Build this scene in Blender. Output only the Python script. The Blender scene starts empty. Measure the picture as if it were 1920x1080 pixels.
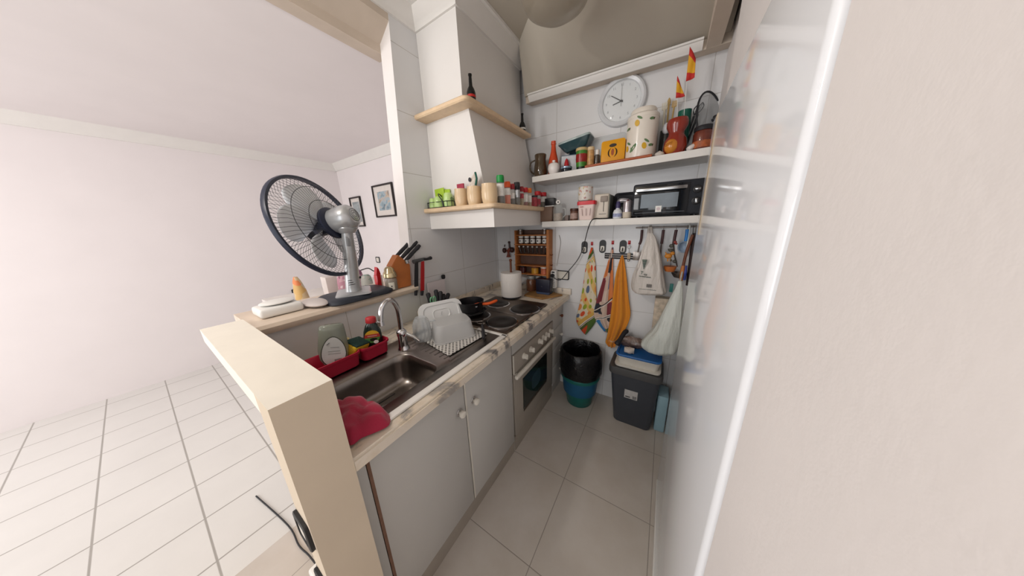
import bpy, bmesh, math, random
from mathutils import Matrix, Vector
random.seed(7)
PI = math.pi
S = bpy.context.scene
COL = S.collection

# ---------------------------------------------------------------- camera
CAM = (1.4003, -1.9562, 1.5043)
YAW, PIT, ROL, FPX = .5684, -.2583, -.0367, 447.15
Fv = Vector((-math.sin(YAW)*math.cos(PIT), math.cos(YAW)*math.cos(PIT), math.sin(PIT)))
r0 = Vector((math.cos(YAW), math.sin(YAW), 0)); u0 = r0.cross(Fv)
Rv = math.cos(ROL)*r0 + math.sin(ROL)*u0
Uv = -math.sin(ROL)*r0 + math.cos(ROL)*u0
cd = bpy.data.cameras.new('camera'); cam = bpy.data.objects.new('camera', cd); COL.objects.link(cam)
cd.sensor_fit = 'HORIZONTAL'; cd.sensor_width = 36; cd.lens = 36*FPX/1920; cd.clip_start = .01; cd.clip_end = 60
m = Matrix.Identity(4)
for i in range(3):
    m[i][0] = Rv[i]; m[i][1] = Uv[i]; m[i][2] = -Fv[i]; m[i][3] = CAM[i]
cam.matrix_world = m
S.camera = cam

def W(u, v, x=None, y=None, z=None):
    """world point on the plane x=, y= or z= along the sight line of a measured point"""
    d = Fv + Rv*((u-960)/FPX) - Uv*((v-540)/FPX)
    if x is not None: t = (x-CAM[0])/d.x
    elif y is not None: t = (y-CAM[1])/d.y
    else: t = (z-CAM[2])/d.z
    return Vector(CAM) + d*t

# ---------------------------------------------------------------- materials
def lin(c): return tuple(((v/12.92) if v <= .04045 else ((v+.055)/1.055)**2.4) for v in c)
def hexc(h): return lin(tuple(int(h[i:i+2], 16)/255 for i in (0, 2, 4)))+(1,)
MATS = {}
def node(nt, t, **k):
    n = nt.nodes.new(t)
    for a, b in k.items():
        if a == 'inp':
            for q, w in b.items(): n.inputs[q].default_value = w
        else: setattr(n, a, b)
    return n
def base(name):
    mt = bpy.data.materials.new(name); mt.use_nodes = True
    nt = mt.node_tree; bs = nt.nodes['Principled BSDF']
    return mt, nt, bs, nt.links.new
def mat(name, h, rough=.5, metal=0, var=.06, scale=12, alpha=1, trans=0, ior=1.45, bump=0, bscale=60, spec=.5, coat=0, sheen=0, emit=0):
    if name in MATS: return MATS[name]
    mt, nt, bs, L = base(name)
    c = hexc(h)
    tc = node(nt, 'ShaderNodeTexCoord')
    nz = node(nt, 'ShaderNodeTexNoise', inp={'Scale': scale, 'Detail': 4})
    L(tc.outputs['Object'], nz.inputs['Vector'])
    mp = node(nt, 'ShaderNodeMapRange', inp={'From Min': .25, 'From Max': .75, 'To Min': 1-var, 'To Max': 1+var})
    L(nz.outputs['Fac'], mp.inputs['Value'])
    mx = node(nt, 'ShaderNodeVectorMath', operation='SCALE'); mx.inputs[0].default_value = c[:3]
    L(mp.outputs['Result'], mx.inputs['Scale']); L(mx.outputs['Vector'], bs.inputs['Base Color'])
    bs.inputs['Roughness'].default_value = rough; bs.inputs['Metallic'].default_value = metal
    bs.inputs['Alpha'].default_value = alpha; bs.inputs['Transmission Weight'].default_value = trans
    bs.inputs['IOR'].default_value = ior; bs.inputs['Specular IOR Level'].default_value = spec
    bs.inputs['Coat Weight'].default_value = coat; bs.inputs['Sheen Weight'].default_value = sheen
    if emit:
        bs.inputs['Emission Color'].default_value = c; bs.inputs['Emission Strength'].default_value = emit
    if bump:
        nb = node(nt, 'ShaderNodeTexNoise', inp={'Scale': bscale, 'Detail': 3})
        L(tc.outputs['Object'], nb.inputs['Vector'])
        bp = node(nt, 'ShaderNodeBump', inp={'Strength': bump, 'Distance': .01})
        L(nb.outputs['Fac'], bp.inputs['Height']); L(bp.outputs['Normal'], bs.inputs['Normal'])
    MATS[name] = mt
    return mt
def grid_mat(name, h, grout, ax, off, pitch, wid, rough=.3, var=.04, mottled=None, spec=.5, mscale=3):
    """tiles in world metres: ax = two axis letters, off = a joint on each axis, pitch = tile size on each axis"""
    mt, nt, bs, L = base(name)
    g = node(nt, 'ShaderNodeNewGeometry'); sp = node(nt, 'ShaderNodeSeparateXYZ'); L(g.outputs['Position'], sp.inputs[0])
    masks = []
    for a, o, p in zip(ax, off, pitch):
        s = node(nt, 'ShaderNodeMath', operation='SUBTRACT'); L(sp.outputs[a], s.inputs[0]); s.inputs[1].default_value = o - 40*p
        md = node(nt, 'ShaderNodeMath', operation='PINGPONG'); L(s.outputs[0], md.inputs[0]); md.inputs[1].default_value = p/2
        # pingpong over p/2 is zero at every joint
        lt = node(nt, 'ShaderNodeMapRange', inp={'From Min': wid*.5, 'From Max': wid*1.1, 'To Min': 1, 'To Max': 0}); L(md.outputs[0], lt.inputs['Value'])
        masks.append(lt)
    mxm = node(nt, 'ShaderNodeMath', operation='MAXIMUM'); L(masks[0].outputs[0], mxm.inputs[0]); L(masks[1].outputs[0], mxm.inputs[1])
    nz = node(nt, 'ShaderNodeTexNoise', inp={'Scale': mscale, 'Detail': 6, 'Roughness': .6}); L(g.outputs['Position'], nz.inputs['Vector'])
    mr = node(nt, 'ShaderNodeMapRange', inp={'From Min': .3, 'From Max': .7}); L(nz.outputs['Fac'], mr.inputs['Value'])
    c1 = node(nt, 'ShaderNodeMix', data_type='RGBA')
    a = hexc(h); b = hexc(mottled) if mottled else tuple(v*(1-var) for v in a[:3])+(1,)
    c1.inputs[6].default_value = a; c1.inputs[7].default_value = b; L(mr.outputs[0], c1.inputs[0])
    c2 = node(nt, 'ShaderNodeMix', data_type='RGBA'); L(mxm.outputs[0], c2.inputs[0]); L(c1.outputs[2], c2.inputs[6]); c2.inputs[7].default_value = hexc(grout)
    L(c2.outputs[2], bs.inputs['Base Color'])
    bs.inputs['Roughness'].default_value = rough; bs.inputs['Specular IOR Level'].default_value = spec
    bp = node(nt, 'ShaderNodeBump', invert=True, inp={'Strength': .3, 'Distance': .002}); L(mxm.outputs[0], bp.inputs['Height']); L(bp.outputs['Normal'], bs.inputs['Normal'])
    MATS[name] = mt
    return mt
def ramp(nt, stops, interp='CONSTANT'):
    r = node(nt, 'ShaderNodeValToRGB'); e = r.color_ramp; e.interpolation = interp
    while len(e.elements) < len(stops): e.elements.new(.5)
    for q, (p, c) in zip(e.elements, stops): q.position = p; q.color = hexc(c)
    return r

# ---------------------------------------------------------------- mesh builder
class MB:
    def __init__(s): s.bm = bmesh.new(); s.mi = 0; s.M = Matrix.Identity(4)
    def v(s, p): return s.bm.verts.new(s.M @ Vector(p))
    def f(s, vs):
        try: q = s.bm.faces.new(vs)
        except ValueError: return None
        q.material_index = s.mi; q.smooth = True; return q
    def poly(s, pts): return s.f([s.v(p) for p in pts])
    def box(s, lo, hi, bev=0, seg=2):
        x0, y0, z0 = lo; x1, y1, z1 = hi
        vs = [s.v(p) for p in ((x0,y0,z0),(x1,y0,z0),(x1,y1,z0),(x0,y1,z0),(x0,y0,z1),(x1,y0,z1),(x1,y1,z1),(x0,y1,z1))]
        fs = [s.f([vs[i] for i in q]) for q in ((3,2,1,0),(4,5,6,7),(0,1,5,4),(1,2,6,5),(2,3,7,6),(3,0,4,7))]
        if bev:
            es = list({e for q in fs for e in q.edges})
            r = bmesh.ops.bevel(s.bm, geom=es, offset=bev, segments=seg, affect='EDGES', profile=.5)
            for q in r['faces']: q.material_index = s.mi; q.smooth = True
        return s
    def cbox(s, c, d, bev=0, seg=2):
        return s.box([c[i]-d[i]/2 for i in range(3)], [c[i]+d[i]/2 for i in range(3)], bev, seg)
    def rings(s, rs, closed=True, cap0=False, cap1=False):
        """rs: list of point lists of one length; bridges them"""
        V = [[s.v(p) for p in r] for r in rs]; n = len(V[0])
        for a, b in zip(V, V[1:]):
            for i in range(n if closed else n-1):
                j = (i+1) % n; s.f([a[i], a[j], b[j], b[i]])
        if cap0: s.f(V[0][::-1])
        if cap1: s.f(V[-1])
        return s
    def lathe(s, prof, c=(0,0,0), seg=24, ax='z', cap=(True, True), sc=(1, 1)):
        rs = []
        for r, h in prof:
            ring = []
            for i in range(seg):
                a = 2*PI*i/seg; p = (r*math.cos(a)*sc[0], r*math.sin(a)*sc[1], h)
                if ax == 'x': p = (p[2], p[0], p[1])
                elif ax == 'y': p = (p[0], p[2], p[1]); p = (-p[0], p[1], p[2])
                ring.append((c[0]+p[0], c[1]+p[1], c[2]+p[2]))
            rs.append(ring)
        return s.rings(rs, True, cap[0], cap[1])
    def cyl(s, c, r, h, seg=24, ax='z', bev=0):
        if bev: return s.lathe([(r-bev, 0), (r, bev), (r, h-bev), (r-bev, h)], c, seg, ax)
        return s.lathe([(r, 0), (r, h)], c, seg, ax)
    def tube(s, pts, r, seg=8, cap=True, closed=False):
        pts = [Vector(p) for p in pts]; n = len(pts)
        rr = r if isinstance(r, (list, tuple)) else [r]*n
        rs = []; up = None
        for i, p in enumerate(pts):
            if closed: t = pts[(i+1) % n]-pts[i-1]
            else: t = pts[min(i+1, n-1)]-pts[max(i-1, 0)]
            t.normalize()
            if up is None:
                up = Vector((0,0,1)) if abs(t.z) < .9 else Vector((1,0,0))
            b = t.cross(up)
            if b.length < 1e-5: b = t.cross(Vector((0,1,.3)))
            b.normalize(); up = b.cross(t)
            rs.append([p + (b*math.cos(2*PI*k/seg)+up*math.sin(2*PI*k/seg))*rr[i] for k in range(seg)])
        if closed: rs.append(rs[0])
        return s.rings(rs, True, cap and not closed, cap and not closed)
    def sphere(s, c, r, seg=16, rg=10):
        rx, ry, rz = r if isinstance(r, (tuple, list)) else (r, r, r)
        rs = []
        for j in range(1, rg):
            a = PI*j/rg
            rs.append([(c[0]+rx*math.sin(a)*math.cos(2*PI*i/seg), c[1]+ry*math.sin(a)*math.sin(2*PI*i/seg), c[2]-rz*math.cos(a)) for i in range(seg)])
        return s.rings(rs, True, True, True)
    def prism(s, pts, d):
        """closed polygon of 3-D points pushed along vector d"""
        d = Vector(d); a = [s.v(p) for p in pts]; b = [s.v(Vector(p)+d) for p in pts]; n = len(a)
        s.f(a[::-1]); s.f(b)
        for i in range(n): s.f([a[i], a[(i+1) % n], b[(i+1) % n], b[i]])
        return s
    def text(s, body, size, M, depth=.0004):
        c = bpy.data.curves.new('lettering', 'FONT'); c.body = body; c.size = size; c.align_x = 'CENTER'; c.align_y = 'CENTER'; c.extrude = depth; c.resolution_u = 2
        o = bpy.data.objects.new('lettering', c); COL.objects.link(o)
        bpy.context.view_layer.update()
        me = bpy.data.meshes.new_from_object(o.evaluated_get(bpy.context.evaluated_depsgraph_get()))
        me.transform(s.M @ M); k = len(s.bm.faces); s.bm.from_mesh(me); s.bm.faces.ensure_lookup_table()
        for q in s.bm.faces[k:]: q.material_index = s.mi
        bpy.data.objects.remove(o); bpy.data.curves.remove(c); bpy.data.meshes.remove(me)
        return s
WM = {}
def rrect(w, h, r, n=5):
    pts = []
    for cx, cy, a0 in ((w/2-r, h/2-r, 0), (-w/2+r, h/2-r, PI/2), (-w/2+r, -h/2+r, PI), (w/2-r, -h/2+r, 1.5*PI)):
        for i in range(n+1):
            a = a0+PI/2*i/n; pts.append((cx+r*math.cos(a), cy+r*math.sin(a)))
    return pts
def loc_of(p): return Matrix.Translation(Vector(p))
def thing(name, label, cat, loc, rotz=0, group=None):
    o = bpy.data.objects.new(name, None); COL.objects.link(o); o.empty_display_size = .05
    o.location = loc; o.rotation_euler = (0, 0, rotz); o['label'] = label; o['category'] = cat
    if group: o['group'] = group
    WM[o.name] = Matrix.Translation(Vector(loc)) @ Matrix.Rotation(rotz, 4, 'Z')
    return o
def obj(name, mb, mats, parent=None, local=False, angle=40, recalc=True):
    """ONE mesh object; world coordinates unless local"""
    bm = mb.bm
    if recalc: bmesh.ops.recalc_face_normals(bm, faces=bm.faces)
    if parent is not None:
        if not local: bm.transform(WM[parent.name].inverted())
        org = Vector((0, 0, 0))
    elif local: org = Vector((0, 0, 0))
    else:
        xs = [[v.co[i] for v in bm.verts] for i in range(3)]
        org = Vector(((min(xs[0])+max(xs[0]))/2, (min(xs[1])+max(xs[1]))/2, min(xs[2])))
        bm.transform(Matrix.Translation(-org))
    me = bpy.data.meshes.new(name); bm.to_mesh(me); bm.free()
    for k in (mats if isinstance(mats, (list, tuple)) else [mats]): me.materials.append(k)
    me.set_sharp_from_angle(angle=math.radians(angle))
    o = bpy.data.objects.new(name, me); COL.objects.link(o); o.location = org
    if parent is not None:
        o.parent = parent; WM[o.name] = WM[parent.name]
    else: WM[o.name] = Matrix.Translation(org)
    return o
def tag(o, label, cat, group=None):
    o['label'] = label; o['category'] = cat
    if group: o['group'] = group
    return o
def struct(name, mb, mats, label=None):
    o = obj(name, mb, mats); o['kind'] = 'structure'
    if label: o['label'] = label; o['category'] = name.split('_')[0]
    return o
def dup(root, loc, rotz, label, group=None, recolor=None):
    def cp(o, par):
        c = o.copy(); COL.objects.link(c)
        if par: c.parent = par
        if recolor and c.type == 'MESH':
            for a, b in recolor.items():
                for sl in c.material_slots:
                    if sl.material == a: sl.link = 'OBJECT'; sl.material = b
        for ch in o.children: cp(ch, c)
        return c
    r = cp(root, None); r.location = loc; r.rotation_euler = (0, 0, rotz); r['label'] = label
    if group: r['group'] = group
    WM[r.name] = Matrix.Translation(Vector(loc)) @ Matrix.Rotation(rotz, 4, 'Z')
    return r
def lerp(a, b, t): return a+(b-a)*t
def spline(pts, n=8):
    """Catmull-Rom through the points"""
    P = [Vector(p) for p in pts]; out = []
    for i in range(len(P)-1):
        p0 = P[max(i-1, 0)]; p1 = P[i]; p2 = P[i+1]; p3 = P[min(i+2, len(P)-1)]
        for k in range(n):
            t = k/n
            out.append(.5*((2*p1)+(p2-p0)*t+(2*p0-5*p1+4*p2-p3)*t*t+(3*p1-p0-3*p2+p3)*t**3))
    out.append(P[-1]); return out
def fy(u0, u1, v, y):
    """centre x and half width of something on the plane y, between two measured columns"""
    a = W(u0, v, y=y); b = W(u1, v, y=y); return (a.x+b.x)/2, (b.x-a.x)/2
# ---------------------------------------------------------------- materials used all over
M_tile_l = grid_mat('glazed tile left', 'dededf', 'b9b6b2', 'YZ', (-1.42, 1.503), (.46, .337), .0022, rough=.22, var=.03)
M_tile_b = grid_mat('glazed tile back', 'dededf', 'bdbab8', 'XZ', (.15, 1.503), (.46, .337), .0022, rough=.22, var=.03)
M_plaster = mat('white plaster', 'e4dfdd', .85, var=.03, scale=5, bump=.05, bscale=90)
M_living = mat('living room paint', 'e8e2e2', .9, var=.02, scale=3)
M_hood = mat('hood paint', 'dfdcd9', .7, var=.025, scale=4)
M_ceil = mat('ceiling paint', 'bab2a5', .9, var=.03, scale=3)
M_cornice = mat('cornice plaster', 'e2dfdb', .7, var=.02)
M_beam = mat('beam paint', 'cdbfb0', .85, var=.04)
M_floor = grid_mat('floor tile', 'cac3bc', '958d85', 'XY', (1.0377, -1.3275), (.454, .454), .0022, rough=.36, mottled='beb5ab', mscale=4)
M_floor2 = grid_mat('living floor tile', 'dcdad6', 'a09c96', 'XY', (-.25, -1.75), (.33, .33), .005, rough=.3, var=.05)
M_pier = mat('beige wall paint', 'd2c3ae', .8, var=.05, scale=4)
M_piertop = mat('cream wall top', 'ece6da', .6, var=.03)
M_cab = mat('grey cabinet laminate', 'bebcb8', .45, var=.03, scale=3)
M_cabedge = mat('worn cabinet edge', '7a5a48', .7, var=.15, scale=40)
M_cabwhite = mat('pale cabinet edge', 'd5d0c6', .5)
M_plinth = mat('plinth laminate', 'a0978c', .5, var=.06)
M_dark = mat('dark gap', '1c1917', .8)
M_steel = mat('brushed steel', '8d8681', .3, 1, var=.08, scale=25)
M_steel_d = mat('dull steel', '75695f', .38, 1, var=.1, scale=18)
M_chrome = mat('chrome', 'd5d5d8', .12, 1, var=.02)
M_white = mat('white plastic', 'e6e4e0', .4, var=.02)
M_offwhite = mat('off white plastic', 'dcd7cd', .45, var=.03)
M_black = mat('black plastic', '17171a', .4, var=.1)
M_soft = mat('soft black', '222227', .55, var=.1)
M_wood = mat('pale wood edge', 'dcc1a0', .5, var=.08, scale=30)
M_ledge = mat('ledge stone', 'd9c8b6', .45, var=.05, scale=20)
M_pine = mat('orange pine', 'b5713b', .5, var=.15, scale=25)
M_brown = mat('brown wood', '6e3d26', .5, var=.2, scale=25)
M_blade = mat('blade steel', 'b9bbbd', .22, 1, var=.04)
M_red = mat('red plastic', 'b01c22', .4)
M_glass = mat('clear glass', 'e6ebea', .04, alpha=.22, var=.0, spec=.7)
M_shelf = mat('shelf paint', 'e2dfda', .6, var=.04, scale=15, bump=.1, bscale=40)

def marble():
    mt, nt, bs, L = base('veined marble')
    g = node(nt, 'ShaderNodeNewGeometry')
    nz = node(nt, 'ShaderNodeTexNoise', inp={'Scale': 4.2, 'Detail': 8, 'Roughness': .6, 'Distortion': 1.3}); L(g.outputs['Position'], nz.inputs['Vector'])
    r = ramp(nt, [(0, '625e5d'), (.40, '7d7977'), (.445, 'bdb2a6'), (.47, 'd9cebf'), (.55, 'ddd2c3'), (.63, 'd6c8b4'), (.70, '9b958f'), (1, '7d756c')], 'LINEAR')
    L(nz.outputs['Fac'], r.inputs['Fac']); L(r.outputs['Color'], bs.inputs['Base Color'])
    bs.inputs['Roughness'].default_value = .3
    return mt
M_marble = marble()

# ---------------------------------------------------------------- the setting
CZ = 2.72
b = MB(); b.box((-.1, -4.6, -.06), (2.3, .1, 0)); struct('floor', b, M_floor)
b = MB(); b.box((-3.2, -4.6, -.06), (-.1, .15, 0)); struct('floor_living_room', b, M_floor2)
b = MB(); b.box((0, -4.6, CZ), (2.3, .1, CZ+.08))
# the plaster ceiling comes down towards the back wall
n_ = 12; fr = [(.40+1.17*i/n_, -.19-1.11*i/n_, CZ-.001) for i in range(n_+1)]; bk = [(.40+1.17*i/n_, -.118, 2.428-.026*i/n_) for i in range(n_+1)]
b.rings([[f_, k_, (k_[0], -.001, k_[2]), (k_[0], -.001, CZ-.0005)] for f_, k_ in zip(fr, bk)], True, True, True)
struct('ceiling', b, M_ceil)
b = MB(); b.box((-3.2, -4.6, 2.5), (-.181, .15, 2.6)); struct('ceiling_living_room', b, M_living)

# left wall with the wide pass-through opening; the end of the tall stretch leans a little, as built
b = MB()
b.mi = 0
def wl(pts):  # profile in (y,z) pushed from x=0 to x=-.1, kitchen side tiled, the rest plaster
    a = [b.v((0, y, z)) for y, z in pts]; c = [b.v((-.1, y, z)) for y, z in pts]; n = len(a)
    b.mi = 0; b.f(a); b.mi = 1; b.f(c[::-1])
    for i in range(n): b.mi = 1; b.f([a[i], a[(i+1) % n], c[(i+1) % n], c[i]])
wl([(-1.7655, 0), (0, 0), (0, 1.09), (-1.7655, 1.09)])
wl([(-1.00, 1.09), (0, 1.09), (0, CZ), (-.905, CZ)])
struct('wall_left', b, [M_tile_l, M_plaster, M_beam])
b = MB(); b.prism([(x, -4.6, z) for x, z in ((-.1, 2.485), (-.1, 2.53), (-.001, 2.603), (-.001, CZ-.001), (-.18, CZ-.001), (-.18, 2.485))], (0, 3.72, 0)); struct('trim_opening_beam', b, M_beam)
b = MB(); b.box((-.1, 0, 0), (2.3, .1, CZ)); struct('wall_back', b, M_tile_b)
b = MB(); b.box((1.58, -.62, 0), (1.68, 0, CZ)); b.box((1.54, -4.6, 1.90), (1.68, -.62, CZ)); b.box((1.518, -4.6, 0), (1.68, -1.565, 1.90))
struct('wall_right', b, M_plaster)
b = MB(); b.box((-3.2, .05, 0), (-.1, .15, 2.5)); struct('wall_back_living_room', b, M_living)
b = MB(); b.box((-3.15, -4.6, 0), (-3.05, .05, 2.5)); struct('wall_left_living_room', b, M_living)
# half wall that closes the end of the worktop, with a post at its aisle end
b = MB()
b.mi = 0
P_ = [(-.1, -1.80), (.645, -1.80), (.645, -1.882), (.745, -1.882), (.745, -1.766), (-.1, -1.766)]
b.prism([(x, y, 0) for x, y in P_], (0, 0, 1.10))
b.mi = 1; b.box((-.1, -1.882, 1.10), (.644, -1.766, 1.153))
b.mi = 0; P_ = [(.644, -1.882), (.745, -1.882), (.745, -1.766), (.644, -1.766)]
A = [b.v((x, y, 1.10)) for x, y in P_]; B = [b.v((x, y, 1.153)) for x, y in P_]
for i in range(4): b.f([A[i], A[(i+1) % 4], B[(i+1) % 4], B[i]])
b.mi = 1; b.f(B)
struct('wall_counter_end', b, [M_pier, M_piertop], 'beige painted half wall closing the near end of the worktop')

# cornices
def cornice(name, path, nrm, z, dep, hgt):
    """path of two points, nrm = into the room; stepped cove profile hanging below z"""
    n = Vector(nrm); b = MB()
    prof = [(0, -hgt), (.012, -hgt), (.018, -hgt*.82), (dep*.35, -hgt*.72), (dep*.62, -hgt*.38), (dep*.72, -hgt*.18), (dep*.9, -hgt*.16), (dep*.92, 0), (0, 0)]
    rs = []
    for p in path:
        q = Vector(p[:3]); k = Vector(p[3:]) if len(p) > 3 else n
        rs.append([q + k*d + Vector((0, 0, z+h)) for d, h in prof])
    b.rings(rs, True, True, True)
    return struct(name, b, M_cornice)
# cornices: along the left wall, round the chimney, along the back wall
YE = -.06
b = MB()
prof = [(0, -.085), (.012, -.085), (.018, -.07), (.03, -.062), (.06, -.03), (.068, -.014), (.085, -.012), (.088, 0), (0, 0)]
path = [((0, -4.6, 0), (1, 0, 0)), ((0, -.735, 0), (1, -1, 0)), ((.33, -.735, 0), (1, -1, 0)), ((.33, YE, 0), (1, 0, 0))]
b.rings([[Vector(p)+Vector(k)*d+Vector((0, 0, CZ+h)) for d, h in prof] for p, k in path], True, True, True)
struct('trim_1', b, M_cornice)
b = MB()
prof2 = [(p*.62, (q+.055)*.62-.055) for p, q in ((0, -.055), (.012, -.055), (.02, -.045), (.04, -.03), (.052, -.004), (.066, -.002), (.068, .012), (0, .012))]
b.rings([[Vector((x, -.10, 0))+Vector((0, -1, 0))*d+Vector((0, 0, z+h)) for d, h in prof2] for x, z in ((.435, 2.441), (1.462, 2.414))], True, True, True)
struct('trim_2', b, M_cornice)
b = MB(); b.rings([[(x, -.0999, z-.054), (x, -.0999, z+.03), (x, -.0005, z+.03), (x, -.0005, z-.036)] for x, z in ((.40, 2.441), (1.478, 2.414), (1.58, 2.412))], True, True, True); b.box((1.478, -1.2, 2.36), (1.54, -.101, 2.46)); struct('trim_5', b, M_beam)
b = MB()
prof3 = [(0, -.06), (.012, -.06), (.03, -.04), (.05, -.01), (.06, 0), (0, 0)]
b.rings([[Vector((x, .05, 0))+Vector((0, -1, 0))*d+Vector((0, 0, 2.5+h)) for d, h in [(p[0]*1.2, p[1]*1.6) for p in prof3]] for x in (-3.05, -.1)], True, True, True)
struct('trim_3', b, M_cornice)
b = MB()
b.rings([[Vector((-3.05, y, 0))+Vector((1, 0, 0))*d+Vector((0, 0, 2.5+h)) for d, h in [(p[0]*1.2, p[1]*1.6) for p in prof3]] for y in (-4.6, .05)], True, True, True)
struct('trim_4', b, M_cornice)

# ---------------------------------------------------------------- the masonry hood
t = thing('range_hood', 'large white plastered range hood with two pale wooden ledges over the stove', 'range hood', (.25, -.4, 1.496))
b = MB(); b.box((.001, -.735, 2.187), (.33, YE, CZ)); obj('chimney', b, M_hood, t)
b = MB()
lo = [(.001, -.743), (.475, -.743), (.475, YE), (.001, YE)]; hi = [(.001, -.73), (.365, -.73), (.365, YE), (.001, YE)]
b.rings([[(x, y, 1.63) for x, y in lo], [(x, y, 2.166) for x, y in hi]], True, True, True); obj('funnel', b, M_hood, t)
b = MB(); b.prism([(.001, -.7925, 1.60), (.551, -.7925, 1.60), (.551, YE-.03, 1.60), (.001, YE-.03, 1.60)], (0, 0, -.104))
o = obj('skirt', b, M_hood, t)
def board(x, y, z0, z1, r):
    b = MB()
    pts = [(.001, y)] + [(x-r+r*math.sin(a), y+r-r*math.cos(a)) for a in [PI/2*i/6 for i in range(7)]] + [(x, YE-.02), (.001, YE-.02)]
    rs = []
    h = z1-z0
    for k, (ins, z) in enumerate(((.006, z0), (0, z0+h*.25), (0, z0+h*.75), (.006, z1))):
        rs.append([(max(px-ins, .001), py+ins if py < -.2 else py, z) for px, py in pts])
    b.rings(rs, True, True, True); return b
obj('lower_ledge', board(.585, -.835, 1.601, 1.629, .03), M_wood, t)
obj('upper_ledge', board(.43, -.82, 2.160, 2.187, .035), M_wood, t)
b = MB(); b.box((.552, YE-.045, 1.50), (.585, YE-.02, 1.60)); obj('end_post', b, M_pine, t)

# ---------------------------------------------------------------- shelves
D1, D2 = -.235, -.25
def sh1(x): return 1.806+(x-.5)*.0145
b = MB()
xs = (.515, 1.564)
b.rings([[(x, D1, sh1(x)), (x, D1, sh1(x)+.038), (x, -.001, sh1(x)+.038), (x, -.001, sh1(x))] for x in xs], True, True, True)
tag(obj('wall_shelf', b, M_shelf), 'upper thick white wall shelf under the clock', 'shelf', 'white wall shelves')
b = MB(); b.box((.60, D2, 1.479), (1.564, -.001, 1.520), .003)
tag(obj('wall_shelf', b, M_shelf), 'lower thick white wall shelf under the toaster oven', 'shelf', 'white wall shelves')
Z1 = lambda x: sh1(x)+.038
Z2 = 1.5202

# ---------------------------------------------------------------- pass-through ledge
b = MB()
b.rings([[(-.30, y, 1.097), (.03, y, 1.097), (.043, y, 1.110), (.045, y, 1.125), (.036, y, 1.139), (-.30, y, 1.14)] for y in (-1.764, -.99)], True, True, True)
tag(obj('passthrough_ledge', b, M_ledge), 'pale stone ledge of the pass-through opening carrying the fan', 'ledge')
ZL = 1.1405

# ---------------------------------------------------------------- worktop
XC = .7476
sx0, sx1, sy0, sy1 = .215, .665, -1.70, -.975
t = thing('worktop', 'veined cream and grey marble worktop running along the left wall', 'worktop', (.37, -.9, .86))
b = MB()
outer = [(.001, -1.7655), (XC, -1.7655), (XC, -.001), (.001, -.001)]; inner = [(sx0, sy0), (sx1, sy0), (sx1, sy1), (sx0, sy1)]
for z in (.86, .90):
    A = [b.v((x, y, z)) for x, y in outer]; B = [b.v((x, y, z)) for x, y in inner]
    for i in range(4): b.f([A[i], A[(i+1) % 4], B[(i+1) % 4], B[i]])
b.bm.verts.ensure_lookup_table(); V = b.bm.verts
for i in range(4):
    j = (i+1) % 4; b.f([V[i], V[j], V[8+j], V[8+i]]); b.f([V[4+i], V[4+j], V[12+j], V[12+i]])
bmesh.ops.bevel(b.bm, geom=[e for e in b.bm.edges if all(abs(v.co.x-XC) < 1e-5 and v.co.z > .89 for v in e.verts)], offset=.008, segments=3, affect='EDGES')
obj('slab', b, M_marble, t)
b = MB(); b.box((.001, -1.0, .9005), (.022, -.022, .952), .002); obj('upstand', b, M_marble, t)
b = MB(); b.box((.001, -.021, .9005), (.763, -.001, .952), .002); obj('upstand', b, M_marble, t)
b = MB(); b.box((.672, -.957, .9001), (XC, -.9545, .9012)); obj('joint', b, M_plinth, t)

# ---------------------------------------------------------------- sink cabinet
t = thing('base_cabinet', 'grey laminate sink cabinet with two round-knobbed doors below the sink', 'cabinet', (.35, -1.31, 0))
b = MB(); b.box((.02, -1.742, .09), (.59, -1.72, .858)); b.box((.02, -.90, .09), (.668, -.885, .858)); b.box((.02, -1.72, .09), (.668, -.90, .11)); b.box((.02, -1.72, .11), (.04, -.90, .858)); obj('carcass', b, M_cab, t)
b = MB(); b.box((.60, -1.764, 0), (.682, -.873, .088)); obj('plinth', b, M_plinth, t)
b = MB(); b.box((.60, -1.7645, .09), (.688, -1.7235, .858)); obj('side_frame', b, M_cab, t)
def door(y0, y1, z0, z1, ky, kz, edge=None, name='door'):
    b = MB(); b.mi = 0; b.box((.6695, y0, z0), (.690, y1, z1), .0015)
    if edge: b.mi = 1; b.box((.6695, edge, z0+.002), (.6908, edge+.010, z1-.002))
    d = obj(name, b, [M_cab, M_cabedge if edge == y0 and y0 < -1.7 else M_cabwhite], t)
    b = MB(); b.mi = 1; b.lathe([(.016, 0), (.017, .003), (.016, .004)], (.6905, ky, kz), 20, 'x'); b.mi = 0
    b.lathe([(.007, .004), (.008, .012), (.0155, .016), (.0175, .023), (.015, .030), (.008, .033)], (.6905, ky, kz), 20, 'x')
    obj('knob', b, [M_offwhite, M_chrome], d)
door(-1.722, -1.291, .10, .855, -1.33, .686, -1.722)
door(-1.288, -.880, .10, .855, -1.235, .684, -1.288)

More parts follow.
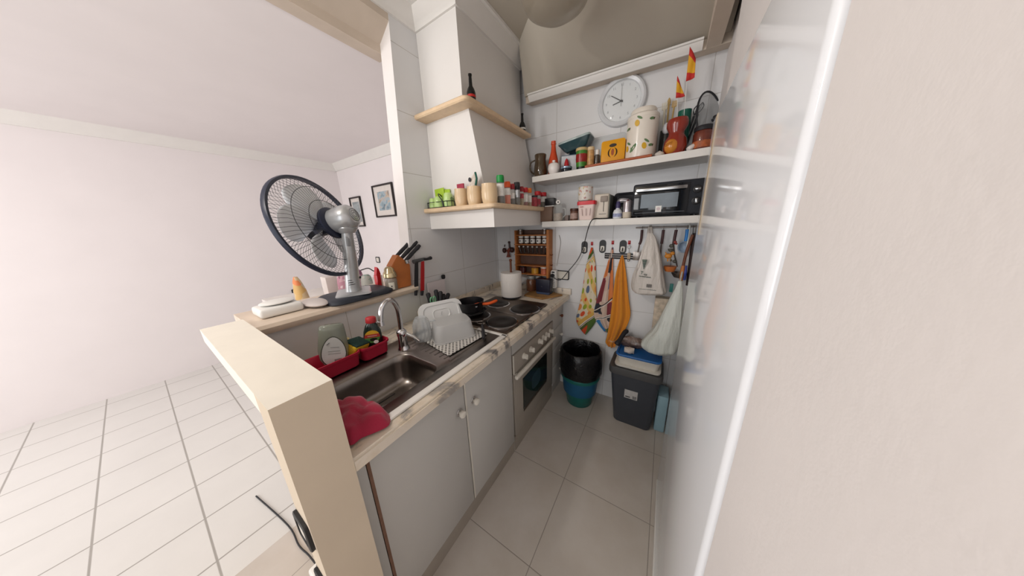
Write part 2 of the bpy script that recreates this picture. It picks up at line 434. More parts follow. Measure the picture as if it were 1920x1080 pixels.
# ---------------------------------------------------------------- oven and its housing
t = thing('oven_housing', 'grey laminate oven housing panel and plinth around the built-in oven', 'cabinet', (.35, -.56, 0))
b = MB(); b.box((.02, -.872, 0), (.68, -.866, .858)); b.box((.655, -.865, .735), (.686, -.235, .858)); obj('fascia', b, M_cab, t)
b = MB(); b.box((.60, -.865, 0), (.684, -.235, .112)); obj('plinth', b, M_plinth, t)
t = thing('oven', 'built-in oven with steel panel, six white knobs and dark glass door', 'oven', (.35, -.555, .115))
b = MB(); b.box((.06, -.858, .118), (.66, -.242, .73)); obj('body', b, M_dark, t)
M_ovenfront = mat('oven front enamel', '9c948a', .35, var=.04)
b = MB(); b.box((.661, -.862, .600), (.694, -.240, .728), .003); pn = obj('control_panel', b, M_ovenfront, t)
b = MB(); b.box((.690, -.866, .598), (.6965, -.861, .73)); obj('panel_trim', b, M_offwhite, t)
for ky in (-.740, -.642, -.507, -.442, -.383, -.309):
    b = MB(); b.lathe([(.021, 0), (.021, .004), (.0175, .006), (.016, .026), (.013, .029)], (.6945, ky, .668), 20, 'x'); b.box((.712, ky-.0035, .650), (.7265, ky+.0035, .686), .002)
    obj('knob', b, M_offwhite, pn)
b = MB(); b.box((.661, -.862, .125), (.692, -.240, .592), .003); dr = obj('door', b, M_ovenfront, t)
M_ovenglass = mat('oven door glass', '232825', .08, var=.2, scale=4, spec=.6)
b = MB(); b.mi = 0; b.box((.6925, -.756, .262), (.6950, -.366, .505)); b.mi = 1; b.box((.6925, -.752, .238), (.6945, -.368, .256))
b.mi = 2
pts = rrect(.15, .13, .05); b.prism([(.6951, -.56+p, .385+q) for p, q in pts], (.0004, 0, 0))
obj('window', b, [M_ovenglass, M_steel_d, mat('sticker picture', '2a3f46', .3, var=.4, scale=18)], dr)
b = MB(); b.box((.700, -.872, .572), (.724, -.242, .597), .008, 3); b.box((.690, -.85, .578), (.706, -.83, .592)); b.box((.690, -.285, .578), (.706, -.265, .592)); obj('handle', b, M_offwhite, dr)
b = MB(); b.box((.640, -.8655, .02), (.676, -.8625, .60)); obj('side_gap', b, M_dark, t)

# drawer unit by the back wall
t = thing('drawer_unit', 'narrow grey laminate drawer unit beside the back wall', 'cabinet', (.35, -.118, 0))
b = MB(); b.box((.02, -.233, .09), (.668, -.001, .858)); b.box((.02, -.233, 0), (.676, -.001, .09)); obj('carcass', b, M_cab, t)
for z0, z1, kz in ((.632, .855, .718), (.452, .628, .539), (.285, .448, .375), (.10, .281, .19)):
    b = MB(); b.box((.669, -.231, z0), (.690, -.003, z1), .0015); d = obj('drawer', b, M_cab, t)
    b = MB(); b.lathe([(.006, 0), (.007, .008), (.013, .012), (.014, .02), (.008, .026)], (.6905, -.07, kz), 16, 'x'); obj('knob', b, M_offwhite if kz < .7 else M_brown, d)

# ---------------------------------------------------------------- sink
t = thing('sink', 'stainless steel inset sink with draining board and white sealing strip', 'sink', (.44, -1.33, .75))
x0, x1, y0, y1 = .195, .685, -1.725, -.955
bx0, bx1, by0, by1 = .335, .625, -1.70, -1.335
b = MB()
def loop(cx, cy, w, h, r, z): return [b.v((cx+p, cy+q, z)) for p, q in rrect(w, h, r, 6)]
cx, cy, w, h = (x0+x1)/2, (y0+y1)/2, x1-x0, y1-y0
bc = ((bx0+bx1)/2, (by0+by1)/2, bx1-bx0, by1-by0)
# deck around the bowl as a grid so the opening keeps round corners
Lo = loop(cx, cy, w, h, .02, .9015); Lm = loop(cx, cy, w-.012, h-.012, .018, .9065); Li = loop(cx, cy, w-.036, h-.036, .016, .9025)
def bridge(A, B):
    n = len(A)
    for i in range(n): b.f([A[i], A[(i+1) % n], B[(i+1) % n], B[i]])
bridge(Lo, Lm); bridge(Lm, Li)
Bo = loop(*bc[:2], bc[2], bc[3], .06, .9025); bridge(Li, Bo)
prev = Bo
for dw, z, r in ((.010, .897, .06), (.022, .86, .058), (.034, .79, .055), (.060, .765, .05), (.11, .757, .04)):
    cur = loop(*bc[:2], bc[2]-dw, bc[3]-dw, r, z); bridge(prev, cur); prev = cur
b.f(prev)
sk = obj('basin', b, M_steel, t, angle=50)
b = MB()
for i in range(11):
    yy = -1.29+.0
    xx = .27+i*.034
    if xx < .66: b.tube([(xx, -1.285, .9030), (xx, -1.01, .9030)], .0035, 6)
obj('drain_ridges', b, M_steel, t)
b = MB(); b.lathe([(.038, 0), (.036, .003), (.02, .001), (.018, -.002)], (.47, -1.53, .7575), 24); obj('plughole', b, M_chrome, t)
b = MB(); b.box((.4, -1.55, .7575), (.405, -1.45, .7585)); obj('bowl_slot', b, M_dark, t)
b = MB(); b.box((.678, -1.665, .9003), (.708, -.945, .9095), .003); b.box((.50, -.962, .9003), (.708, -.9385, .9095), .003); obj('sealing_strip', b, M_white, t)

# faucet
t = thing('faucet', 'chrome swan-neck mixer tap behind the sink bowl', 'tap', (.315, -1.318, .9025))
b = MB(); b.lathe([(.029, 0), (.029, .004), (.025, .010), (.022, .03), (.022, .075), (.024, .08), (.024, .10), (.018, .108), (.013, .112)], (.315, -1.318, .9028), 24); obj('body', b, M_chrome, t)
b = MB()
pts = spline([(.315, -1.318, 1.0), (.318, -1.318, 1.06), (.328, -1.326, 1.13), (.340, -1.352, 1.178), (.352, -1.390, 1.185), (.358, -1.420, 1.155), (.360, -1.432, 1.10)], 6)
b.tube(pts, .0115, 14); b.tube([(.3600, -1.432, 1.108), (.3602, -1.4325, 1.088)], .014, 14); obj('spout', b, M_chrome, t)
b = MB(); b.tube([(.315, -1.318, .975), (.345, -1.318, .985), (.36, -1.318, 1.0)], .010, 10); b.tube([(.36, -1.318, 1.0), (.40, -1.305, .985), (.425, -1.298, .965)], [.008, .007, .006], 10); obj('lever', b, M_chrome, t)

# ---------------------------------------------------------------- hob
t = thing('electric_hob', 'steel electric hob with four black cast iron plates', 'hob', (.44, -.63, .90))
hx0, hx1, hy0, hy1 = .20, .692, -.938, -.34
b = MB()
A = [(hx0, hy0), (hx1, hy0), (hx1, hy1), (hx0, hy1)]
pr = [(0, .9008), (0, .906), (.008, .911), (.022, .909), (.026, .9085)]
b.rings([[(cxx*1, cyy*1, z) for cxx, cyy in [((hx0+hx1)/2+p, (hy0+hy1)/2+q) for p, q in rrect(hx1-hx0-2*i, hy1-hy0-2*i, .015, 4)]] for i, z in pr], True, True, True)
obj('plate', b, M_steel_d, t)
b = MB(); b.box((.24, -.662, .909), (.63, -.654, .9108), .001); obj('crease', b, M_steel, t)
M_iron = mat('cast iron', '1d1917', .45, var=.2, scale=40)
for hx, hy, r in ((.58, -.805, .092), (.592, -.530, .10), (.352, -.520, .078), (.362, -.795, .085)):
    b = MB(); b.lathe([(r+.012, 0), (r+.012, .003), (r+.004, .0055), (r+.001, .003)], (hx, hy, .9086), 36); g = obj('burner_ring', b, M_chrome, t)
    b = MB(); b.lathe([(r, 0), (r, .008), (r-.006, .0105), (r*.42, .0100), (r*.38, .0085), (0.004, .0085)], (hx, hy, .9088), 36); obj('burner', b, M_iron, t)
for i in range(8): yy = -.89+i*.068; b = MB(); b.box((.6922, yy, .9015), (.6935, yy+.034, .9075)); obj('vent_slot', b, M_dark, t)

# ---------------------------------------------------------------- fridge
M_fridge = mat('gloss white enamel', 'eceef2', .085, var=.01, scale=2, spec=.5)
XF = 1.513
t = thing('refrigerator', 'tall glossy white refrigerator at the right edge of the aisle', 'refrigerator', (1.83, -1.09, 0))
b = MB(); b.box((XF+.056, -1.545, .037), (2.2, -.635, 1.87), .008); obj('body', b, M_fridge, t)
b = MB(); b.box((XF, -1.55, .04), (XF+.052, -.625, 1.875), .012, 4); d = obj('door', b, M_fridge, t)
b = MB(); b.box((XF+.02, -.6247, .06), (XF+.052, -.6225, 1.86)); obj('door_edge', b, mat('yellowed edge trim', 'c9b69a', .5), d)
b = MB(); b.box((XF-.0006, -.735, 1.44), (XF+.002, -.70, 1.862)); obj('edge_tape', b, MATS['yellowed edge trim'], d)
b = MB(); b.box((XF-.003, -1.54, 0.0005), (2.1, -.63, .036), .003); obj('foot_plinth', b, M_white, t)
# ================================================================ things on the hood
def spot(u0, u1, vt, zb, x=None, y=None):
    """upright round thing seen between columns u0 and u1 with its top at row vt: x, y, radius, height above zb"""
    p = W((u0+u1)/2, vt, x=x, y=y); d = (p-Vector(CAM)).dot(Fv)
    return p.x, p.y, (u1-u0)/2*d/FPX*.97, p.z-zb
ZH = 1.6292
M_lime = mat('lime plastic', 'a7c832', .45, var=.05); M_ltgreen = mat('light green ceramic', 'bcd98c', .25, var=.04, coat=.3)
M_wire = mat('black wire', '1b1d1f', .4); M_beige = mat('beige glaze', 'd9bd97', .18, var=.05, coat=.4); M_inkgreen = mat('grey green print', '6d8a5a', .5)
# wire caddy
cx0, cx1, cy0, cy1 = .012, .238, -.826, -.757
t = thing('wire_caddy', 'black wire caddy holding light green cups on the hood ledge', 'caddy', ((cx0+cx1)/2, (cy0+cy1)/2, ZH))
b = MB()
def loop3(z, ins=0): return [((cx0+cx1)/2+p, (cy0+cy1)/2+q, z) for p, q in rrect(cx1-cx0-2*ins, cy1-cy0-2*ins, .03, 5)]
b.tube(loop3(ZH+.036), .0022, 6, closed=True); b.tube(loop3(ZH+.0025), .0022, 6, closed=True)
for k in (1, 4, 7, 10, 13, 16, 19, 22): b.tube([loop3(ZH+.0025)[k], loop3(ZH+.036)[k]], .0018, 6)
obj('basket', b, M_wire, t)
b = MB(); xm = .165
b.tube(spline([(xm+.02, cy0, ZH+.003), (xm+.01, cy0, ZH+.04), (xm-.02, cy0+.002, ZH+.075), (xm-.05, (cy0+cy1)/2, ZH+.088), (xm-.06, cy1-.004, ZH+.075), (xm-.05, cy1, ZH+.04)], 6), [.005]*6+[.0035]*25, 8); obj('handle', b, M_wire, t)
def cup(label, x, y, r, h, rz=0):
    t = thing('cup', label, 'cup', (x, y, ZH+.0052), rz, 'light green cups')
    b = MB(); b.lathe([(r*.98, 0), (r, .004), (r*.97, h*.5), (r*.8, h*.9), (r*.62, h), (r*.05, h+.0005)], (0, 0, 0), 24); obj('bowl', b, M_ltgreen, t, local=True)
    b = MB(); b.tube(spline([(r*.95, .012*0, h*.22), (r*1.28, 0, h*.3), (r*1.3, 0, h*.6), (r*.9, 0, h*.72)], 5), .004, 8); obj('handle', b, M_ltgreen, t, local=True)
    b = MB(); b.lathe([(r*.40, 0), (r*.40, .0008)], (0, 0, 0), 20, 'y'); b.bm.transform(Matrix.Translation((0, -r*.955, h*.52)) @ Matrix.Rotation(-.14, 4, 'X')); obj('emblem', b, M_inkgreen, t, local=True)
cup('light green cup at the wall end of the wire caddy', .043, -.785, .027, .062, PI/2)
cup('light green cup at the front of the caddy below the lime packets', .112, -.796, .033, .066, PI*.9)
cup('light green cup at the mug end of the wire caddy', .196, -.790, .034, .082, PI/2)
for k, (x, w, hh, yy, rz, lb) in enumerate(((.090, .088, .122, -.7585, -.05, 'flat lime green packet leaning in the wire caddy, the taller of two'), (.136, .07, .112, -.752, .06, 'flat lime green packet half behind the taller one'))):
    b = MB(); b.M = Matrix.Translation((x, yy, ZH+.006)) @ Matrix.Rotation(rz, 4, 'Y') @ Matrix.Rotation(-.03, 4, 'X'); b.box((-w/2, -.004, 0), (w/2, .0, hh), .0015)
    tag(obj('packet', b, M_lime), lb, 'packet', 'lime green packets')
# beige mugs
def mug(label, x, r, h):
    t = thing('mug', label, 'mug', (x, -.790, ZH), 0, 'beige glazed mugs on the hood ledge')
    b = MB(); b.lathe([(.001, .004), (r*.86, 0), (r*.9, .004), (r*1.0, h*.3), (r*1.0, h*.6), (r*.93, h*.93), (r*.95, h), (r*.88, h), (r*.86, h*.9), (r*.9, .012), (.001, .01)], (0, 0, 0), 28, cap=(False, False)); obj('bowl', b, M_beige, t, local=True)
    b = MB(); b.tube(spline([(0, r*.85, h*.75), (.0, r*1.02, h*.78), (.0, r*1.02, h*.35), (0, r*.9, h*.25)], 5), .004, 8); obj('handle', b, M_beige, t, local=True)
mug('glazed beige mug holding a red packet, nearest the wire caddy', .310, .042, .098)
mug('glazed beige mug in the middle of its row of three', .415, .044, .100)
mug('glazed beige mug at the ledge corner beside the green lidded jar', .527, .046, .103)
b = MB(); b.box((.284, -.796, ZH+.0125), (.338, -.786, ZH+.128), .001); tag(obj('packet', b, mat('crimson card', 'a23046', .6)), 'crimson card packet sticking out of a beige mug', 'packet')
b = MB(); b.mi = 0
rs = [[(.40+p*.9+q0, -.786+q, ZH+zz) for p, q in rrect(wd, dp, dp*.45, 3)] for zz, wd, dp, q0 in ((.0125, .03, .02, 0), (.09, .06, .03, 0), (.125, .062, .022, .012), (.15, .045, .018, .02), (.178, .012, .008, .03))]
b.rings(rs, True, True, True); b.mi = 1; b.tube([(.44, -.803, ZH+.105), (.448, -.799, ZH+.14), (.436, -.794, ZH+.175)], .006, 6); b.mi = 2; b.sphere((.396, -.801, ZH+.14), (.011, .004, .013), 10, 6)
tag(obj('folded_cloth', b, [mat('pale floral cloth', 'cfc3b6', .8, var=.3, scale=70), mat('deep green cloth', '20594c', .8), M_soft]), 'pale and green folded cloth standing in the middle mug', 'cloth')

# spice jars on the aisle side of the ledge
def label_mat(name, hx, ink): return mat(name, hx, .55, var=.35, scale=120)
M_label = mat('white paper label', 'e4e2dd', .6, var=.12, scale=150)
def spice(label, u0, u1, vt, cap_h, body, fill, fillm, lab=None, caph=.25, bodym=M_glass, name='spice_jar'):
    x, y, r, h = spot(u0, u1, vt, ZH, x=.548)
    t = thing(name, label, 'jar', (x, y, ZH), 0, 'spice jars along the hood ledge')
    hc = h*caph
    b = MB(); b.lathe([(r*.9, 0), (r*.95, .003), (r*.95, h-hc-.008), (r*.8, h-hc)], (0, 0, 0), 22); obj('glass', b, bodym, t, local=True)
    if fillm:
        b = MB(); b.cyl((0, 0, .003), r*.87, (h-hc)*fill, 20); obj('spice', b, fillm, t, local=True)
    b = MB(); b.lathe([(r*.95, 0), (r, .003), (r, hc*.75), (r*.9, hc), (.002, hc)], (0, 0, h-hc), 22); obj('cap', b, cap_h, t, local=True)
    if lab:
        b = MB(); z0, z1 = (h-hc)*lab[0], (h-hc)*lab[1]
        b.rings([[(r*.965*math.cos(a), r*.965*math.sin(a), z) for a in [-PI*.95+PI*1.15*i/14 for i in range(15)]] for z in (z0, z1)], False)
        obj('label', b, lab[2] if len(lab) > 2 else M_label, t, local=True)
    return t
M_gcap = mat('green cap', '118a3c', .35); M_ocap = mat('orange cap', 'e0531c', .4); M_rcap = mat('red cap', 'bb1f27', .4); M_rcap2 = mat('dark red cap', '98202a', .4)
M_orange = mat('orange powder', 'e06421', .7, var=.1); M_pepper = mat('dark pepper', '4a3d33', .9, var=.4, scale=200); M_herb = mat('dried herb', '6b5f45', .9, var=.4, scale=200); M_paprika = mat('paprika', '8d2f22', .8, var=.2, scale=120); M_seed = mat('pale seeds', 'a58c63', .8, var=.4, scale=200)
M_rlabel = mat('red and white label', 'a8404a', .6, var=.5, scale=90)
spice('tall spice jar with a bright green cap at the ledge corner', 930, 945, 329, M_gcap, 0, .42, M_pepper, (.36, .93))
spice('orange capped jar full of orange powder beside the green capped jar', 945, 957, 341, M_ocap, 0, .66, M_orange, (.55, .95))
spice('dark red capped jar squeezed between the orange and the black capped jars', 956, 965, 345, M_rcap2, 0, .5, M_pepper, (.4, .75))
spice('tall pepper mill jar with a black cap and silver stripe', 963, 975, 342, M_soft, 0, .6, M_pepper, (.5, .98, M_blade), .32)
spice('red capped jar next to the black capped pepper jar', 974, 982, 350, M_rcap2, 0, .5, M_seed, (.5, .85, M_rlabel))
spice('red capped jar with a white label before the light orange cap', 981, 990, 352, M_rcap, 0, .35, M_paprika, (.3, .85))
spice('light orange capped jar among the red capped spice jars', 989, 997, 353, mat('light orange cap', 'd9742e', .4), 0, .6, M_seed, (.3, .8))
spice('short jar with a black lid and red label in the spice row', 996, 1008, 367, M_soft, 0, .9, M_paprika, (.05, .95, M_rlabel), .12)
spice('red capped jar behind the short black lidded jar', 1002, 1014, 359, M_rcap, 0, .4, M_paprika, (.2, .7, M_rlabel))
spice('red capped jar at the shelf end of the spice row', 1013, 1025, 361, M_rcap, 0, .5, M_herb, (.5, .95))

# two small black bottles on the upper ledge
M_botl = mat('black bottle glass', '0d0e11', .12, spec=.6); M_redlab = mat('red bottle label', 'b5241f', .5, var=.2, scale=80)
for u0, u1, vt, zb, lab, lb in ((874, 888, 139, 2.1875, M_redlab, 'small black wine bottle with red label on the upper hood ledge'), (974, 984, 213, 2.1875, M_label, 'small black wine bottle at the back end of the upper hood ledge')):
    x, y, r, h = spot(u0, u1, vt, zb, x=.385)
    t = thing('wine_bottle', lb, 'bottle', (x, y, zb), 0, 'small black bottles on the hood')
    b = MB(); b.lathe([(r*1.05, 0), (r*1.2, .004), (r*1.25, h*.20), (r*1.25, h*.34), (r*1.0, h*.46), (r*.52, h*.58), (r*.42, h*.93), (r*.52, h*.94), (r*.52, h), (.001, h)], (0, 0, 0), 24); obj('body', b, M_botl, t, local=True)
    b = MB(); b.rings([[(r*1.26*math.cos(a), r*1.26*math.sin(a), z) for a in [-PI*.9+PI*1.1*i/12 for i in range(13)]] for z in (.02, h*.24)], False); obj('label', b, lab, t, local=True)
# ================================================================ upper shelf
def on1(u0, u1, vt, y):
    p = W((u0+u1)/2, vt, y=y); return spot(u0, u1, vt, Z1(p.x)+.0003, y=y)
def th1(name, label, cat, x, y, group=None, rz=0, dz=.0003): return thing(name, label, cat, (x, y, Z1(x)+dz), rz, group)
M_amber = mat('smoked brown glass', '5d4a34', .12, var=.15, trans=.35, coat=.4)
# brown glass jug
x, y, r, h = on1(1000, 1027, 290, -.12)
t = th1('glass_jug', 'smoked brown glass jug half hidden by the hood', 'jug', x, y)
b = MB(); b.lathe([(r*.8, 0), (r*.9, .006), (r*1.0, h*.3), (r*.86, h*.6), (r*.78, h*.78), (r*.86, h*.96), (r*.80, h), (r*.7, h*.95), (r*.68, h*.7), (r*.85, h*.3), (.001, h*.06)], (0, 0, 0), 24, cap=(True, False)); obj('body', b, M_amber, t, local=True)
b = MB(); b.tube(spline([(-r*.75, -.0, h*.82), (-r*1.5, -.01, h*.7), (-r*1.55, -.01, h*.4), (-r*.9, 0, h*.2)], 6), .006, 8); obj('handle', b, M_amber, t, local=True)
# orange bottle
M_orb = mat('orange bottle', 'cf4a22', .3, var=.05, coat=.2)
x, y, r, h = on1(1028, 1048, 265, -.115)
t = th1('orange_bottle', 'tall orange bottle with a narrow neck behind the white pot', 'bottle', x, y)
b = MB(); b.lathe([(r*.9, 0), (r, .005), (r, h*.34), (r*.86, h*.5), (r*.5, h*.72), (r*.42, h*.9)], (0, 0, 0), 24); obj('body', b, M_orb, t, local=True)
b = MB(); b.lathe([(r*.46, h*.9), (r*.5, h*.91), (r*.48, h*.95), (r*.44, h*.955), (r*.46, h), (.001, h)], (0, 0, 0), 20); obj('cap', b, M_orb, t, local=True)
# white round pot
x, y, r, h = on1(1027, 1050, 300, -.195)
t = th1('sugar_pot', 'round white glazed pot with a knob lid', 'pot', x, y)
M_wglaze = mat('white glaze', 'e8e2de', .15, coat=.5)
b = MB(); b.lathe([(r*.6, 0), (r*.85, h*.12), (r, h*.38), (r*.93, h*.62), (r*.80, h*.72)], (0, 0, 0), 28); obj('bowl', b, M_wglaze, t, local=True)
b = MB(); b.lathe([(r*.80, h*.722), (r*.5, h*.80), (r*.2, h*.83), (r*.2, h*.86), (r*.27, h*.9), (r*.25, h*.97), (.001, h)], (0, 0, 0), 24); obj('lid', b, M_wglaze, t, local=True)
# white and grey boxed thing behind, dark jar with silver lid, red bottle top
a = W(1050, 322, y=-.10); c = W(1082, 318, y=-.10); tp = W(1066, 291, y=-.10)
b = MB(); b.mi = 0; b.M = loc_of(((a.x+c.x)/2, -.10, Z1((a.x+c.x)/2)+.001)) @ Matrix.Rotation(.06, 4, 'Y'); w2 = (c.x-a.x)/2
b.box((-w2, 0, .004), (w2, .05, tp.z-Z1(a.x)), .004); b.mi = 1; b.box((-w2+.004, -.0006, .008), (w2-.004, 0, tp.z-Z1(a.x)-.006))
tag(obj('storage_tin', b, [mat('slate blue tin', '5d6f80', .4), mat('pale tin front', 'c6c9cd', .5, var=.15, scale=30)]), 'slate and pale grey tin behind the silver lidded jar', 'tin')
x, y, r, h = on1(1051, 1073, 313, -.19)
t = th1('jar', 'small dark jar with a silver lid beside the round white pot', 'jar', x, y)
b = MB(); b.cyl((0, 0, 0), r*.93, h*.62, 22, bev=.003); obj('body', b, mat('dark jam', '1a1f27', .15), t, local=True)
b = MB(); b.cyl((0, 0, h*.62), r, h*.38, 22, bev=.003); obj('lid', b, mat('blue silver lid', '8fa1b5', .3, .7), t, local=True)
x, y, r, h = on1(1058, 1067, 297, -.1245)
t = th1('sauce_bottle', 'slim bottle with a pointed dark red top', 'bottle', x, y)
b = MB(); b.cyl((0, 0, 0), r*1.2, h*.45, 16, bev=.003); obj('body', b, mat('dull clear plastic', '8b8f94', .3), t, local=True)
b = MB(); b.lathe([(r*1.0, h*.45), (r*.95, h*.7), (r*.5, h*.93), (.001, h)], (0, 0, 0), 16); obj('cap', b, M_rcap, t, local=True)
# dark box carrying a glass dish
M_navy = mat('dark teal card', '23414f', .5, var=.15)
a = W(1067, 290, y=-.045); c = W(1098, 290, y=-.045); tp = W(1082, 285, y=-.045)
zt = tp.z
b = MB(); b.box((a.x, -.04, Z1(a.x)+.0065), (c.x, -.003, zt), .002); tag(obj('box', b, M_navy), 'dark teal box standing behind the jars, under the glass dish', 'box')
t = thing('glass_dish', 'rectangular glass dish with a pale film lid on the teal box', 'dish', ((a.x+c.x)/2-.004, -.075, zt+.0005), 0)
lx0, lx1 = W(1047, 270, y=-.14).x-t.location.x, W(1108, 262, y=-.14).x-t.location.x
M_dishglass = mat('teal tinted glass', '3c5a60', .1, trans=.3, coat=.4)
b = MB(); cxx = (lx0+lx1)/2; ww = lx1-lx0
rs = [[(cxx+p, q, z) for p, q in rrect(ww*k, .13*k, .02, 4)] for k, z in ((.62, 0), (.74, .012), (.96, .05), (1.0, .055))]
b.M = Matrix.Rotation(-.14, 4, 'Y') @ Matrix.Rotation(.0, 4, 'X'); b.rings(rs, True, True, False); obj('dish', b, M_dishglass, t, local=True)
b = MB(); b.M = Matrix.Rotation(-.14, 4, 'Y'); b.rings([[(cxx+p, q, z) for p, q in rrect(ww*k, .13*k, .02, 4)] for k, z in ((1.0, .0555), (1.02, .058), (1.0, .068), (.9, .071))], True, True, True); obj('lid', b, mat('cloudy film lid', '9aa8a6', .3, var=.25, scale=25), t, local=True)
# clear plastic lid standing behind
a = W(1107, 300, y=-.025); c = W(1172, 292, y=-.025); tp = W(1130, 254, y=-.025)
b = MB(); hh = tp.z-Z1(a.x)-.006; ww = c.x-a.x
b.M = loc_of(((a.x+c.x)/2, -.012, Z1(a.x)+.006+hh/2)) @ Matrix.Rotation(-.10, 4, 'X')
b.rings([[(p, -d, q) for p, q in rrect(ww*k, hh*k, .03, 5)] for k, d in ((1, .002), (1, .008), (.9, .012), (.84, .022))], True, False, True)
tag(obj('plastic_cover', b, mat('clear plastic', 'dfe3e4', .12, alpha=.35), angle=60), 'clear plastic cover propped on the wall behind the yellow tin', 'cover')
# strawberry jar
x, y, r, h = on1(1080, 1102, 278, -.165)
t = th1('painted_jar', 'jar painted with red fruit and green leaves', 'jar', x, y)
b = MB(); b.mi = 0; b.lathe([(r*.75, 0), (r*.82, h*.05), (r*.86, h*.16)], (0, 0, 0), 22); b.mi = 1; b.lathe([(r*.86, h*.16), (r*.92, h*.36)], (0, 0, 0), 22, cap=(False, False)); b.mi = 2; b.lathe([(r*.92, h*.36), (r, h*.5), (r*.98, h*.72)], (0, 0, 0), 22, cap=(False, False)); b.mi = 1; b.lathe([(r*.98, h*.72), (r*.95, h*.86)], (0, 0, 0), 22, cap=(False, True)); obj('body', b, [mat('bottle green paint', '10180f', .3), mat('leaf green paint', '3f7f2d', .3, var=.35, scale=40), mat('strawberry paint', '8f1f1d', .25, var=.2, scale=60)], t, local=True)
b = MB(); b.lathe([(r*.97, h*.86), (r*1.02, h*.87), (r*1.02, h*.97), (r*.9, h), (.001, h)], (0, 0, 0), 22); obj('lid', b, mat('tan lid', 'bfa877', .5), t, local=True)
# wooden board lying along the shelf
a = W(1098, 315, y=-.215); c = W(1222, 296, y=-.215)
M_board = mat('red brown board', 'a5532c', .45, var=.15, scale=20)
b = MB(); tl = .0145
b.rings([[(xx, yy, Z1(xx)+zz) for yy, zz in ((-.232, .001), (-.236, .005), (-.236, .012), (-.23, .0165), (-.034, .0165), (-.03, .012), (-.03, .001))] for xx in (a.x, a.x+.004, c.x-.004, c.x)], True, True, True)
tag(obj('wooden_board', b, M_board), 'long red brown wooden board lying on the upper shelf', 'board')
DZB = .0172
def onb(u0, u1, vt, y):
    p = W((u0+u1)/2, vt, y=y); return spot(u0, u1, vt, Z1(p.x)+DZB, y=y)
x, y, r, h = onb(1101, 1115, 276, -.15)
t = th1('jar', 'slim tan painted jar between the fruit jar and the yellow tin', 'jar', x, y, dz=DZB)
b = MB(); b.cyl((0, 0, 0), r, h*.82, 20, bev=.003); obj('body', b, mat('tan painted glass', 'b98d58', .3, var=.4, scale=45), t, local=True)
b = MB(); b.cyl((0, 0, h*.82), r*1.0, h*.18, 20, bev=.003); obj('lid', b, mat('cream lid', 'd8bf96', .5), t, local=True)
x, y, r, h = onb(1115, 1125, 281, -.13)
t = th1('small_bottle', 'tiny glass bottle with a white cap next to the yellow tin', 'bottle', x, y, dz=DZB)
b = MB(); b.cyl((0, 0, 0), r, h*.7, 16, bev=.003); obj('body', b, mat('grey brown glass', '6b6259', .1, trans=.4), t, local=True)
b = MB(); b.cyl((0, 0, h*.7), r*.8, h*.3, 16, bev=.002); obj('cap', b, M_white, t, local=True)
# yellow tin
a = W(1126, 303, y=-.17); c = W(1170, 300, y=-.17); tp = W(1150, 262, y=-.17)
t = th1('yellow_tin', 'square yellow tin with a dark oval emblem on its front', 'tin', (a.x+c.x)/2, -.17, dz=DZB)
hh = tp.z-Z1(a.x)-DZB; ww = c.x-a.x; M_ytin = mat('yellow tin paint', 'dd9a18', .4, var=.04)
b = MB(); b.rings([[(p, yy, hh/2+q) for p, q in rrect(ww*k, hh*k, .014, 4)] for yy, k in ((.0, .97), (.002, 1), (.05, 1), (.052, .97))], True, True, True); obj('body', b, M_ytin, t, local=True)
M_ink = mat('brown black ink', '2a1d12', .6)
b = MB(); b.prism([(.022*math.cos(k), -.0002, hh*.76+.010*math.sin(k)) for k in [2*PI*i/18 for i in range(18)]], (0, -.0006, 0))
b.tube([(.02*math.cos(k)*1.25, -.0004, hh*.45+.028*math.sin(k)) for k in [PI*.62+PI*.76*i/10 for i in range(11)]], [.0005+.0038*math.sin(PI*i/10) for i in range(11)], 6)
b.tube([(.02*math.cos(k)*1.25, -.0004, hh*.45+.028*math.sin(k)) for k in [-PI*.38+PI*.76*i/10 for i in range(11)]], [.0005+.0038*math.sin(PI*i/10) for i in range(11)], 6)
obj('emblem', b, M_ink, t, local=True)
b = MB(); b.prism([(.009*math.cos(k), -.0002, hh*.47+.02*math.sin(k)) for k in [2*PI*i/14 for i in range(14)]], (0, -.0005, 0)); obj('emblem_heart', b, mat('brown red ink', '9a4a1c', .6, var=.3, scale=200), t, local=True)
# lemon canister
x, y, r, h = onb(1179, 1236, 207, -.125)
t = th1('canister', 'large white ceramic canister painted with lemons and leaves', 'canister', x, y, dz=DZB)
M_can = mat('cream ceramic', 'e3dbcf', .25, var=.03, coat=.3)
b = MB(); b.lathe([(r*.9, 0), (r*.96, .004), (r*.98, .02), (r*.97, h*.80)], (0, 0, 0), 36); obj('body', b, M_can, t, local=True)
b = MB(); b.lathe([(r*.985, h*.80), (r*.99, h*.81), (r*.985, h*.86), (r*.90, h*.89), (r*.8, h*.905), (r*.80, h*.97), (r*.74, h), (.001, h)], (0, 0, 0), 36); obj('lid', b, M_can, t, local=True)
M_lem = mat('lemon paint', 'd2a52c', .4); M_leaf = mat('leaf paint', '5f7d54', .5); M_dleaf = mat('dark leaf paint', '5b4c3a', .5)
def decal(parent, name, m, rr, ang, z, pts):
    b = MB(); A = [b.v((rr*math.cos(ang+p/rr), rr*math.sin(ang+p/rr), z+q)) for p, q in pts]; b.f(A); return obj(name, b, m, parent, local=True, recalc=False)
def ell(a, c, rot=0, n=14, p0=0, q0=0): return [(p0+a*math.cos(k)*math.cos(rot)-c*math.sin(k)*math.sin(rot), q0+a*math.cos(k)*math.sin(rot)+c*math.sin(k)*math.cos(rot)) for k in [2*PI*i/n for i in range(n)]]
va = math.atan2(CAM[1]-y, CAM[0]-x)
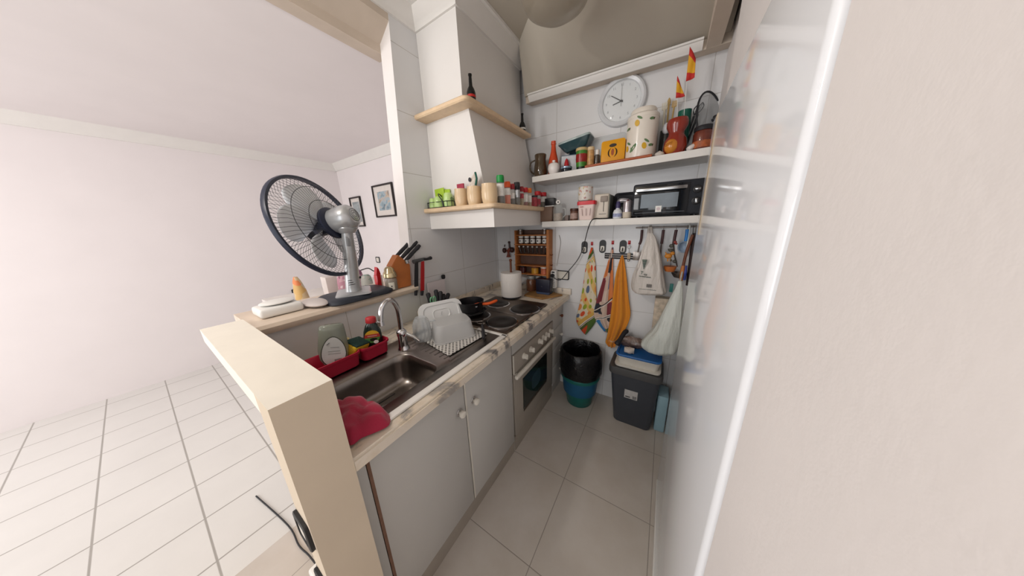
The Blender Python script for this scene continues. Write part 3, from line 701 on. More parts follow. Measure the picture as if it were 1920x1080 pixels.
for da, z, kind in ((-.35, .68, 'L'), (.55, .73, 'D'), (-.5, .20, 'G'), (.2, .21, 'L'), (.62, .22, 'D'), (-1.0, .22, 'L'), (-1.05, .62, 'D')):
    if kind == 'L': decal(t, 'lemon', M_lem, r*.992, va+da, h*z, ell(.013, .018, .3)); decal(t, 'leaf', M_leaf, r*.9935, va+da, h*z, ell(.006, .017, 1.0, p0=.012, q0=.026))
    if kind == 'G': decal(t, 'leaf', M_leaf, r*.992, va+da, h*z, ell(.010, .028, -.7)); decal(t, 'leaf', M_leaf, r*.993, va+da, h*z, ell(.005, .014, .5, p0=-.008, q0=-.006))
    if kind == 'D': decal(t, 'leaf', M_leaf, r*.992, va+da, h*z, ell(.014, .007, .2)); decal(t, 'stalk', M_dleaf, r*.993, va+da, h*z, ell(.004, .008, -.5, p0=.014))
# garlic, jug, spoon rest
x, y, r, h = on1(1228, 1246, 283, -.195)
b = MB(); b.lathe([(r*.3, 0), (r*.8, h*.1), (r, h*.35), (r*.8, h*.68), (r*.35, h*.85), (r*.15, h), (.001, h)], (x, y, Z1(x)+.0003), 18); tag(obj('garlic_bulb', b, mat('garlic skin', 'cfc8c0', .6, var=.1, scale=50)), 'white garlic bulb in front of the lemon canister', 'garlic')
x, y, r, h = on1(1251, 1292, 224, -.168)
t = th1('ceramic_jug', 'red brown glazed jug with an orange painted belly', 'jug', x, y)
M_redj = mat('red brown glaze', '8a2a1a', .15, var=.1, coat=.5); M_orj = mat('orange glaze', 'c9802a', .2, var=.12, scale=20, coat=.4)
b = MB(); b.lathe([(r*.75, 0), (r*.8, .005), (r*.98, h*.22), (r*.92, h*.42), (r*.66, h*.56), (r*.62, h*.64), (r*.86, h*.80), (r*.88, h*.92), (r*.80, h), (r*.7, h*.95), (r*.5, h*.6), (.001, h*.58)], (0, 0, 0), 28, cap=(True, False)); obj('body', b, M_redj, t, local=True)
ang = math.atan2(CAM[1]-y, CAM[0]-x)-.45
b = MB(); rr = .052
b.bm.transform(Matrix.Identity(4)); b.sphere((r*.62*math.cos(ang), r*.62*math.sin(ang), h*.235), (r*.60, r*.60, h*.215), 24, 14); obj('belly_panel', b, M_orj, t, local=True)
b = MB()
for k in range(2): b.tube([(r*.62*math.cos(ang)+r*.615*math.cos(q), r*.62*math.sin(ang)+r*.615*math.sin(q), h*(.25+.045*k)+.006*(q-ang)) for q in [ang-.5+1.0*i/8 for i in range(9)]], .0011, 6)
obj('writing_line', b, mat('faded brown script', '8a4b1a', .6), t, local=True)
b = MB(); b.tube(spline([(r*.55, -r*.55, h*.9), (r*1.0, -r*.9, h*.97), (r*1.15, -r*1.0, h*.75), (r*.7, -r*.6, h*.62)], 6), .006, 8); b.bm.transform(Matrix.Rotation(2.2, 4, 'Z')); obj('handle', b, M_redj, t, local=True)
a = W(1288, 289, y=-.20); c = W(1303, 272, y=-.17)
b = MB(); b.tube(spline([(a.x, -.2, Z1(a.x)+.0125), (lerp(a.x, c.x, .5), -.19, lerp(Z1(a.x)+.0125, c.z, .45)), (c.x, -.175, c.z)], 5), [.010, .0115, .0125, .013, .0135, .0135, .0135, .013, .0125, .011, .008], 12); tag(obj('pestle', b, M_wglaze), 'white ceramic pestle leaning beside the red brown jug', 'pestle')
# glass crock with utensils
x, y, r, h = on1(1239, 1260, 245, -.050)
t = th1('utensil_crock', 'dark glass utensil crock behind the red brown jug', 'crock', x, y)
b = MB(); b.lathe([(r*.9, 0), (r, .01), (r, h), (r*.9, h), (r*.9, .012), (.001, .01)], (0, 0, 0), 24, cap=(True, False)); obj('body', b, mat('dark smoked glass', '4b4a48', .12, trans=.4), t, local=True)
M_spoon = mat('spoon wood', 'b99a5f', .6, var=.2, scale=30); M_cream = mat('cream plastic', 'd9d2bd', .45); M_lad = mat('pale grey plastic', 'cfcfd2', .35)
ZC = Z1(x)+.0122
def stick(name, label, cat, p0, p1, r0, head, m, mh=None, group='utensils in the crock'):
    t = thing(name, label, cat, p0, 0, group)
    b = MB(); b.tube([p0, p1], r0, 8); obj('handle', b, m, t)
    b = MB(); d = (Vector(p1)-Vector(p0)).normalized(); head(b, Vector(p1), d); obj('head', b, mh or m, t)
def hpaddle(w, l, th=.004):
    def g(b, p, d):
        s = Vector((1, 0, 0))-d*d.x; s.normalize(); n = d.cross(s)
        rs = []
        for q in range(9):
            f = q/8; ww = w*math.sin(PI*(.12+.86*f))**.6; c_ = p-d*.005+d*l*f
            rs.append([c_+s*ww*math.cos(k)+n*th*math.sin(k) for k in [2*PI*i/12 for i in range(12)]])
        b.rings(rs, True, True, True)
    return g
def hfork(w, l):
    def g(b, p, d):
        s = Vector((1, 0, 0))-d*d.x; s.normalize()
        b.tube([p-s*w, p+s*w], .003, 6)
        for k in (-1, -.33, .33, 1): b.tube([p+s*w*k, p+s*w*k+d*l], .0028, 6)
    return g
tip = lambda u, v, yy: tuple(W(u, v, y=yy))
stick('wooden_spoon', 'cream wooden fork, leftmost in the crock', 'utensil', (x-.012, y, ZC), tip(1246, 205, y+.01), .005, hfork(.012, .035), M_cream)
stick('wooden_spoon', 'thin wooden spoon rising tallest in the crock', 'utensil', (x+.004, y+.012, ZC), tip(1254, 196, y+.02), .0045, hpaddle(.009, .04), M_spoon)
stick('wooden_spoon', 'yellow wooden fork next to the small flag', 'utensil', (x+.014, y+.008, ZC), tip(1264, 200, y), .0045, hfork(.010, .03), M_spoon)
stick('ladle', 'pale plastic ladle hanging its bowl over the crock rim', 'utensil', (x-.002, y-.014, ZC), tip(1249, 249, y-.03), .004, lambda b, p, d: b.sphere(p+Vector((0, -.006, .022)), (.024, .016, .03), 16, 10), M_lad)
# second crock: green mug, whisks, flags
x, y, r, h = on1(1273, 1296, 208, -.052)
t = th1('green_mug', 'deep green mug full of black utensils behind the jug', 'mug', x, y)
b = MB(); b.lathe([(r*.85, 0), (r*.95, .006), (r*1.0, h*.5), (r*.98, h), (r*.88, h), (r*.88, .012), (.001, .01)], (0, 0, 0), 24, cap=(True, False)); obj('body', b, mat('deep green glaze', '0f5d4c', .25, coat=.3), t, local=True)
b = MB(); b.tube([(0, -r*1.0+.004, h*.74), (-r*.2, -r*1.5, h*.86), (-r*.35, -r*1.55, h*.7), (-r*.2, -r*1.05, h*.55)], .006, 8); obj('handle', b, mat('deep green glaze', '0f5d4c', .25), t, local=True)
ZC = Z1(x)+.0125
M_flag = None
for k, (u, v, dx, lb) in enumerate(((1301, 196, .006, 'black balloon whisk with the thinnest loops in the green mug'), (1309, 192, .018, 'black balloon whisk nearest the glass pan lid'))):
    p1 = Vector(tip(u, v+22, y-.008-.012*k)); p0 = Vector((x+dx*.8, y+.006-.012*k, ZC)); tw = thing('whisk', lb, 'whisk', p0, 0, 'black whisks in the green mug')
    b = MB(); b.tube([p0, p1], .0055, 8); obj('handle', b, M_soft, tw)
    b = MB(); d = (p1-p0).normalized(); L_ = .055
    for q in range(4):
        a_ = PI*q/4; s = Vector((math.cos(a_), math.sin(a_), 0)); b.tube([p1+s*.014*math.sin(PI*i/12)*(.4+i/12 if i < 12 else 1)+d*L_*i/12 for i in range(13)]+[p1-s*.014*math.sin(PI*i/12)*(.4+i/12)+d*L_*i/12 for i in range(12, -1, -1)], .0013, 5)
    obj('wires', b, M_soft, tw)
def flag_mat():
    mt, nt, bs, L = base('red yellow red flag')
    tc = node(nt, 'ShaderNodeTexCoord'); sp = node(nt, 'ShaderNodeSeparateXYZ'); L(tc.outputs['UV'], sp.inputs[0])
    r = ramp(nt, [(0, 'c02a25'), (.25, 'dda21f'), (.75, 'c02a25')]); L(sp.outputs['Y'], r.inputs['Fac']); L(r.outputs['Color'], bs.inputs['Base Color']); bs.inputs['Roughness'].default_value = .7
    return mt
M_flag = flag_mat()
def sheet(name, corner_rows, m, nx=10, parent=None, wave=lambda s, q: 0, y=0, thick=.0015, label=None):
    """rows of (left point, right point) in space lofted into a cloth with thickness; uv = (across, down)"""
    b = MB(); uv = b.bm.loops.layers.uv.new('UVMap'); G = []
    for j, (l, r_) in enumerate(corner_rows):
        tq = j/(len(corner_rows)-1); row = []
        for i in range(nx+1):
            s_ = i/nx; p = Vector(l).lerp(Vector(r_), s_); p.y += wave(s_, tq); row.append((b.v(p), s_, tq))
        G.append(row)
    for A, B in zip(G, G[1:]):
        for i in range(nx):
            q = [A[i], A[i+1], B[i+1], B[i]]; fc = b.f([k[0] for k in q])
            if fc:
                for lp, k in zip(fc.loops, q): lp[uv].uv = (k[1], 1-k[2])
    o = obj(name, b, m, parent, angle=70); md = o.modifiers.new('thickness', 'SOLIDIFY'); md.thickness = thick; md.offset = 0
    return o
def flag(label, base_pt, topuv, pole_y, quad, grp='small flags'):
    p1 = Vector(tip(*topuv, pole_y)); t = thing('flag', label, 'flag', base_pt, 0, grp)
    b = MB(); b.tube([base_pt, p1], .0016, 6); obj('stick', b, M_white, t)
    rows = []
    for k in range(7):
        f = k/6; L_ = W(lerp(quad[0][0], quad[3][0], f), lerp(quad[0][1], quad[3][1], f), y=pole_y); R_ = W(lerp(quad[1][0], quad[2][0], f), lerp(quad[1][1], quad[2][1], f), y=pole_y); rows.append((L_, R_))
    sheet('flag_cloth', rows, M_flag, 8, t, lambda s_, q: -.008*math.sin(s_*5+q*2)*s_)
flag('small red and yellow paper flag standing highest above the shelf', (x+.006, y, ZC), (1294, 84), -.185, [(1305, 144), (1304, 106), (1292, 86), (1293, 152)][0:0] or [(1293.5, 87), (1305, 108), (1302, 146), (1286, 153)])
flag('smaller drooping red and yellow flag above the crock', (x-.008, y+.004, ZC), (1270, 140), y-.02, [(1270, 141), (1276, 158), (1284, 181), (1267, 184)])
# glass pan lid
a = W(1318, 238, y=-.06); c = W(1340, 168, y=-.04)
cen = Vector(((a.x+c.x)/2+.014, -.062, (Z1(1.5)+.004+c.z)/2)); R_ = (c.z-Z1(1.5)-.004)/2
t = thing('pan_lid', 'black rimmed glass pan lid standing against the wall', 'lid', (cen.x, -.05, Z1(cen.x)+.0005))
mm = loc_of(cen) @ Matrix.Rotation(.85, 4, 'Z') @ Matrix.Rotation(-.2, 4, 'X')
b = MB(); b.M = mm; b.tube([(R_*math.cos(k)*.62, 0, R_*math.sin(k)) for k in [2*PI*i/40 for i in range(40)]], .005, 8, closed=True); obj('rim', b, M_soft, t)
b = MB(); b.M = mm; b.rings([[(R_*q*math.cos(k)*.62, -.012*(1-q*q), R_*q*math.sin(k)) for k in [2*PI*i/40 for i in range(40)]] for q in (1, .8, .55, .3, .1)], True, False, True); obj('glass', b, mat('grey lid glass', '8c9194', .08, alpha=.45, coat=.4), t)
b = MB(); b.M = mm @ Matrix.Translation((0, -.012, 0)); b.lathe([(.008, 0), (.008, -.012), (.018, -.014), (.016, -.024), (.001, -.026)], (0, 0, 0), 16, 'y'); obj('knob', b, M_soft, t)
# glass jar, black lid
x, y, r, h = on1(1304, 1337, 237, -.165)
t = th1('preserve_jar', 'glass jar with a black lid and dark red label at the fridge end', 'jar', x, y)
M_pres = mat('brown red preserve', '6a3022', .2, var=.3, scale=30, coat=.6)
b = MB(); b.lathe([(r*.86, 0), (r*.95, .006), (r*.96, h*.7), (r*.85, h*.8)], (0, 0, 0), 26); obj('glass', b, M_pres, t, local=True)
b = MB(); b.rings([[(r*.975*math.cos(k), r*.975*math.sin(k), z) for k in [-PI+PI*1.1*i/16 for i in range(17)]] for z in (h*.1, h*.38)], False); obj('label', b, mat('orange brown label', 'a0562f', .5, var=.5, scale=50), t, local=True)
b = MB(); b.lathe([(r*.9, h*.8), (r*.95, h*.81), (r*.95, h*.96), (r*.88, h), (.001, h)], (0, 0, 0), 26); obj('lid', b, M_soft, t, local=True)
# wall clock
cc = W(1165.5, 191.5, y=-.001); RC = .147
t = thing('wall_clock', 'round white wall clock with black hands above the upper shelf', 'clock', (cc.x, -.001, cc.z))
b = MB(); b.lathe([(RC, 0), (RC, -.012), (RC*.97, -.026), (RC*.9, -.032), (RC*.8, -.026), (RC*.775, -.016)], (0, 0, 0), 48, 'y', cap=(True, False)); obj('rim', b, mat('clock rim plastic', 'd6d8db', .25, coat=.4), t, local=True)
b = MB(); b.lathe([(RC*.79, -.0145), (.001, -.015)], (0, 0, 0), 48, 'y'); obj('dial', b, mat('clock dial', 'dcdfe0', .5, var=.01), t, local=True)
b = MB(); b.lathe([(RC*.79, -.0165), (RC*.775, -.0168)], (0, 0, 0), 48, 'y', cap=(False, False)); obj('dial_ring', b, mat('grey ring', '9fa2a6', .4), t, local=True)
b = MB(); RX = Matrix.Rotation(PI/2, 4, 'X')
for k in range(1, 13):
    a_ = PI/2-2*PI*k/12; b.text(str(k), .021, Matrix.Translation((RC*.63*math.cos(a_), -.0156, RC*.63*math.sin(a_))) @ RX, .0002)
obj('numerals', b, mat('grey numerals', 'a2a5a8', .6), t, local=True)
def hand(name, ang, l, w, back=.02, yy=-.0175):
    b = MB(); d = Vector((math.sin(ang), 0, math.cos(ang))); s = Vector((math.cos(ang), 0, -math.sin(ang)))
    b.prism([-d*back-s*w+Vector((0, yy, 0)), -d*back+s*w+Vector((0, yy, 0)), d*l+s*w*.7+Vector((0, yy, 0)), d*l-s*w*.7+Vector((0, yy, 0))], (0, -.0012, 0)); obj(name, b, M_black, t, local=True)
hand('hour_hand', math.radians(258), .052, .003, .01); hand('minute_hand', math.radians(305), .078, .0026, .012, -.0192); hand('second_hand', math.radians(0), .095, .0008, .03, -.021)
b = MB(); b.lathe([(.006, -.017), (.006, -.024), (.001, -.025)], (0, 0, 0), 12, 'y'); obj('hub', b, M_black, t, local=True)
b = MB(); b.lathe([(RC*.79, -.027), (RC*.6, -.032), (RC*.3, -.0355), (.001, -.0365)], (0, 0, 0), 40, 'y', cap=(False, True)); obj('glass', b, mat('clock glass', 'ffffff', .03, alpha=.08, spec=.7), t, local=True)
# ================================================================ lower shelf
def on2(u0, u1, vt, y): return spot(u0, u1, vt, Z2+.0003, y=y)
def th2(name, label, cat, x, y, group=None, rz=0, dz=.0003): return thing(name, label, cat, (x, y, Z2+dz), rz, group)
# toaster oven
t = th2('toaster_oven', 'black countertop toaster oven with a silver bar handle and two dials', 'oven', 1.383, -.14)
x0, x1 = 1.207, 1.558; YF = -.245; zb, zt = Z2+.0075, Z2+.192
M_to = mat('toaster oven black', '22262d', .35, var=.05); M_tog = mat('toaster oven glass', '0f151b', .06, spec=.7); M_tow = mat('toaster oven window', '4a545d', .12, var=.25, scale=14, spec=.6)
b = MB(); b.box((x0, YF, zb), (x1, -.03, zt), .012, 3); obj('body', b, M_to, t)
xd = x0+(x1-x0)*.80
b = MB(); b.box((x0+.010, YF-.012, zb+.008), (xd, YF-.0005, zt-.014), .004); d = obj('door', b, M_tog, t)
b = MB(); b.box((x0+.048, YF-.0128, zb+.045), (xd-.048, YF-.0122, zt-.062)); obj('window', b, M_tow, d)
b = MB(); b.box((x0+.02, YF-.034, zt-.048), (xd-.012, YF-.022, zt-.030), .003); b.box((x0+.03, YF-.024, zt-.045), (x0+.045, YF-.012, zt-.033)); b.box((xd-.037, YF-.024, zt-.045), (xd-.022, YF-.012, zt-.033)); obj('handle', b, M_blade, d)
b = MB(); b.mi = 0; b.box((x0+.128, YF-.0136, zb+.02), (x0+.158, YF-.0130, zb+.054)); b.mi = 1; b.lathe([(.0095, -.0140), (.0095, -.0138)], (x0+.143, YF, zb+.037), 18, 'y'); obj('sticker', b, [M_white, mat('sticker ring', 'cfc0c2', .6)], d)
b = MB(); b.box((x0+.02, YF-.0136, zb+.017), (xd-.012, YF-.0126, zb+.020)); obj('door_strip', b, mat('dark grey strip', '4a4e55', .4), d)
for kz in (zt-.055, zt-.115):
    b = MB(); b.mi = 0; b.lathe([(.021, -.0005), (.021, -.004), (.018, -.006)], ((xd+x1)/2+.001, YF, kz), 24, 'y'); b.lathe([(.016, -.006), (.015, -.018), (.001, -.019)], ((xd+x1)/2+.001, YF, kz), 24, 'y'); b.mi = 1
    b.M = loc_of(((xd+x1)/2+.001, YF-.0205, kz)) @ Matrix.Rotation(0 if kz > zt-.08 else 1.45, 4, 'Y'); b.box((-.012, -.003, -.005), (.012, .002, .005), .002); obj('dial', b, [M_black, M_blade], t)
b = MB()
for fx in (x0+.03, x1-.03):
    for fy_ in (YF+.03, -.06):
        b = MB(); b.cyl((fx, fy_, Z2+.0003), .01, .0075, 12); obj('foot', b, M_black, t)
# black tray and white iron-like whisk set, bottles
a = W(1150, 400, y=-.03); c = W(1197, 400, y=-.03); tp = W(1170, 361, y=-.03)
hh = tp.z-Z2-.001; ww = c.x-a.x
b = MB(); b.M = loc_of(((a.x+c.x)/2, -.036, Z2+.001+hh/2)) @ Matrix.Rotation(-.1, 4, 'X')
b.mi = 0; b.rings([[(p, yy, q) for p, q in rrect(ww*k, hh*k, .022, 5)] for yy, k in ((.012, .86), (.0, .98), (-.004, 1.0), (-.006, .97), (-.002, .88), (.005, .8))], True, True, True)
tag(obj('oven_tray', b, M_soft), 'black baking tray leaning on the wall beside the toaster oven', 'tray')
a = W(1162, 384, y=-.085)
t = th2('hand_mixer', 'silver and burgundy hand mixer lying in front of the black tray', 'mixer', a.x+.02, -.10)
M_burg = mat('burgundy plastic', '5e1a2c', .35); M_silver = mat('silver plastic', 'b9b4b8', .3, .4)
b = MB(); b.tube(spline([(a.x-.015, -.09, Z2+.105), (a.x+.01, -.10, Z2+.118), (a.x+.045, -.10, Z2+.112), (a.x+.07, -.095, Z2+.092)], 5), [.010, .012, .014, .015, .016, .016, .016, .016, .016, .016, .017, .018, .018, .019, .019, .018], 12); obj('handle', b, M_silver, t)
b = MB(); b.sphere((a.x+.06, -.10, Z2+.062), (.030, .026, .034), 18, 12); b.box((a.x+.03, -.118, Z2+.0004), (a.x+.09, -.082, Z2+.034), .012); obj('body', b, M_silver, t)
b = MB(); b.sphere((a.x+.022, -.102, Z2+.062), (.026, .022, .030), 16, 10); obj('motor_cover', b, M_black, t)
b = MB(); b.tube(spline([(a.x+.012, -.118, Z2+.03), (a.x+.045, -.128, Z2+.045), (a.x+.062, -.124, Z2+.085), (a.x+.052, -.115, Z2+.118)], 5), .007, 8); obj('trim', b, M_burg, t)
x, y, r, h = on2(1151, 1168, 378, -.20)
t = th2('spray_bottle', 'small white bottle with a dark blue cap at the shelf edge', 'bottle', x, y)
b = MB(); b.mi = 0; b.lathe([(r*.9, 0), (r*.98, .004), (r*.98, h*.36), (r*.8, h*.5), (r*.45, h*.56), (r*.42, h*.62)], (0, 0, 0), 24); b.mi = 1; b.rings([[(r*.99*math.cos(k), r*.99*math.sin(k), z) for k in [-PI+PI*1.1*i/14 for i in range(15)]] for z in (h*.1, h*.3)], False); obj('body', b, [mat('white translucent bottle', 'd9dbe0', .3), mat('blue print', '8d93b4', .5, var=.5, scale=90)], t, local=True)
b = MB(); b.lathe([(r*.5, h*.62), (r*.5, h*.86), (r*.42, h*.9), (r*.42, h*.97), (r*.34, h), (.001, h)], (0, 0, 0), 20); obj('cap', b, mat('dark blue cap', '3a345e', .35), t, local=True)
x, y, r, h = on2(1169, 1186, 377, -.19)
t = th2('cream_jar', 'silver topped cream jar between the blue capped bottle and the toaster oven', 'jar', x, y)
b = MB(); b.mi = 0; b.lathe([(r*.8, 0), (r*.95, .006), (r, h*.25), (r*.97, h*.36)], (0, 0, 0), 22); b.mi = 1; b.lathe([(r*.97, h*.36), (r*.96, h*.9), (r*.85, h), (.001, h)], (0, 0, 0), 22, cap=(False, True)); obj('body', b, [mat('cream wax', 'cbbfae', .5), mat('silver band', 'b5adb0', .25, .6, var=.15)], t, local=True)
# slot toaster seen from its end
a = W(1112, 405, y=-.19); c = W(1140, 405, y=-.19); tp = W(1126, 363, y=-.19)
hh = tp.z-Z2-.001; x0, x1 = a.x, c.x
t = th2('toaster', 'beige upright slot toaster with a grey lever', 'toaster', (x0+x1)/2, -.13)
M_tst = mat('beige toaster plastic', 'd0c6b8', .4, var=.03)
b = MB(); b.box((x0, -.19, Z2+.0005), (x1, -.02, Z2+hh), .012, 3); obj('body', b, M_tst, t)
b = MB(); b.box((x0+.045, -.198, Z2+hh*.68), (x0+.090, -.1905, Z2+hh*.90), .004); obj('lever', b, mat('taupe plastic', '8f8379', .45), t)
b = MB(); b.box((x0+.065, -.1915, Z2+hh*.3), (x0+.0685, -.1902, Z2+hh*.7)); obj('lever_slot', b, M_dark, t)
b = MB(); b.box((x0+.038, -.1912, Z2+hh*.2), (x0+.085, -.1902, Z2+hh*.215)); obj('lower_slot', b, M_dark, t)
b = MB(); b.box((x1-.0005, -.185, Z2+.004), (x1+.006, -.03, Z2+hh-.008), .003); obj('side_panel', b, mat('grey green panel', '5c5f58', .4), t)
# red lidded container and a clear jar on it
a = W(1084, 410, y=-.215); c = W(1114, 410, y=-.215); tp = W(1099, 377, y=-.215)
x0, x1 = a.x, c.x; hh = tp.z-Z2-.001; xm = (x0+x1)/2; ww = x1-x0; yc = -.195
t = th2('food_container', 'pale pink container with a red lid and three slots', 'container', xm, yc)
b = MB(); b.rings([[(p, q, z) for p, q in rrect(ww*k, .07*k+.01, .012, 4)] for z, k in ((.0, .80), (.004, .84), (hh*.8, 1.0))], True, True, True); obj('tub', b, mat('pale pink plastic', 'e2cdc6', .4, var=.02), t, local=True)
b = MB(); b.rings([[(p, q, z) for p, q in rrect(ww*k, .07*k+.01, .014, 4)] for z, k in ((hh*.80, 1.0), (hh*.805, 1.1), (hh*.93, 1.12), (hh, 1.08), (hh, .9))], True, True, True); obj('lid', b, mat('scarlet lid', 'cf2430', .35), t, local=True)
b = MB()
for dx, l in ((-.014, .3), (.006, .0), (.026, -.3)):
    b.prism([(dx-l*.016-.0012, -.0445, hh*.22), (dx-l*.016+.0012, -.0445, hh*.22), (dx+l*-.0+.0012+l*-.03, -.0485, hh*.6), (dx+l*-.03-.0012, -.0485, hh*.6)], (0, -.0012, 0))
obj('slots', b, mat('dark red slot', '5b2a2a', .6), t, local=True)
b = MB(); b.M = Matrix.Translation((-.026, -.0478, hh*.70)) @ Matrix.Rotation(PI/2+.06, 4, 'X')
for k, (wq, zq) in enumerate(((.024, 0),)): b.tube([(-wq/2+wq*i/14, .0025*math.sin(i*2.2), 0) for i in range(15)], .0013, 5)
obj('script_mark', b, mat('red script', 'b8424a', .5), t, local=True)
x, y, r, h = spot(1084, 1113, 345, Z2+hh+.0006, y=yc)
t = thing('clear_jar', 'clear jar of colourful wrapped sweets standing on the red lid', 'jar', (x, y, Z2+hh+.0009))
b = MB(); b.cyl((0, 0, 0), r, h*.88, 28, bev=.004); obj('glass', b, M_glass, t, local=True)
M_sweets = mat('coloured sweets', 'd7b49c', .5, var=.05)
def sweets():
    mt, nt, bs, L = base('coloured sweets mix'); tc = node(nt, 'ShaderNodeTexCoord'); vo = node(nt, 'ShaderNodeTexVoronoi', inp={'Scale': 85}); L(tc.outputs['Object'], vo.inputs['Vector'])
    r_ = ramp(nt, [(0, 'e6dcd2'), (.45, 'd98a78'), (.55, 'e6d9cd'), (.75, 'c7b36a'), (.85, 'ded3cb'), (.95, 'a85a52')]); sp = node(nt, 'ShaderNodeSeparateColor'); L(vo.outputs['Color'], sp.inputs[0]); L(sp.outputs[0], r_.inputs['Fac']); L(r_.outputs['Color'], bs.inputs['Base Color']); return mt
b = MB(); b.cyl((0, 0, .004), r*.94, h*.80, 26, bev=.004); o = obj('sweets', b, sweets(), t, local=True); o['kind'] = 'stuff'
b = MB(); b.lathe([(r*.98, h*.88), (r*.98, h*.93), (r*.75, h*.95), (r*.7, h), (.001, h)], (0, 0, 0), 28); obj('lid', b, M_glass, t, local=True)
# glass mason mug with a small camera on it
x, y, r, h = on2(1037, 1056, 384, -.185)
t = th2('glass_mug', 'clear glass jar mug with a ribbed handle near the hood', 'mug', x, y)
b = MB(); b.lathe([(r*.92, 0), (r, .004), (r, h*.72), (r*.82, h*.86), (r*.82, h)], (0, 0, 0), 26); obj('jar', b, M_glass, t, local=True)
b = MB(); b.tube(spline([(r*.95, 0, h*.75), (r*1.5, -.004, h*.72), (r*1.55, -.004, h*.35), (r*.98, 0, h*.22)], 6), .0045, 10); obj('handle', b, M_glass, t, local=True)
b = MB(); b.cyl((0, 0, .003), r*.9, h*.45, 24); obj('contents', b, mat('pale brown grains', 'a89584', .8, var=.35, scale=160), t, local=True)
zt = Z2+h+.0012
t = thing('small_camera', 'small white cylinder camera with a black back on top of the glass mug', 'camera', (x, y, zt))
b = MB(); b.M = Matrix.Translation((0, 0, .0165)) @ Matrix.Rotation(.35, 4, 'Z'); b.lathe([(.0155, .02), (.0165, .016), (.0165, -.016), (.014, -.02), (.001, -.02)], (0, 0, 0), 22, 'y'); obj('body', b, M_white, t, local=True)
b = MB(); b.M = Matrix.Translation((0, 0, .0165)) @ Matrix.Rotation(.35, 4, 'Z'); b.lathe([(.0055, -.0203), (.005, -.022), (.001, -.0222)], (0, 0, 0), 16, 'y'); obj('lens', b, M_black, t, local=True)
# brown box / tea jar with black gadget
a = W(1023, 411, y=-.14); c = W(1038, 411, y=-.14); tp = W(1030, 388, y=-.14)
b = MB(); b.box((a.x-.03, -.175, Z2+.0004), (c.x, -.10, tp.z), .004); tag(obj('wooden_box', b, mat('dull brown box', '7d6353', .5, var=.15, scale=15)), 'dull brown box behind the end of the hood', 'box')
p = W(1026, 386, y=-.14); q = W(1041, 371, y=-.14)
t = thing('black_gadget', 'small black block with a white base on the brown box', 'gadget', ((p.x+q.x)/2, -.135, tp.z+.0004))
b = MB(); b.box((p.x-.012, -.16, tp.z+.009), (q.x, -.11, q.z), .003); obj('block', b, M_black, t)
b = MB(); b.box((p.x-.010, -.162, tp.z+.0004), (q.x-.003, -.108, tp.z+.0085), .002); obj('base', b, M_white, t)
# little brown jars
for u0, u1, vt, yy, lb in ((1069, 1085, 391, -.17, 'small brown spice tub with a pale label beside the red lidded container'),):
    x, y, r, h = on2(u0, u1, vt, yy)
    t = th2('spice_tub', lb, 'tub', x, y)
    b = MB(); b.cyl((0, 0, 0), r*.95, h*.78, 20, bev=.003); obj('body', b, mat('brown tub', '6b4a3c', .4), t, local=True)
    b = MB(); b.rings([[(r*.97*math.cos(k), r*.97*math.sin(k), z) for k in [-PI+PI*1.1*i/14 for i in range(15)]] for z in (h*.15, h*.6)], False); obj('label', b, mat('dull pink label', 'a98f86', .6, var=.2, scale=90), t, local=True)
    b = MB(); b.cyl((0, 0, h*.78), r, h*.22, 20, bev=.002); obj('lid', b, mat('dark brown lid', '4b2c22', .4), t, local=True)
a = W(1062, 397, y=-.13)
b = MB(); b.box((a.x-.01, -.15, Z2+.0004), (a.x+.022, -.11, Z2+.04), .003); tag(obj('salt_box', b, mat('grey pink carton', '8f807a', .7)), 'small grey carton behind the glass mug handle', 'box')
# ================================================================ back wall below the shelves
# oval black hooks
for u, v, lb in ((1096, 464, 'black oval wall hook nearest the spice rack'), (1130, 462, 'black oval wall hook in the middle of its row, holding nothing'), (1168, 463, 'black oval wall hook carrying the plain orange towel')):
    p = W(u, v, y=-.001); w_, h_ = .048, .100
    t = thing('wall_hook', lb, 'hook', (p.x, -.0006, p.z), 0, 'black oval wall hooks')
    b = MB(); b.prism([(a, 0, c) for a, c in rrect(w_, h_, w_*.499, 8)], (0, -.006, 0)); obj('plate', b, M_black, t, local=True)
    b = MB(); b.prism([(a, -.0062, c-.016) for a, c in rrect(.029, .040, .008, 4)], (0, -.0012, 0)); obj('inset', b, M_offwhite, t, local=True)
    b = MB(); b.tube(spline([(0, -.007, -.006), (0, -.016, -.020), (0, -.024, -.030), (0, -.027, -.020)], 5), .0032, 8); obj('prong', b, M_black, t, local=True)
for u, v, lb in ((1110, 457, 'small red adhesive hook above the dotted towel'), (1149, 455, 'small red adhesive hook above the patchwork towel'), (1180, 455, 'small red adhesive hook above the key ring')):
    p = W(u, v, y=-.001)
    t = thing('red_hook', lb, 'hook', (p.x, -.0006, p.z), 0, 'small red wall hooks')
    b = MB(); b.box((-.009, -.004, -.013), (.009, 0, .015), .002); obj('pad', b, M_red, t, local=True)
    b = MB(); b.tube([(0, -.004, -.006), (0, -.014, -.010), (0, -.016, -.002)], .0025, 6); obj('prong', b, M_red, t, local=True)
# magnetic knife bar
a = W(1134, 479, y=-.006); c = W(1203, 479, y=-.006)
b = MB(); b.mi = 0; b.box((a.x, -.014, a.z-.022), (c.x, -.0006, a.z+.020), .002); b.mi = 1; b.box((a.x+.004, -.0146, a.z-.010), (c.x-.004, -.0141, a.z-.006)); b.box((a.x+.004, -.0146, a.z+.006), (c.x-.004, -.0141, a.z+.010))
tag(obj('knife_bar', b, [M_soft, M_steel]), 'black magnetic knife bar on the wall behind the towels', 'rail')

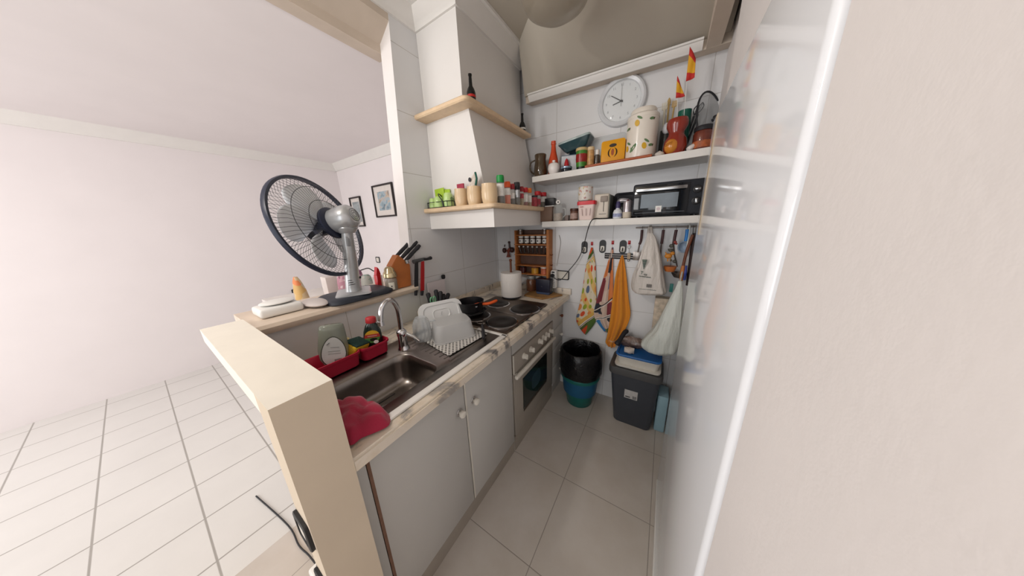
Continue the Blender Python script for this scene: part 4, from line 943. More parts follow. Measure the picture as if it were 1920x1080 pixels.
# ---- towels
def tex_towel(name, kind):
    mt, nt, bs, L = base(name); tc = node(nt, 'ShaderNodeTexCoord'); sp = node(nt, 'ShaderNodeSeparateXYZ'); L(tc.outputs['UV'], sp.inputs[0])
    bs.inputs['Roughness'].default_value = .9; bs.inputs['Sheen Weight'].default_value = .2
    def math_(op, a, b_):
        n = node(nt, 'ShaderNodeMath', operation=op)
        for i, q in enumerate((a, b_)):
            if isinstance(q, (int, float)): n.inputs[i].default_value = q
            else: L(q, n.inputs[i])
        return n.outputs[0]
    def mix(f, a, c):
        n = node(nt, 'ShaderNodeMix', data_type='RGBA')
        L(f, n.inputs[0])
        for i, q in ((6, a), (7, c)):
            if isinstance(q, str): n.inputs[i].default_value = hexc(q)
            else: L(q, n.inputs[i])
        return n.outputs[2]
    U, V = sp.outputs['X'], sp.outputs['Y']
    if kind == 'dots':
        cm = node(nt, 'ShaderNodeCombineXYZ'); L(math_('MULTIPLY', U, .25), cm.inputs[0]); L(V, cm.inputs[1])
        vo = node(nt, 'ShaderNodeTexVoronoi', inp={'Scale': 13, 'Randomness': .3}); L(cm.outputs[0], vo.inputs['Vector'])
        sc = node(nt, 'ShaderNodeSeparateColor'); L(vo.outputs['Color'], sc.inputs[0])
        cr = ramp(nt, [(0, 'd4502a'), (.5, '93a02c'), (.72, 'd98a4a'), (.94, '5d6a86')]); L(sc.outputs[0], cr.inputs['Fac'])
        rad = math_('ADD', math_('MULTIPLY', sc.outputs[1], .22), .2)
        dots = math_('LESS_THAN', vo.outputs['Distance'], rad)
        ground = mix(math_('LESS_THAN', math_('FRACT', math_('MULTIPLY', math_('ADD', V, math_('MULTIPLY', U, .25)), 4), 0), .35), 'd8ccb4', 'd9b36a')
        body = mix(dots, ground, cr.outputs['Color'])
        d = math_('ADD', V, math_('MULTIPLY', U, -.10))     # stripes run on the slant
        hem = ramp(nt, [(0, 'c8481f'), (.10, '4f5a2a'), (.145, 'd9d2c6'), (.155, '6b5c52'), (.165, 'd9d2c6'), (.18, 'd0a552'), (.24, 'ffffff'), (.74, 'd0a552'), (.765, 'd9d2c6'), (.775, '6b5c52'), (.785, 'd9d2c6'), (.80, '46602c'), (.86, 'cf5122')]); L(d, hem.inputs['Fac'])
        sel = math_('MULTIPLY', math_('GREATER_THAN', d, .24), math_('LESS_THAN', d, .74))
        col = mix(sel, hem.outputs['Color'], body)
        gr = math_('MULTIPLY', math_('GREATER_THAN', U, .5), math_('LESS_THAN', d, .145)); col = mix(gr, col, '4d6a2a')
    elif kind == 'patch':
        cm = node(nt, 'ShaderNodeCombineXYZ'); L(math_('MULTIPLY', U, .3), cm.inputs[0]); L(V, cm.inputs[1])
        vo = node(nt, 'ShaderNodeTexVoronoi', distance='CHEBYCHEV', inp={'Scale': 9, 'Randomness': .6}); L(cm.outputs[0], vo.inputs['Vector'])
        sc = node(nt, 'ShaderNodeSeparateColor'); L(vo.outputs['Color'], sc.inputs[0])
        cr = ramp(nt, [(0, 'c9b0a0'), (.28, '3577ad'), (.46, 'd2bcae'), (.58, 'd07a44'), (.72, '7a3038'), (.8, 'c4a596'), (.9, '55703c'), (.95, '2a2b33')]); L(sc.outputs[0], cr.inputs['Fac'])
        d = math_('ADD', V, math_('MULTIPLY', U, -.12))
        st = ramp(nt, [(0, '3a2a2a'), (.02, 'ffffff'), (.285, 'd9d0c6'), (.30, '2a2226'), (.312, 'd9d0c6'), (.325, 'ffffff'), (.455, 'd9d0c6'), (.465, '2a2226'), (.478, 'ffffff')]); L(d, st.inputs['Fac'])
        sx = node(nt, 'ShaderNodeSeparateColor'); L(st.outputs['Color'], sx.inputs[0]); col = mix(math_('GREATER_THAN', sx.outputs[0], .99), st.outputs['Color'], cr.outputs['Color'])
    else:
        wv = node(nt, 'ShaderNodeTexNoise', inp={'Scale': 9}); L(tc.outputs['UV'], wv.inputs['Vector'])
        bandm = math_('MULTIPLY', math_('GREATER_THAN', V, .17), math_('LESS_THAN', V, .20)); col = mix(math_('MULTIPLY', bandm, math_('GREATER_THAN', wv.outputs['Fac'], .47)), 'd98a24', 'e0b890')
        nb = node(nt, 'ShaderNodeTexNoise', inp={'Scale': 260}); L(tc.outputs['UV'], nb.inputs['Vector']); bp = node(nt, 'ShaderNodeBump', inp={'Strength': .25, 'Distance': .003}); L(nb.outputs['Fac'], bp.inputs['Height']); L(bp.outputs['Normal'], bs.inputs['Normal'])
    L(col, bs.inputs['Base Color'])
    return mt
def towel(label, edges, ybase, m, folds, depth, ph=0, nx=28, ny=36):
    """edges: (uL, vL, uR, vR) rows traced on the plane y=ybase; hangs in folds"""
    rows = []
    for a, b_, c, d in edges: rows.append((W(a, b_, y=ybase), W(c, d, y=ybase)))
    Ls = spline([r[0] for r in rows], 5); Rs = spline([r[1] for r in rows], 5)
    def wave(s_, q):
        k = min(1, q*2.2+.12); return -abs(depth)*k*(.5+.5*math.sin(s_*2*PI*folds+ph+q*.8))*(.55+.45*math.sin(s_*PI))
    o = sheet('towel', list(zip(Ls, Rs)), m, nx, None, wave, thick=.003)
    return tag(o, label, 'towel', 'towels hanging on the back wall')
towel('tea towel with orange and green dots hanging nearest the rubbish bin', [(1108.5, 464, 1111, 464), (1104, 480, 1114, 480), (1098, 505, 1117, 500), (1093, 540, 1118, 540), (1087, 570, 1118.5, 570), (1081, 598, 1117, 588), (1088, 615, 1116, 605), (1096, 625, 1099, 627)], -.010, tex_towel('dotted tea towel', 'dots'), 1.5, .018)
towel('patchwork tea towel in blue, white and maroon, between the other two towels', [(1147, 464, 1149.5, 464), (1141, 488, 1150, 486), (1129, 530, 1150, 530), (1119, 564, 1150, 562), (1114, 586, 1150, 590), (1118, 600, 1148, 606), (1131, 618, 1146, 618), (1135, 622, 1144, 622)], -.009, tex_towel('patchwork tea towel', 'patch'), 2.0, .018, 1.0)
towel('plain golden orange towel hanging lowest, beside the tub', [(1165.5, 479, 1168, 478), (1160, 495, 1171, 492), (1154, 520, 1175, 520), (1149, 560, 1179, 560), (1144, 600, 1182, 592), (1138, 632, 1170, 622), (1136, 640, 1157, 644), (1142, 649, 1152, 651)], -.016, tex_towel('golden towel', 'plain'), 2.0, .026, .5)
# key ring
p = W(1180, 459, y=-.018); q = W(1179, 480, y=-.02)
t = thing('key_ring', 'key ring with a pale tag hanging on the red hook', 'keys', (q.x, -.012, q.z-.02))
b = MB(); b.tube([(p.x+.011*math.cos(k), -.018, p.z-.016+.011*math.sin(k)) for k in [2*PI*i/20 for i in range(20)]], .0014, 6, closed=True); obj('ring', b, M_chrome, t)
b = MB(); b.box((q.x-.011, -.021, q.z-.022), (q.x+.011, -.016, q.z+.022), .002); obj('tag', b, mat('tan tag', 'b3a08a', .5, var=.3, scale=60), t)
b = MB(); b.tube([(p.x, -.018, p.z-.027), (q.x, -.018, q.z+.022)], .0012, 5); obj('chain', b, M_chrome, t)
b = MB(); b.tube([(q.x+.008*math.cos(k), -.0185, q.z-.032+.008*math.sin(k)) for k in [2*PI*i/16 for i in range(16)]], .002, 6, closed=True); obj('charm', b, M_steel, t)

# ---- wall socket frame, power strip, cord
a = W(1040, 506, y=-.001); c = W(1067, 525, y=-.001)
xs0, xs1, zs0, zs1 = a.x, c.x, c.z, a.z
t = thing('wall_socket', 'white wall socket in a black frame above the worktop', 'socket', ((xs0+xs1)/2, -.0006, zs0))
b = MB(); b.rings([[((xs0+xs1)/2+p, y_, (zs0+zs1)/2+q) for p, q in rrect((xs1-xs0)-2*i, (zs1-zs0)-2*i, .010, 4)] for i, y_ in ((0, -.0008), (0, -.010), (.002, -.012), (.006, -.012), (.007, -.008))], True, True, False); obj('frame', b, M_black, t)
b = MB(); b.box((xs0+.007, -.0085, zs0+.007), (xs1-.007, -.001, zs1-.007)); b.box(((xs0+xs1)/2-.0008, -.0095, zs0+.007), ((xs0+xs1)/2+.0008, -.0085, zs1-.007)); obj('plate', b, M_offwhite, t)
p0 = W(1041, 507, y=-.058)-Vector((.022, 0, 0)); p1 = W(1043, 547, y=-.058)-Vector((.022, 0, 0))
t = thing('power_strip', 'white upright power strip with a black plug beside the blue tub', 'power strip', (p1.x, -.045, .953))
zt = p0.z; zb_ = max(p1.z, .9535)
b = MB(); b.M = Matrix.Identity(4); b.rings([[((p0.x+p1.x)/2+p, y_, (zt+zb_)/2+q) for p, q in rrect(.05-2*i, (zt-zb_)-2*i, .014, 4)] for i, y_ in ((.003, -.020), (0, -.024), (0, -.056), (.004, -.062))], True, True, True); obj('body', b, M_white, t)
for k in range(4):
    zq = zb_+.025+k*.033
    if zq > zt-.02: break
    b = MB(); xq = (p0.x+p1.x)/2
    b.lathe([(.0155, -.0622), (.0155, -.0628), (.0145, -.0628)], (xq, 0, zq), 18, 'y', cap=(False, False)); b.lathe([(.003, -.0622), (.001, -.0626)], (xq-.006, 0, zq+.003), 8, 'y'); b.lathe([(.003, -.0622), (.001, -.0626)], (xq+.006, 0, zq-.003), 8, 'y'); obj('outlet', b, M_soft, t)
b = MB(); xq = (p0.x+p1.x)/2; zq = zt-.045; b.lathe([(.017, -.063), (.016, -.085), (.010, -.094)], (xq-.004, 0, zq), 16, 'y'); plug = (xq-.004, -.092, zq)
tag(obj('power_plug', b, M_black), 'round black plug in the upright power strip', 'plug')
b = MB(); b.box((xq-.014, -.066, zt-.022), (xq+.012, -.0625, zt-.010), .002); obj('switch', b, M_black, t)
b = MB(); g = lambda u, v, yy: W(u, v, y=yy)
pts = [Vector(plug), g(1050, 525, -.075), g(1066, 508, -.05), g(1083, 487, -.033), g(1093, 466, -.036), g(1098, 447, -.12), g(1103, 428, -.272), g(1109, 414, -.278), Vector((g(1117, 407, -.255).x, -.255, Z2+.006)), Vector((1.015, -.225, Z2+.005)), Vector((1.06, -.205, Z2+.005)), Vector((1.10, -.16, Z2+.010)), Vector((1.135, -.12, Z2+.035)), Vector((1.15, -.075, Z2+.05))]
b.tube(spline(pts, 7), .0034, 7); tag(obj('appliance_cable', b, M_black), 'black cable running from the power strip up over the lower shelf', 'cable')
b = MB(); pts = [g(1048, 441, -.006), g(1051, 455, -.006), g(1047, 480, -.006), g(1044, 498, -.006)]; b.tube(spline(pts, 6), .002, 6); tag(obj('wall_cable', b, mat('grey cable', 'b8b4b2', .5)), 'thin grey cable running down the tiles beside the spice rack', 'cable')

# ---- utensil rail and what hangs from it
zr = W(1250, 426, y=-.055).z
a = W(1192, 428, y=-.055).x
t = thing('utensil_rail', 'steel utensil rail fixed under the lower shelf', 'rail', ((a+1.55)/2, -.055, zr))
b = MB(); b.tube([(a, -.055, zr), (1.555, -.055, zr)], .005, 10); obj('bar', b, M_steel, t)
for xq in (a+.02, 1.40, 1.54):
    b = MB(); b.tube([(xq, -.0006, zr), (xq, -.055, zr)], .004, 8); obj('bracket', b, M_steel, t)
def hang(name, label, pts, r, m, head=None, hm=None, cat='utensil', grp='utensils on the rail'):
    """pts: (u, v, y); a small hook loop over the rail, the handle, then a head"""
    P = [W(u, v, y=y_) for u, v, y_ in pts]
    t = thing(name, label, cat, P[-1], 0, grp)
    b = MB(); b.tube(spline(P, 5), r, 10); obj('handle', b, m, t)
    b = MB(); b.tube(spline([P[0], (P[0].x, -.0605, zr-.003), (P[0].x, -.0625, zr+.004), (P[0].x, -.056, zr+.0075), (P[0].x, -.0487, zr+.003)], 4), .0018, 6); obj('hook', b, M_steel, t)
    if head: b = MB(); head(b, P); obj('head', b, hm, t)
    return t
M_dkhandle = mat('dark red wood handle', '3e1f20', .45, var=.15, scale=40)
hang('spatula', 'slotted spatula with a dark handle, leftmost on the rail', [(1204, 431, -.064), (1202, 450, -.064), (1199, 458, -.064)], .0085, M_dkhandle, lambda b, P: (b.tube([P[-1], W(1196, 473, y=-.060)], .005, 8), b.box((W(1196, 473, y=-.06).x-.028, -.063, W(1196, 488, y=-.06).z), (W(1196, 473, y=-.06).x+.018, -.060, W(1196, 472, y=-.06).z), .001)), M_steel)
hang('serving_fork', 'serving spoon with a dark handle right of the hanging shop bag', [(1244, 431, -.064), (1242, 446, -.064), (1240.5, 457, -.064)], .0085, M_dkhandle, lambda b, P: (b.tube([P[-1], W(1238, 478, y=-.06), W(1236, 500, y=-.055)], .005, 8), b.sphere(W(1235, 508, y=-.052), (.022, .009, .03), 14, 8)), M_steel)
hang('ladle', 'ladle with a dark red handle behind the figurine ornament', [(1268, 431, -.062), (1265, 446, -.062), (1263, 458, -.062)], .009, M_dkhandle, lambda b, P: (b.tube([P[-1], W(1265, 480, y=-.045), W(1270, 500, y=-.04)], .004, 8), b.lathe([(.001, -.035), (.03, -.028), (.045, -.005), (.047, .004), (.042, .004), (.028, -.022), (.001, -.029)], W(1274, 512, y=-.052), 24, cap=(False, False))), M_steel)
M_blue = mat('bright blue plastic', '1c78c4', .35)
hang('strainer', 'bright blue handled mesh strainer near the fridge edge', [(1289, 430, -.066), (1288, 441, -.066), (1286, 452, -.066)], .0105, M_blue, lambda b, P: (b.tube([W(1281, 463, y=-.062)+Vector((.027*math.cos(k), 0, .034*math.sin(k))) for k in [2*PI*i/24 for i in range(24)]], .004, 8, closed=True), b.rings([[W(1281, 463, y=-.062)+Vector((.027*q*math.cos(k), .02*(1-q*q), .034*q*math.sin(k))) for k in [2*PI*i/24 for i in range(24)]] for q in (1, .8, .5, .2)], True, False, True)), mat('blue grey mesh', '8fa0b4', .5, var=.2, scale=300))
hang('knife_sheath', 'long dark brown leather strap hanging at the fridge edge', [(1304, 437, -.075), (1300, 465, -.078), (1295, 505, -.078), (1291, 535, -.078)], .016, mat('dark brown leather', '2a1a1b', .6, var=.2), None, None)
hang('wooden_spatula', 'red brown wooden spatula in front of the dark strap', [(1299, 440, -.098), (1288, 470, -.100), (1281, 498, -.102)], .0085, M_brown, lambda b, P: b.tube(spline([P[-1], W(1279, 512, y=-.102), W(1277, 526, y=-.102)], 4), [.009, .010, .0115, .012, .0125, .0125, .012, .011, .009], 10), mat('orange wood', 'b5703c', .5, var=.15))
p = W(1284, 500, y=-.12)
b = MB(); b.tube(spline([W(1287, 498, y=-.105), W(1285, 512, y=-.108), W(1283, 525, y=-.11)], 5), [.006]*4+[.008]*7, 8); tag(obj('blue_scissors_handle', b, mat('royal blue plastic', '2b3f8f', .4)), 'royal blue handled tool hanging beside the wooden spatula', 'utensil')
# hanging figurine ornament
p = W(1262, 478, y=-.10)
t = thing('hanging_ornament', 'hanging clay ornament of three small figures and a pot', 'ornament', (p.x, -.10, W(1258, 510, y=-.10).z))
M_terra = mat('terracotta', 'b0642c', .5, var=.2, scale=40); M_orange2 = mat('orange clay', 'c9832d', .45, var=.1); M_dkclay = mat('dark clay', '4b4a43', .5, var=.3, scale=50)
g = lambda u, v, yy=-.10: W(u, v, y=yy)
b = MB(); b.tube([g(1267, 452, -.06), g(1262, 465), g(1258, 480), g(1257, 500)], .0012, 5); obj('string', b, M_soft, t)
b = MB(); b.lathe([(.012, -.022), (.026, -.020), (.034, 0), (.036, .014), (.030, .014), (.001, .008)], g(1256, 503), 22); obj('clay_pot', b, M_terra, t)
b = MB(); b.sphere(g(1253, 480), (.021, .014, .017), 14, 10); b.sphere(g(1261, 475), (.013, .011, .012), 12, 8); b.tube([g(1250, 478), g(1248, 473)], .004, 6); b.tube([g(1252, 485), g(1252, 490)], .004, 6); b.tube([g(1256, 485), g(1257, 490)], .004, 6); obj('orange_figure', b, M_orange2, t)
b = MB(); b.sphere(g(1259, 461), (.013, .010, .013), 14, 8); b.sphere(g(1258, 469), (.016, .011, .011), 12, 8); b.tube([g(1252, 467), g(1264, 469)], .004, 6); obj('grey_figure', b, M_dkclay, t)
b = MB(); b.sphere(g(1266, 454), (.009, .009, .010), 12, 8); b.sphere(g(1268, 457), (.007, .007, .007), 10, 6); obj('red_figure', b, mat('dull red clay', '8d3a34', .5), t)
b = MB(); b.sphere(g(1265, 490), (.013, .011, .011), 12, 8); b.sphere(g(1258, 488), (.008, .008, .007), 10, 6); obj('dark_figure', b, M_dkclay, t)

# ---- plastic bags
def bag_mat(name, h, alpha):
    mt, nt, bs, L = base(name); tc = node(nt, 'ShaderNodeTexCoord')
    mp = node(nt, 'ShaderNodeMapping'); mp.inputs['Scale'].default_value = (26, 26, 5); L(tc.outputs['Object'], mp.inputs['Vector'])
    nz = node(nt, 'ShaderNodeTexNoise', inp={'Scale': 1, 'Detail': 4}); L(mp.outputs[0], nz.inputs['Vector'])
    bp = node(nt, 'ShaderNodeBump', inp={'Strength': .8, 'Distance': .02}); L(nz.outputs['Fac'], bp.inputs['Height']); L(bp.outputs['Normal'], bs.inputs['Normal'])
    bs.inputs['Base Color'].default_value = hexc(h); bs.inputs['Roughness'].default_value = .35; bs.inputs['Alpha'].default_value = alpha; bs.inputs['Subsurface Weight'].default_value = 0
    return mt
def bag(name, label, rows, yc, dep, m, cat='bag', seed=1, flat=.6, n=40, par=None):
    """rows (uL, uR, v) traced on the plane through the bag's middle; depth follows the width"""
    rnd = random.Random(seed); ph = [rnd.uniform(0, 6) for _ in range(4)]
    L_ = spline([W(a, v, y=yc) for a, b_, v in rows], 4); R_ = spline([W(b_, v, y=yc) for a, b_, v in rows], 4)
    rs = []; N = len(L_)
    for j, (l, r_) in enumerate(zip(L_, R_)):
        q = j/(N-1); c = (l+r_)/2; hw = (r_-l).length/2; d = min(dep, hw*.9+.004)*min(1, .25+1.6*q)
        if q > .86: d *= 1-.55*(q-.86)/.14
        ring = []
        for i in range(n):
            a = 2*PI*i/n; ca, sa = math.cos(a), math.sin(a)
            ruf = 1+(.07*math.sin(9*a+ph[0]+q*2)+.05*math.sin(14*a+ph[1]-q*3))*(1-q*.75)+(.030*math.sin(5*a+5*q+ph[2])+.022*math.sin(8*a-9*q+ph[3])+.016*math.sin(17*a+3*q))*min(1, q*2)
            px = abs(ca)**flat*math.copysign(1, ca); py = abs(sa)**flat*math.copysign(1, sa)
            ring.append((c.x+px*hw*min(1, ruf), c.y+py*d*ruf, lerp(l.z, r_.z, (px+1)/2)))
        rs.append(ring)
    b = MB(); b.rings(rs, True, False, True)
    o = obj(name, b, m, par, angle=80)
    return o
M_bag = bag_mat('white shop bag', 'cdc6bf', 1); M_bag2 = bag_mat('thin white bag', 'd3d8d2', .93)
t = thing('shop_bag', 'white plastic shop bag with a green print hanging full from the rail', 'bag', (1.33, -.11, W(1220, 555, y=-.11).z))
bag('sack', '', [(1214, 1224, 437), (1212, 1230, 446), (1205, 1236, 465), (1197, 1241, 490), (1187, 1245, 515), (1184, 1248, 535), (1190, 1250, 546), (1210, 1246, 552)], -.105, .075, M_bag, seed=3, par=t)
b = MB()
for k in (-1, 1): b.tube(spline([(W(1219+3*k, 438, y=-.105)), Vector((W(1219+2*k, 430, y=-.08).x, -.085, zr-.004)), Vector((W(1219+k, 426, y=-.06).x, -.066, zr+.004)), Vector((W(1219+k, 426, y=-.06).x, -.055, zr+.0085)), Vector((W(1219+k, 426, y=-.06).x, -.046, zr))], 4), [.009]*6+[.006]*11, 8)
obj('handle', b, M_bag, t)
M_gprint = mat('dark green print', '23453a', .6)
def on_bag(u, v, yy=-.186): return W(u, v, y=yy)
b = MB(); q = on_bag(1208, 495); 
for k in range(7): f = k/6; b.prism([(q.x-.011*(1-f)*1.1-.003, q.y, q.z+.028-f*.055), (q.x+.011*(1-f)*1.1+.003, q.y, q.z+.028-f*.055), (q.x+.002+.011*(1-f), q.y, q.z+.022-f*.055), (q.x-.002-.011*(1-f), q.y, q.z+.022-f*.055)], (0, .004, 0))
q = on_bag(1207, 513); b.text('T', .028, Matrix.Translation((q.x-.012, q.y, q.z+.004)) @ Matrix.Rotation(.15, 4, 'Y') @ RX, .001); b.text('us', .022, Matrix.Translation((q.x+.010, q.y, q.z-.005)) @ Matrix.Rotation(.2, 4, 'Y') @ RX, .001)
q = on_bag(1209, 518.5)
b.tube([(q.x-.034+.068*i/20, q.y, q.z+.003*math.sin(i*2.4)-.004*i/20) for i in range(21)], .0016, 5)
q = on_bag(1217, 536, -.183); b.mi = 1
for k in range(7): b.box((q.x-.015+k*.0045, q.y-.001, q.z-.011), (q.x-.0125+k*.0045, q.y+.002, q.z+.011))
b.mi = 0; q = on_bag(1214, 543, -.18); b.tube([(q.x-.05+.1*i/20, q.y, q.z+.0015*math.sin(i*2.9)) for i in range(21)], .0012, 5)
obj('print', b, [M_gprint, mat('grey print', '6f6a68', .6)], t)
t = thing('carrier_bag', 'thin translucent white carrier bag hanging full over the grey bin', 'bag', (1.47, -.22, W(1240, 660, y=-.22).z))
bag('sack', '', [(1272, 1279, 527), (1266, 1280, 540), (1254, 1281, 562), (1240, 1280, 590), (1225, 1278, 615), (1204, 1274, 638), (1207, 1270, 650), (1228, 1266, 660), (1244, 1258, 665)], -.20, .085, M_bag2, seed=8, flat=.75, par=t)
b = MB(); p = W(1275, 529, y=-.2); b.tube(spline([p, W(1278, 515, y=-.13), W(1281, 500, y=-.09), W(1287, 470, y=-.075), Vector((W(1291, 440, y=-.06).x, -.068, zr-.004)), Vector((W(1291, 430, y=-.06).x, -.058, zr+.008)), Vector((W(1291, 430, y=-.06).x, -.047, zr+.001))], 4), .0045, 8); obj('handle', b, M_bag2, t)
# calendar-like paper bag behind the bags
a = W(1228, 590, y=-.03); c = W(1252, 590, y=-.03); tp = W(1238, 552, y=-.03)
M_paper = mat('patterned paper', 'c6b7a4', .7, var=.3, scale=35)
# ================================================================ on the worktop
ZT = .9003
def mtx(o, ex, ez=None):
    """matrix with local x along ex, local z near ez"""
    ex = Vector(ex).normalized(); ez = Vector(ez or (0, 0, 1)); ey = ez.cross(ex).normalized(); ez = ex.cross(ey)
    return Matrix(((ex.x, ey.x, ez.x, o[0]), (ex.y, ey.y, ez.y, o[1]), (ex.z, ey.z, ez.z, o[2]), (0, 0, 0, 1)))
# ---- red sink caddy
M_redtray = mat('crimson plastic', 'b3213c', .4, var=.05)
tx0, tx1, ty0, ty1, tzb, tzr = .155, .285, -1.740, -1.368, .9072, .978
t = thing('sink_caddy', 'crimson two-part plastic caddy along the back of the sink', 'caddy', ((tx0+tx1)/2, (ty0+ty1)/2, tzb))
def bin_(y0, y1, nm):
    b = MB(); cx_, cy_, w_, h_ = (tx0+tx1)/2, (y0+y1)/2, tx1-tx0, y1-y0
    rs = []
    for z, i in ((tzb, .012), (tzb+.006, .006), (tzr-.012, .002), (tzr-.010, -.003), (tzr, -.003), (tzr+.001, .001), (tzr-.004, .005), (tzb+.01, .011)):
        ring = []
        for p, q in rrect(w_-2*i, h_-2*i, .022, 5):
            dip = -.012*math.cos(q/h_*PI)**2 if (p > 0 and z > tzb+.03) else 0
            ring.append((cx_+p, cy_+q, z+dip))
        rs.append(ring)
    b.rings(rs, True, True, True); obj(nm, b, M_redtray, t)
bin_(ty0, -1.506, 'tray'); bin_(-1.500, ty1, 'tray')
# clear dish soap bottle lying upside down
M_soapb = mat('clear grey green soap', '8b9184', .12, alpha=.72, coat=.4)
bx, by = .226, -1.592
t = thing('dish_soap_bottle', 'clear grey green dish soap bottle with a white oval label, in the caddy', 'bottle', (bx, by, tzb+.013))
ex = Vector((.36, .92, -.10)); up = Vector((-.18, -.16, 1))
mm = mtx((bx, by, tzb+.013), ex, up)
b = MB(); b.M = mm
rs = [[(p*w_, q*d_, z) for p, q in [(math.cos(k), math.sin(k)) for k in [2*PI*i/28 for i in range(28)]]] for z, w_, d_ in ((0, .022, .016), (.006, .030, .020), (.05, .052, .028), (.09, .055, .030), (.14, .050, .029), (.175, .046, .027), (.192, .043, .024), (.197, .036, .018))]
b.rings(rs, True, True, True); obj('bottle', b, M_soapb, t, angle=60)
b = MB(); b.M = mm; pts = []
for i in range(28):
    k = 2*PI*i/28; p = .041*math.cos(k)*(1-.18*math.sin(k)); z = .085+.062*math.sin(k); pts.append((p, z))
A = [b.v((p, -.0335-(.0)*abs(p), z)) for p, z in pts]; b.f(A); B = [b.v((p*1.07, -.0325, .085+(z-.085)*1.05)) for p, z in pts]; b.mi = 1; b.f(B); b.mi = 2
for k in range(7): b.box((.000+k*.0036, -.0342, .038), (.0022+k*.0036, -.0336, .050))
b.tube([(-.022, -.0340, .118), (-.012, -.0340, .126)], .0015, 5); b.tube([(-.01, -.0340, .104), (.02, -.0340, .100)], .0007, 5); b.tube([(-.02, -.0340, .088), (.022, -.0340, .084)], .0006, 5); b.tube([(-.02, -.0340, .078), (.024, -.0340, .073)], .0006, 5)
obj('label', b, [mat('silver white label', 'c9cbca', .5, var=.03), mat('dark label edge', '2c302b', .5), mat('grey small print', '5f6263', .6)], t, recalc=False)
# yellow sponge with green scourer
mm = mtx((.222, -1.490, tzb+.078), (-.42, .88, -.22), (.34, .22, .91))
t = thing('sponge', 'yellow washing-up sponge with a dark green scouring face', 'sponge', (.218, -1.492, tzb+.05))
b = MB(); b.M = mm; b.box((-.044, -.034, -.038), (.044, .034, .010), .006, 3); obj('foam', b, mat('yellow foam', 'd9b32e', .9, var=.08, bump=.4, bscale=180), t)
b = MB(); b.M = mm; b.box((-.043, -.033, .0102), (.043, .033, .019), .003); obj('scourer', b, mat('dark green scourer', '26423d', .95, var=.2, scale=120, bump=.5, bscale=220), t)
b = MB(); b.M = mtx((.178, -1.530, tzb+.090), (.1, .97, -.35), (.6, -.2, .75)); b.box((-.05, -.03, -.012), (.03, .03, .008), .005); tag(obj('dish_cloth', b, mat('pale yellow cloth', 'c9b981', .9, var=.06, bump=.3, bscale=150)), 'pale yellow cloth pad behind the sponge in the caddy', 'cloth')
# dark green bottle with red cap
bx, by = .215, -1.414
t = thing('scrub_bottle', 'dark green bottle with a red cap and colourful label in the right caddy part', 'bottle', (bx, by, tzb+.0125))
mm = mtx((bx, by, tzb+.0125), (.52, .85, -.05), (-.10, -.06, 1))
M_dgreen = mat('dark green bottle', '10241f', .2, coat=.3)
b = MB(); b.M = mm; E = lambda w_, d_, z: [(w_*math.cos(k), d_*math.sin(k), z) for k in [2*PI*i/28 for i in range(28)]]
b.rings([E(.036, .022, 0), E(.041, .026, .006), E(.042, .027, .06), E(.038, .026, .10), E(.028, .021, .128), E(.019, .017, .142)], True, True, True); obj('body', b, M_dgreen, t)
b = MB(); b.M = mm; b.rings([E(.021, .019, .1425), E(.024, .02, .146), E(.023, .019, .168), E(.018, .016, .172)], True, True, True); obj('cap', b, mat('coral red cap', 'b92f35', .4), t)
def cap_poly(b, pts, yy): A = [b.v((p, yy, z)) for p, z in pts]; b.f(A)
b = MB(); b.M = mm; cir = lambda r_, cz, z0, z1, w_=1: [(w_*math.sqrt(max(0, r_*r_-(z-cz)**2)), z) for z in [lerp(z0, z1, i/8) for i in range(9)]]
def band(z0, z1, m_, yy=-.0282):
    R = cir(.033, .078, z0, z1); Lft = [(-p, z) for p, z in reversed(R)]; b.mi = m_; cap_poly(b, R+Lft, yy)
band(.091, .1108, 0); band(.074, .091, 1); band(.046, .074, 2)
b.mi = 3; b.tube([(-.02+.04*i/26, -.0286, .0822+.0024*math.sin(i*2.1)) for i in range(27)], .0007, 4); cap_poly(b, [(.014+.011*math.cos(k), .050+.009*math.sin(k)) for k in [2*PI*i/14 for i in range(14)]], -.0286)
b.mi = 4; cap_poly(b, [(.004+.016*math.cos(k), .063+.008*math.sin(k)) for k in [2*PI*i/14 for i in range(14)]], -.0284)
obj('label', b, [mat('label yellow', 'd8a92b', .5), mat('label red', 'b3322c', .5), mat('label green', '4b7f3a', .5, var=.2, scale=60), M_white, M_dgreen], t, recalc=False)
# ---- crimson cloth over the sink edge
outl = [(.46, -1.752), (.47, -1.70), (.50, -1.668), (.545, -1.636), (.60, -1.628), (.655, -1.622), (.695, -1.628), (.722, -1.645), (.726, -1.662), (.715, -1.69), (.70, -1.72), (.692, -1.752), (.58, -1.757)]
oc = Vector((.595, -1.695, 0)); P3 = spline([(x_, y_, 0) for x_, y_ in outl]+[(outl[0][0], outl[0][1], 0)], 5)[:-1]
def hz(p): return .010+.034*abs(math.sin(p.x*24+p.y*17+1.2*math.sin(p.y*22)))**.8+.016*abs(math.sin(p.x*40-p.y*62+2))-.006*math.sin(p.x*90+p.y*70)
b = MB(); rs = []
for q in (1, .985, .93, .82, .68, .52, .36, .2, .08):
    ring = []
    for p in P3:
        w_ = oc.lerp(p, q); edge = min(1, (1-q)*6)
        ring.append((w_.x, w_.y, .9082+edge*max(.004, .014+.42*hz(w_)+.008*(1-q))))
    rs.append(ring)
b.rings(rs, True, False, True); b.rings([[(p[0], p[1], .9078) for p in rs[0]], rs[0]], True, True, False)
tag(obj('kitchen_cloth', b, mat('crimson cloth', 'a01f3e', .9, var=.08, sheen=.3, bump=.15, bscale=200), angle=80), 'crumpled crimson cloth over the front corner of the sink', 'cloth')

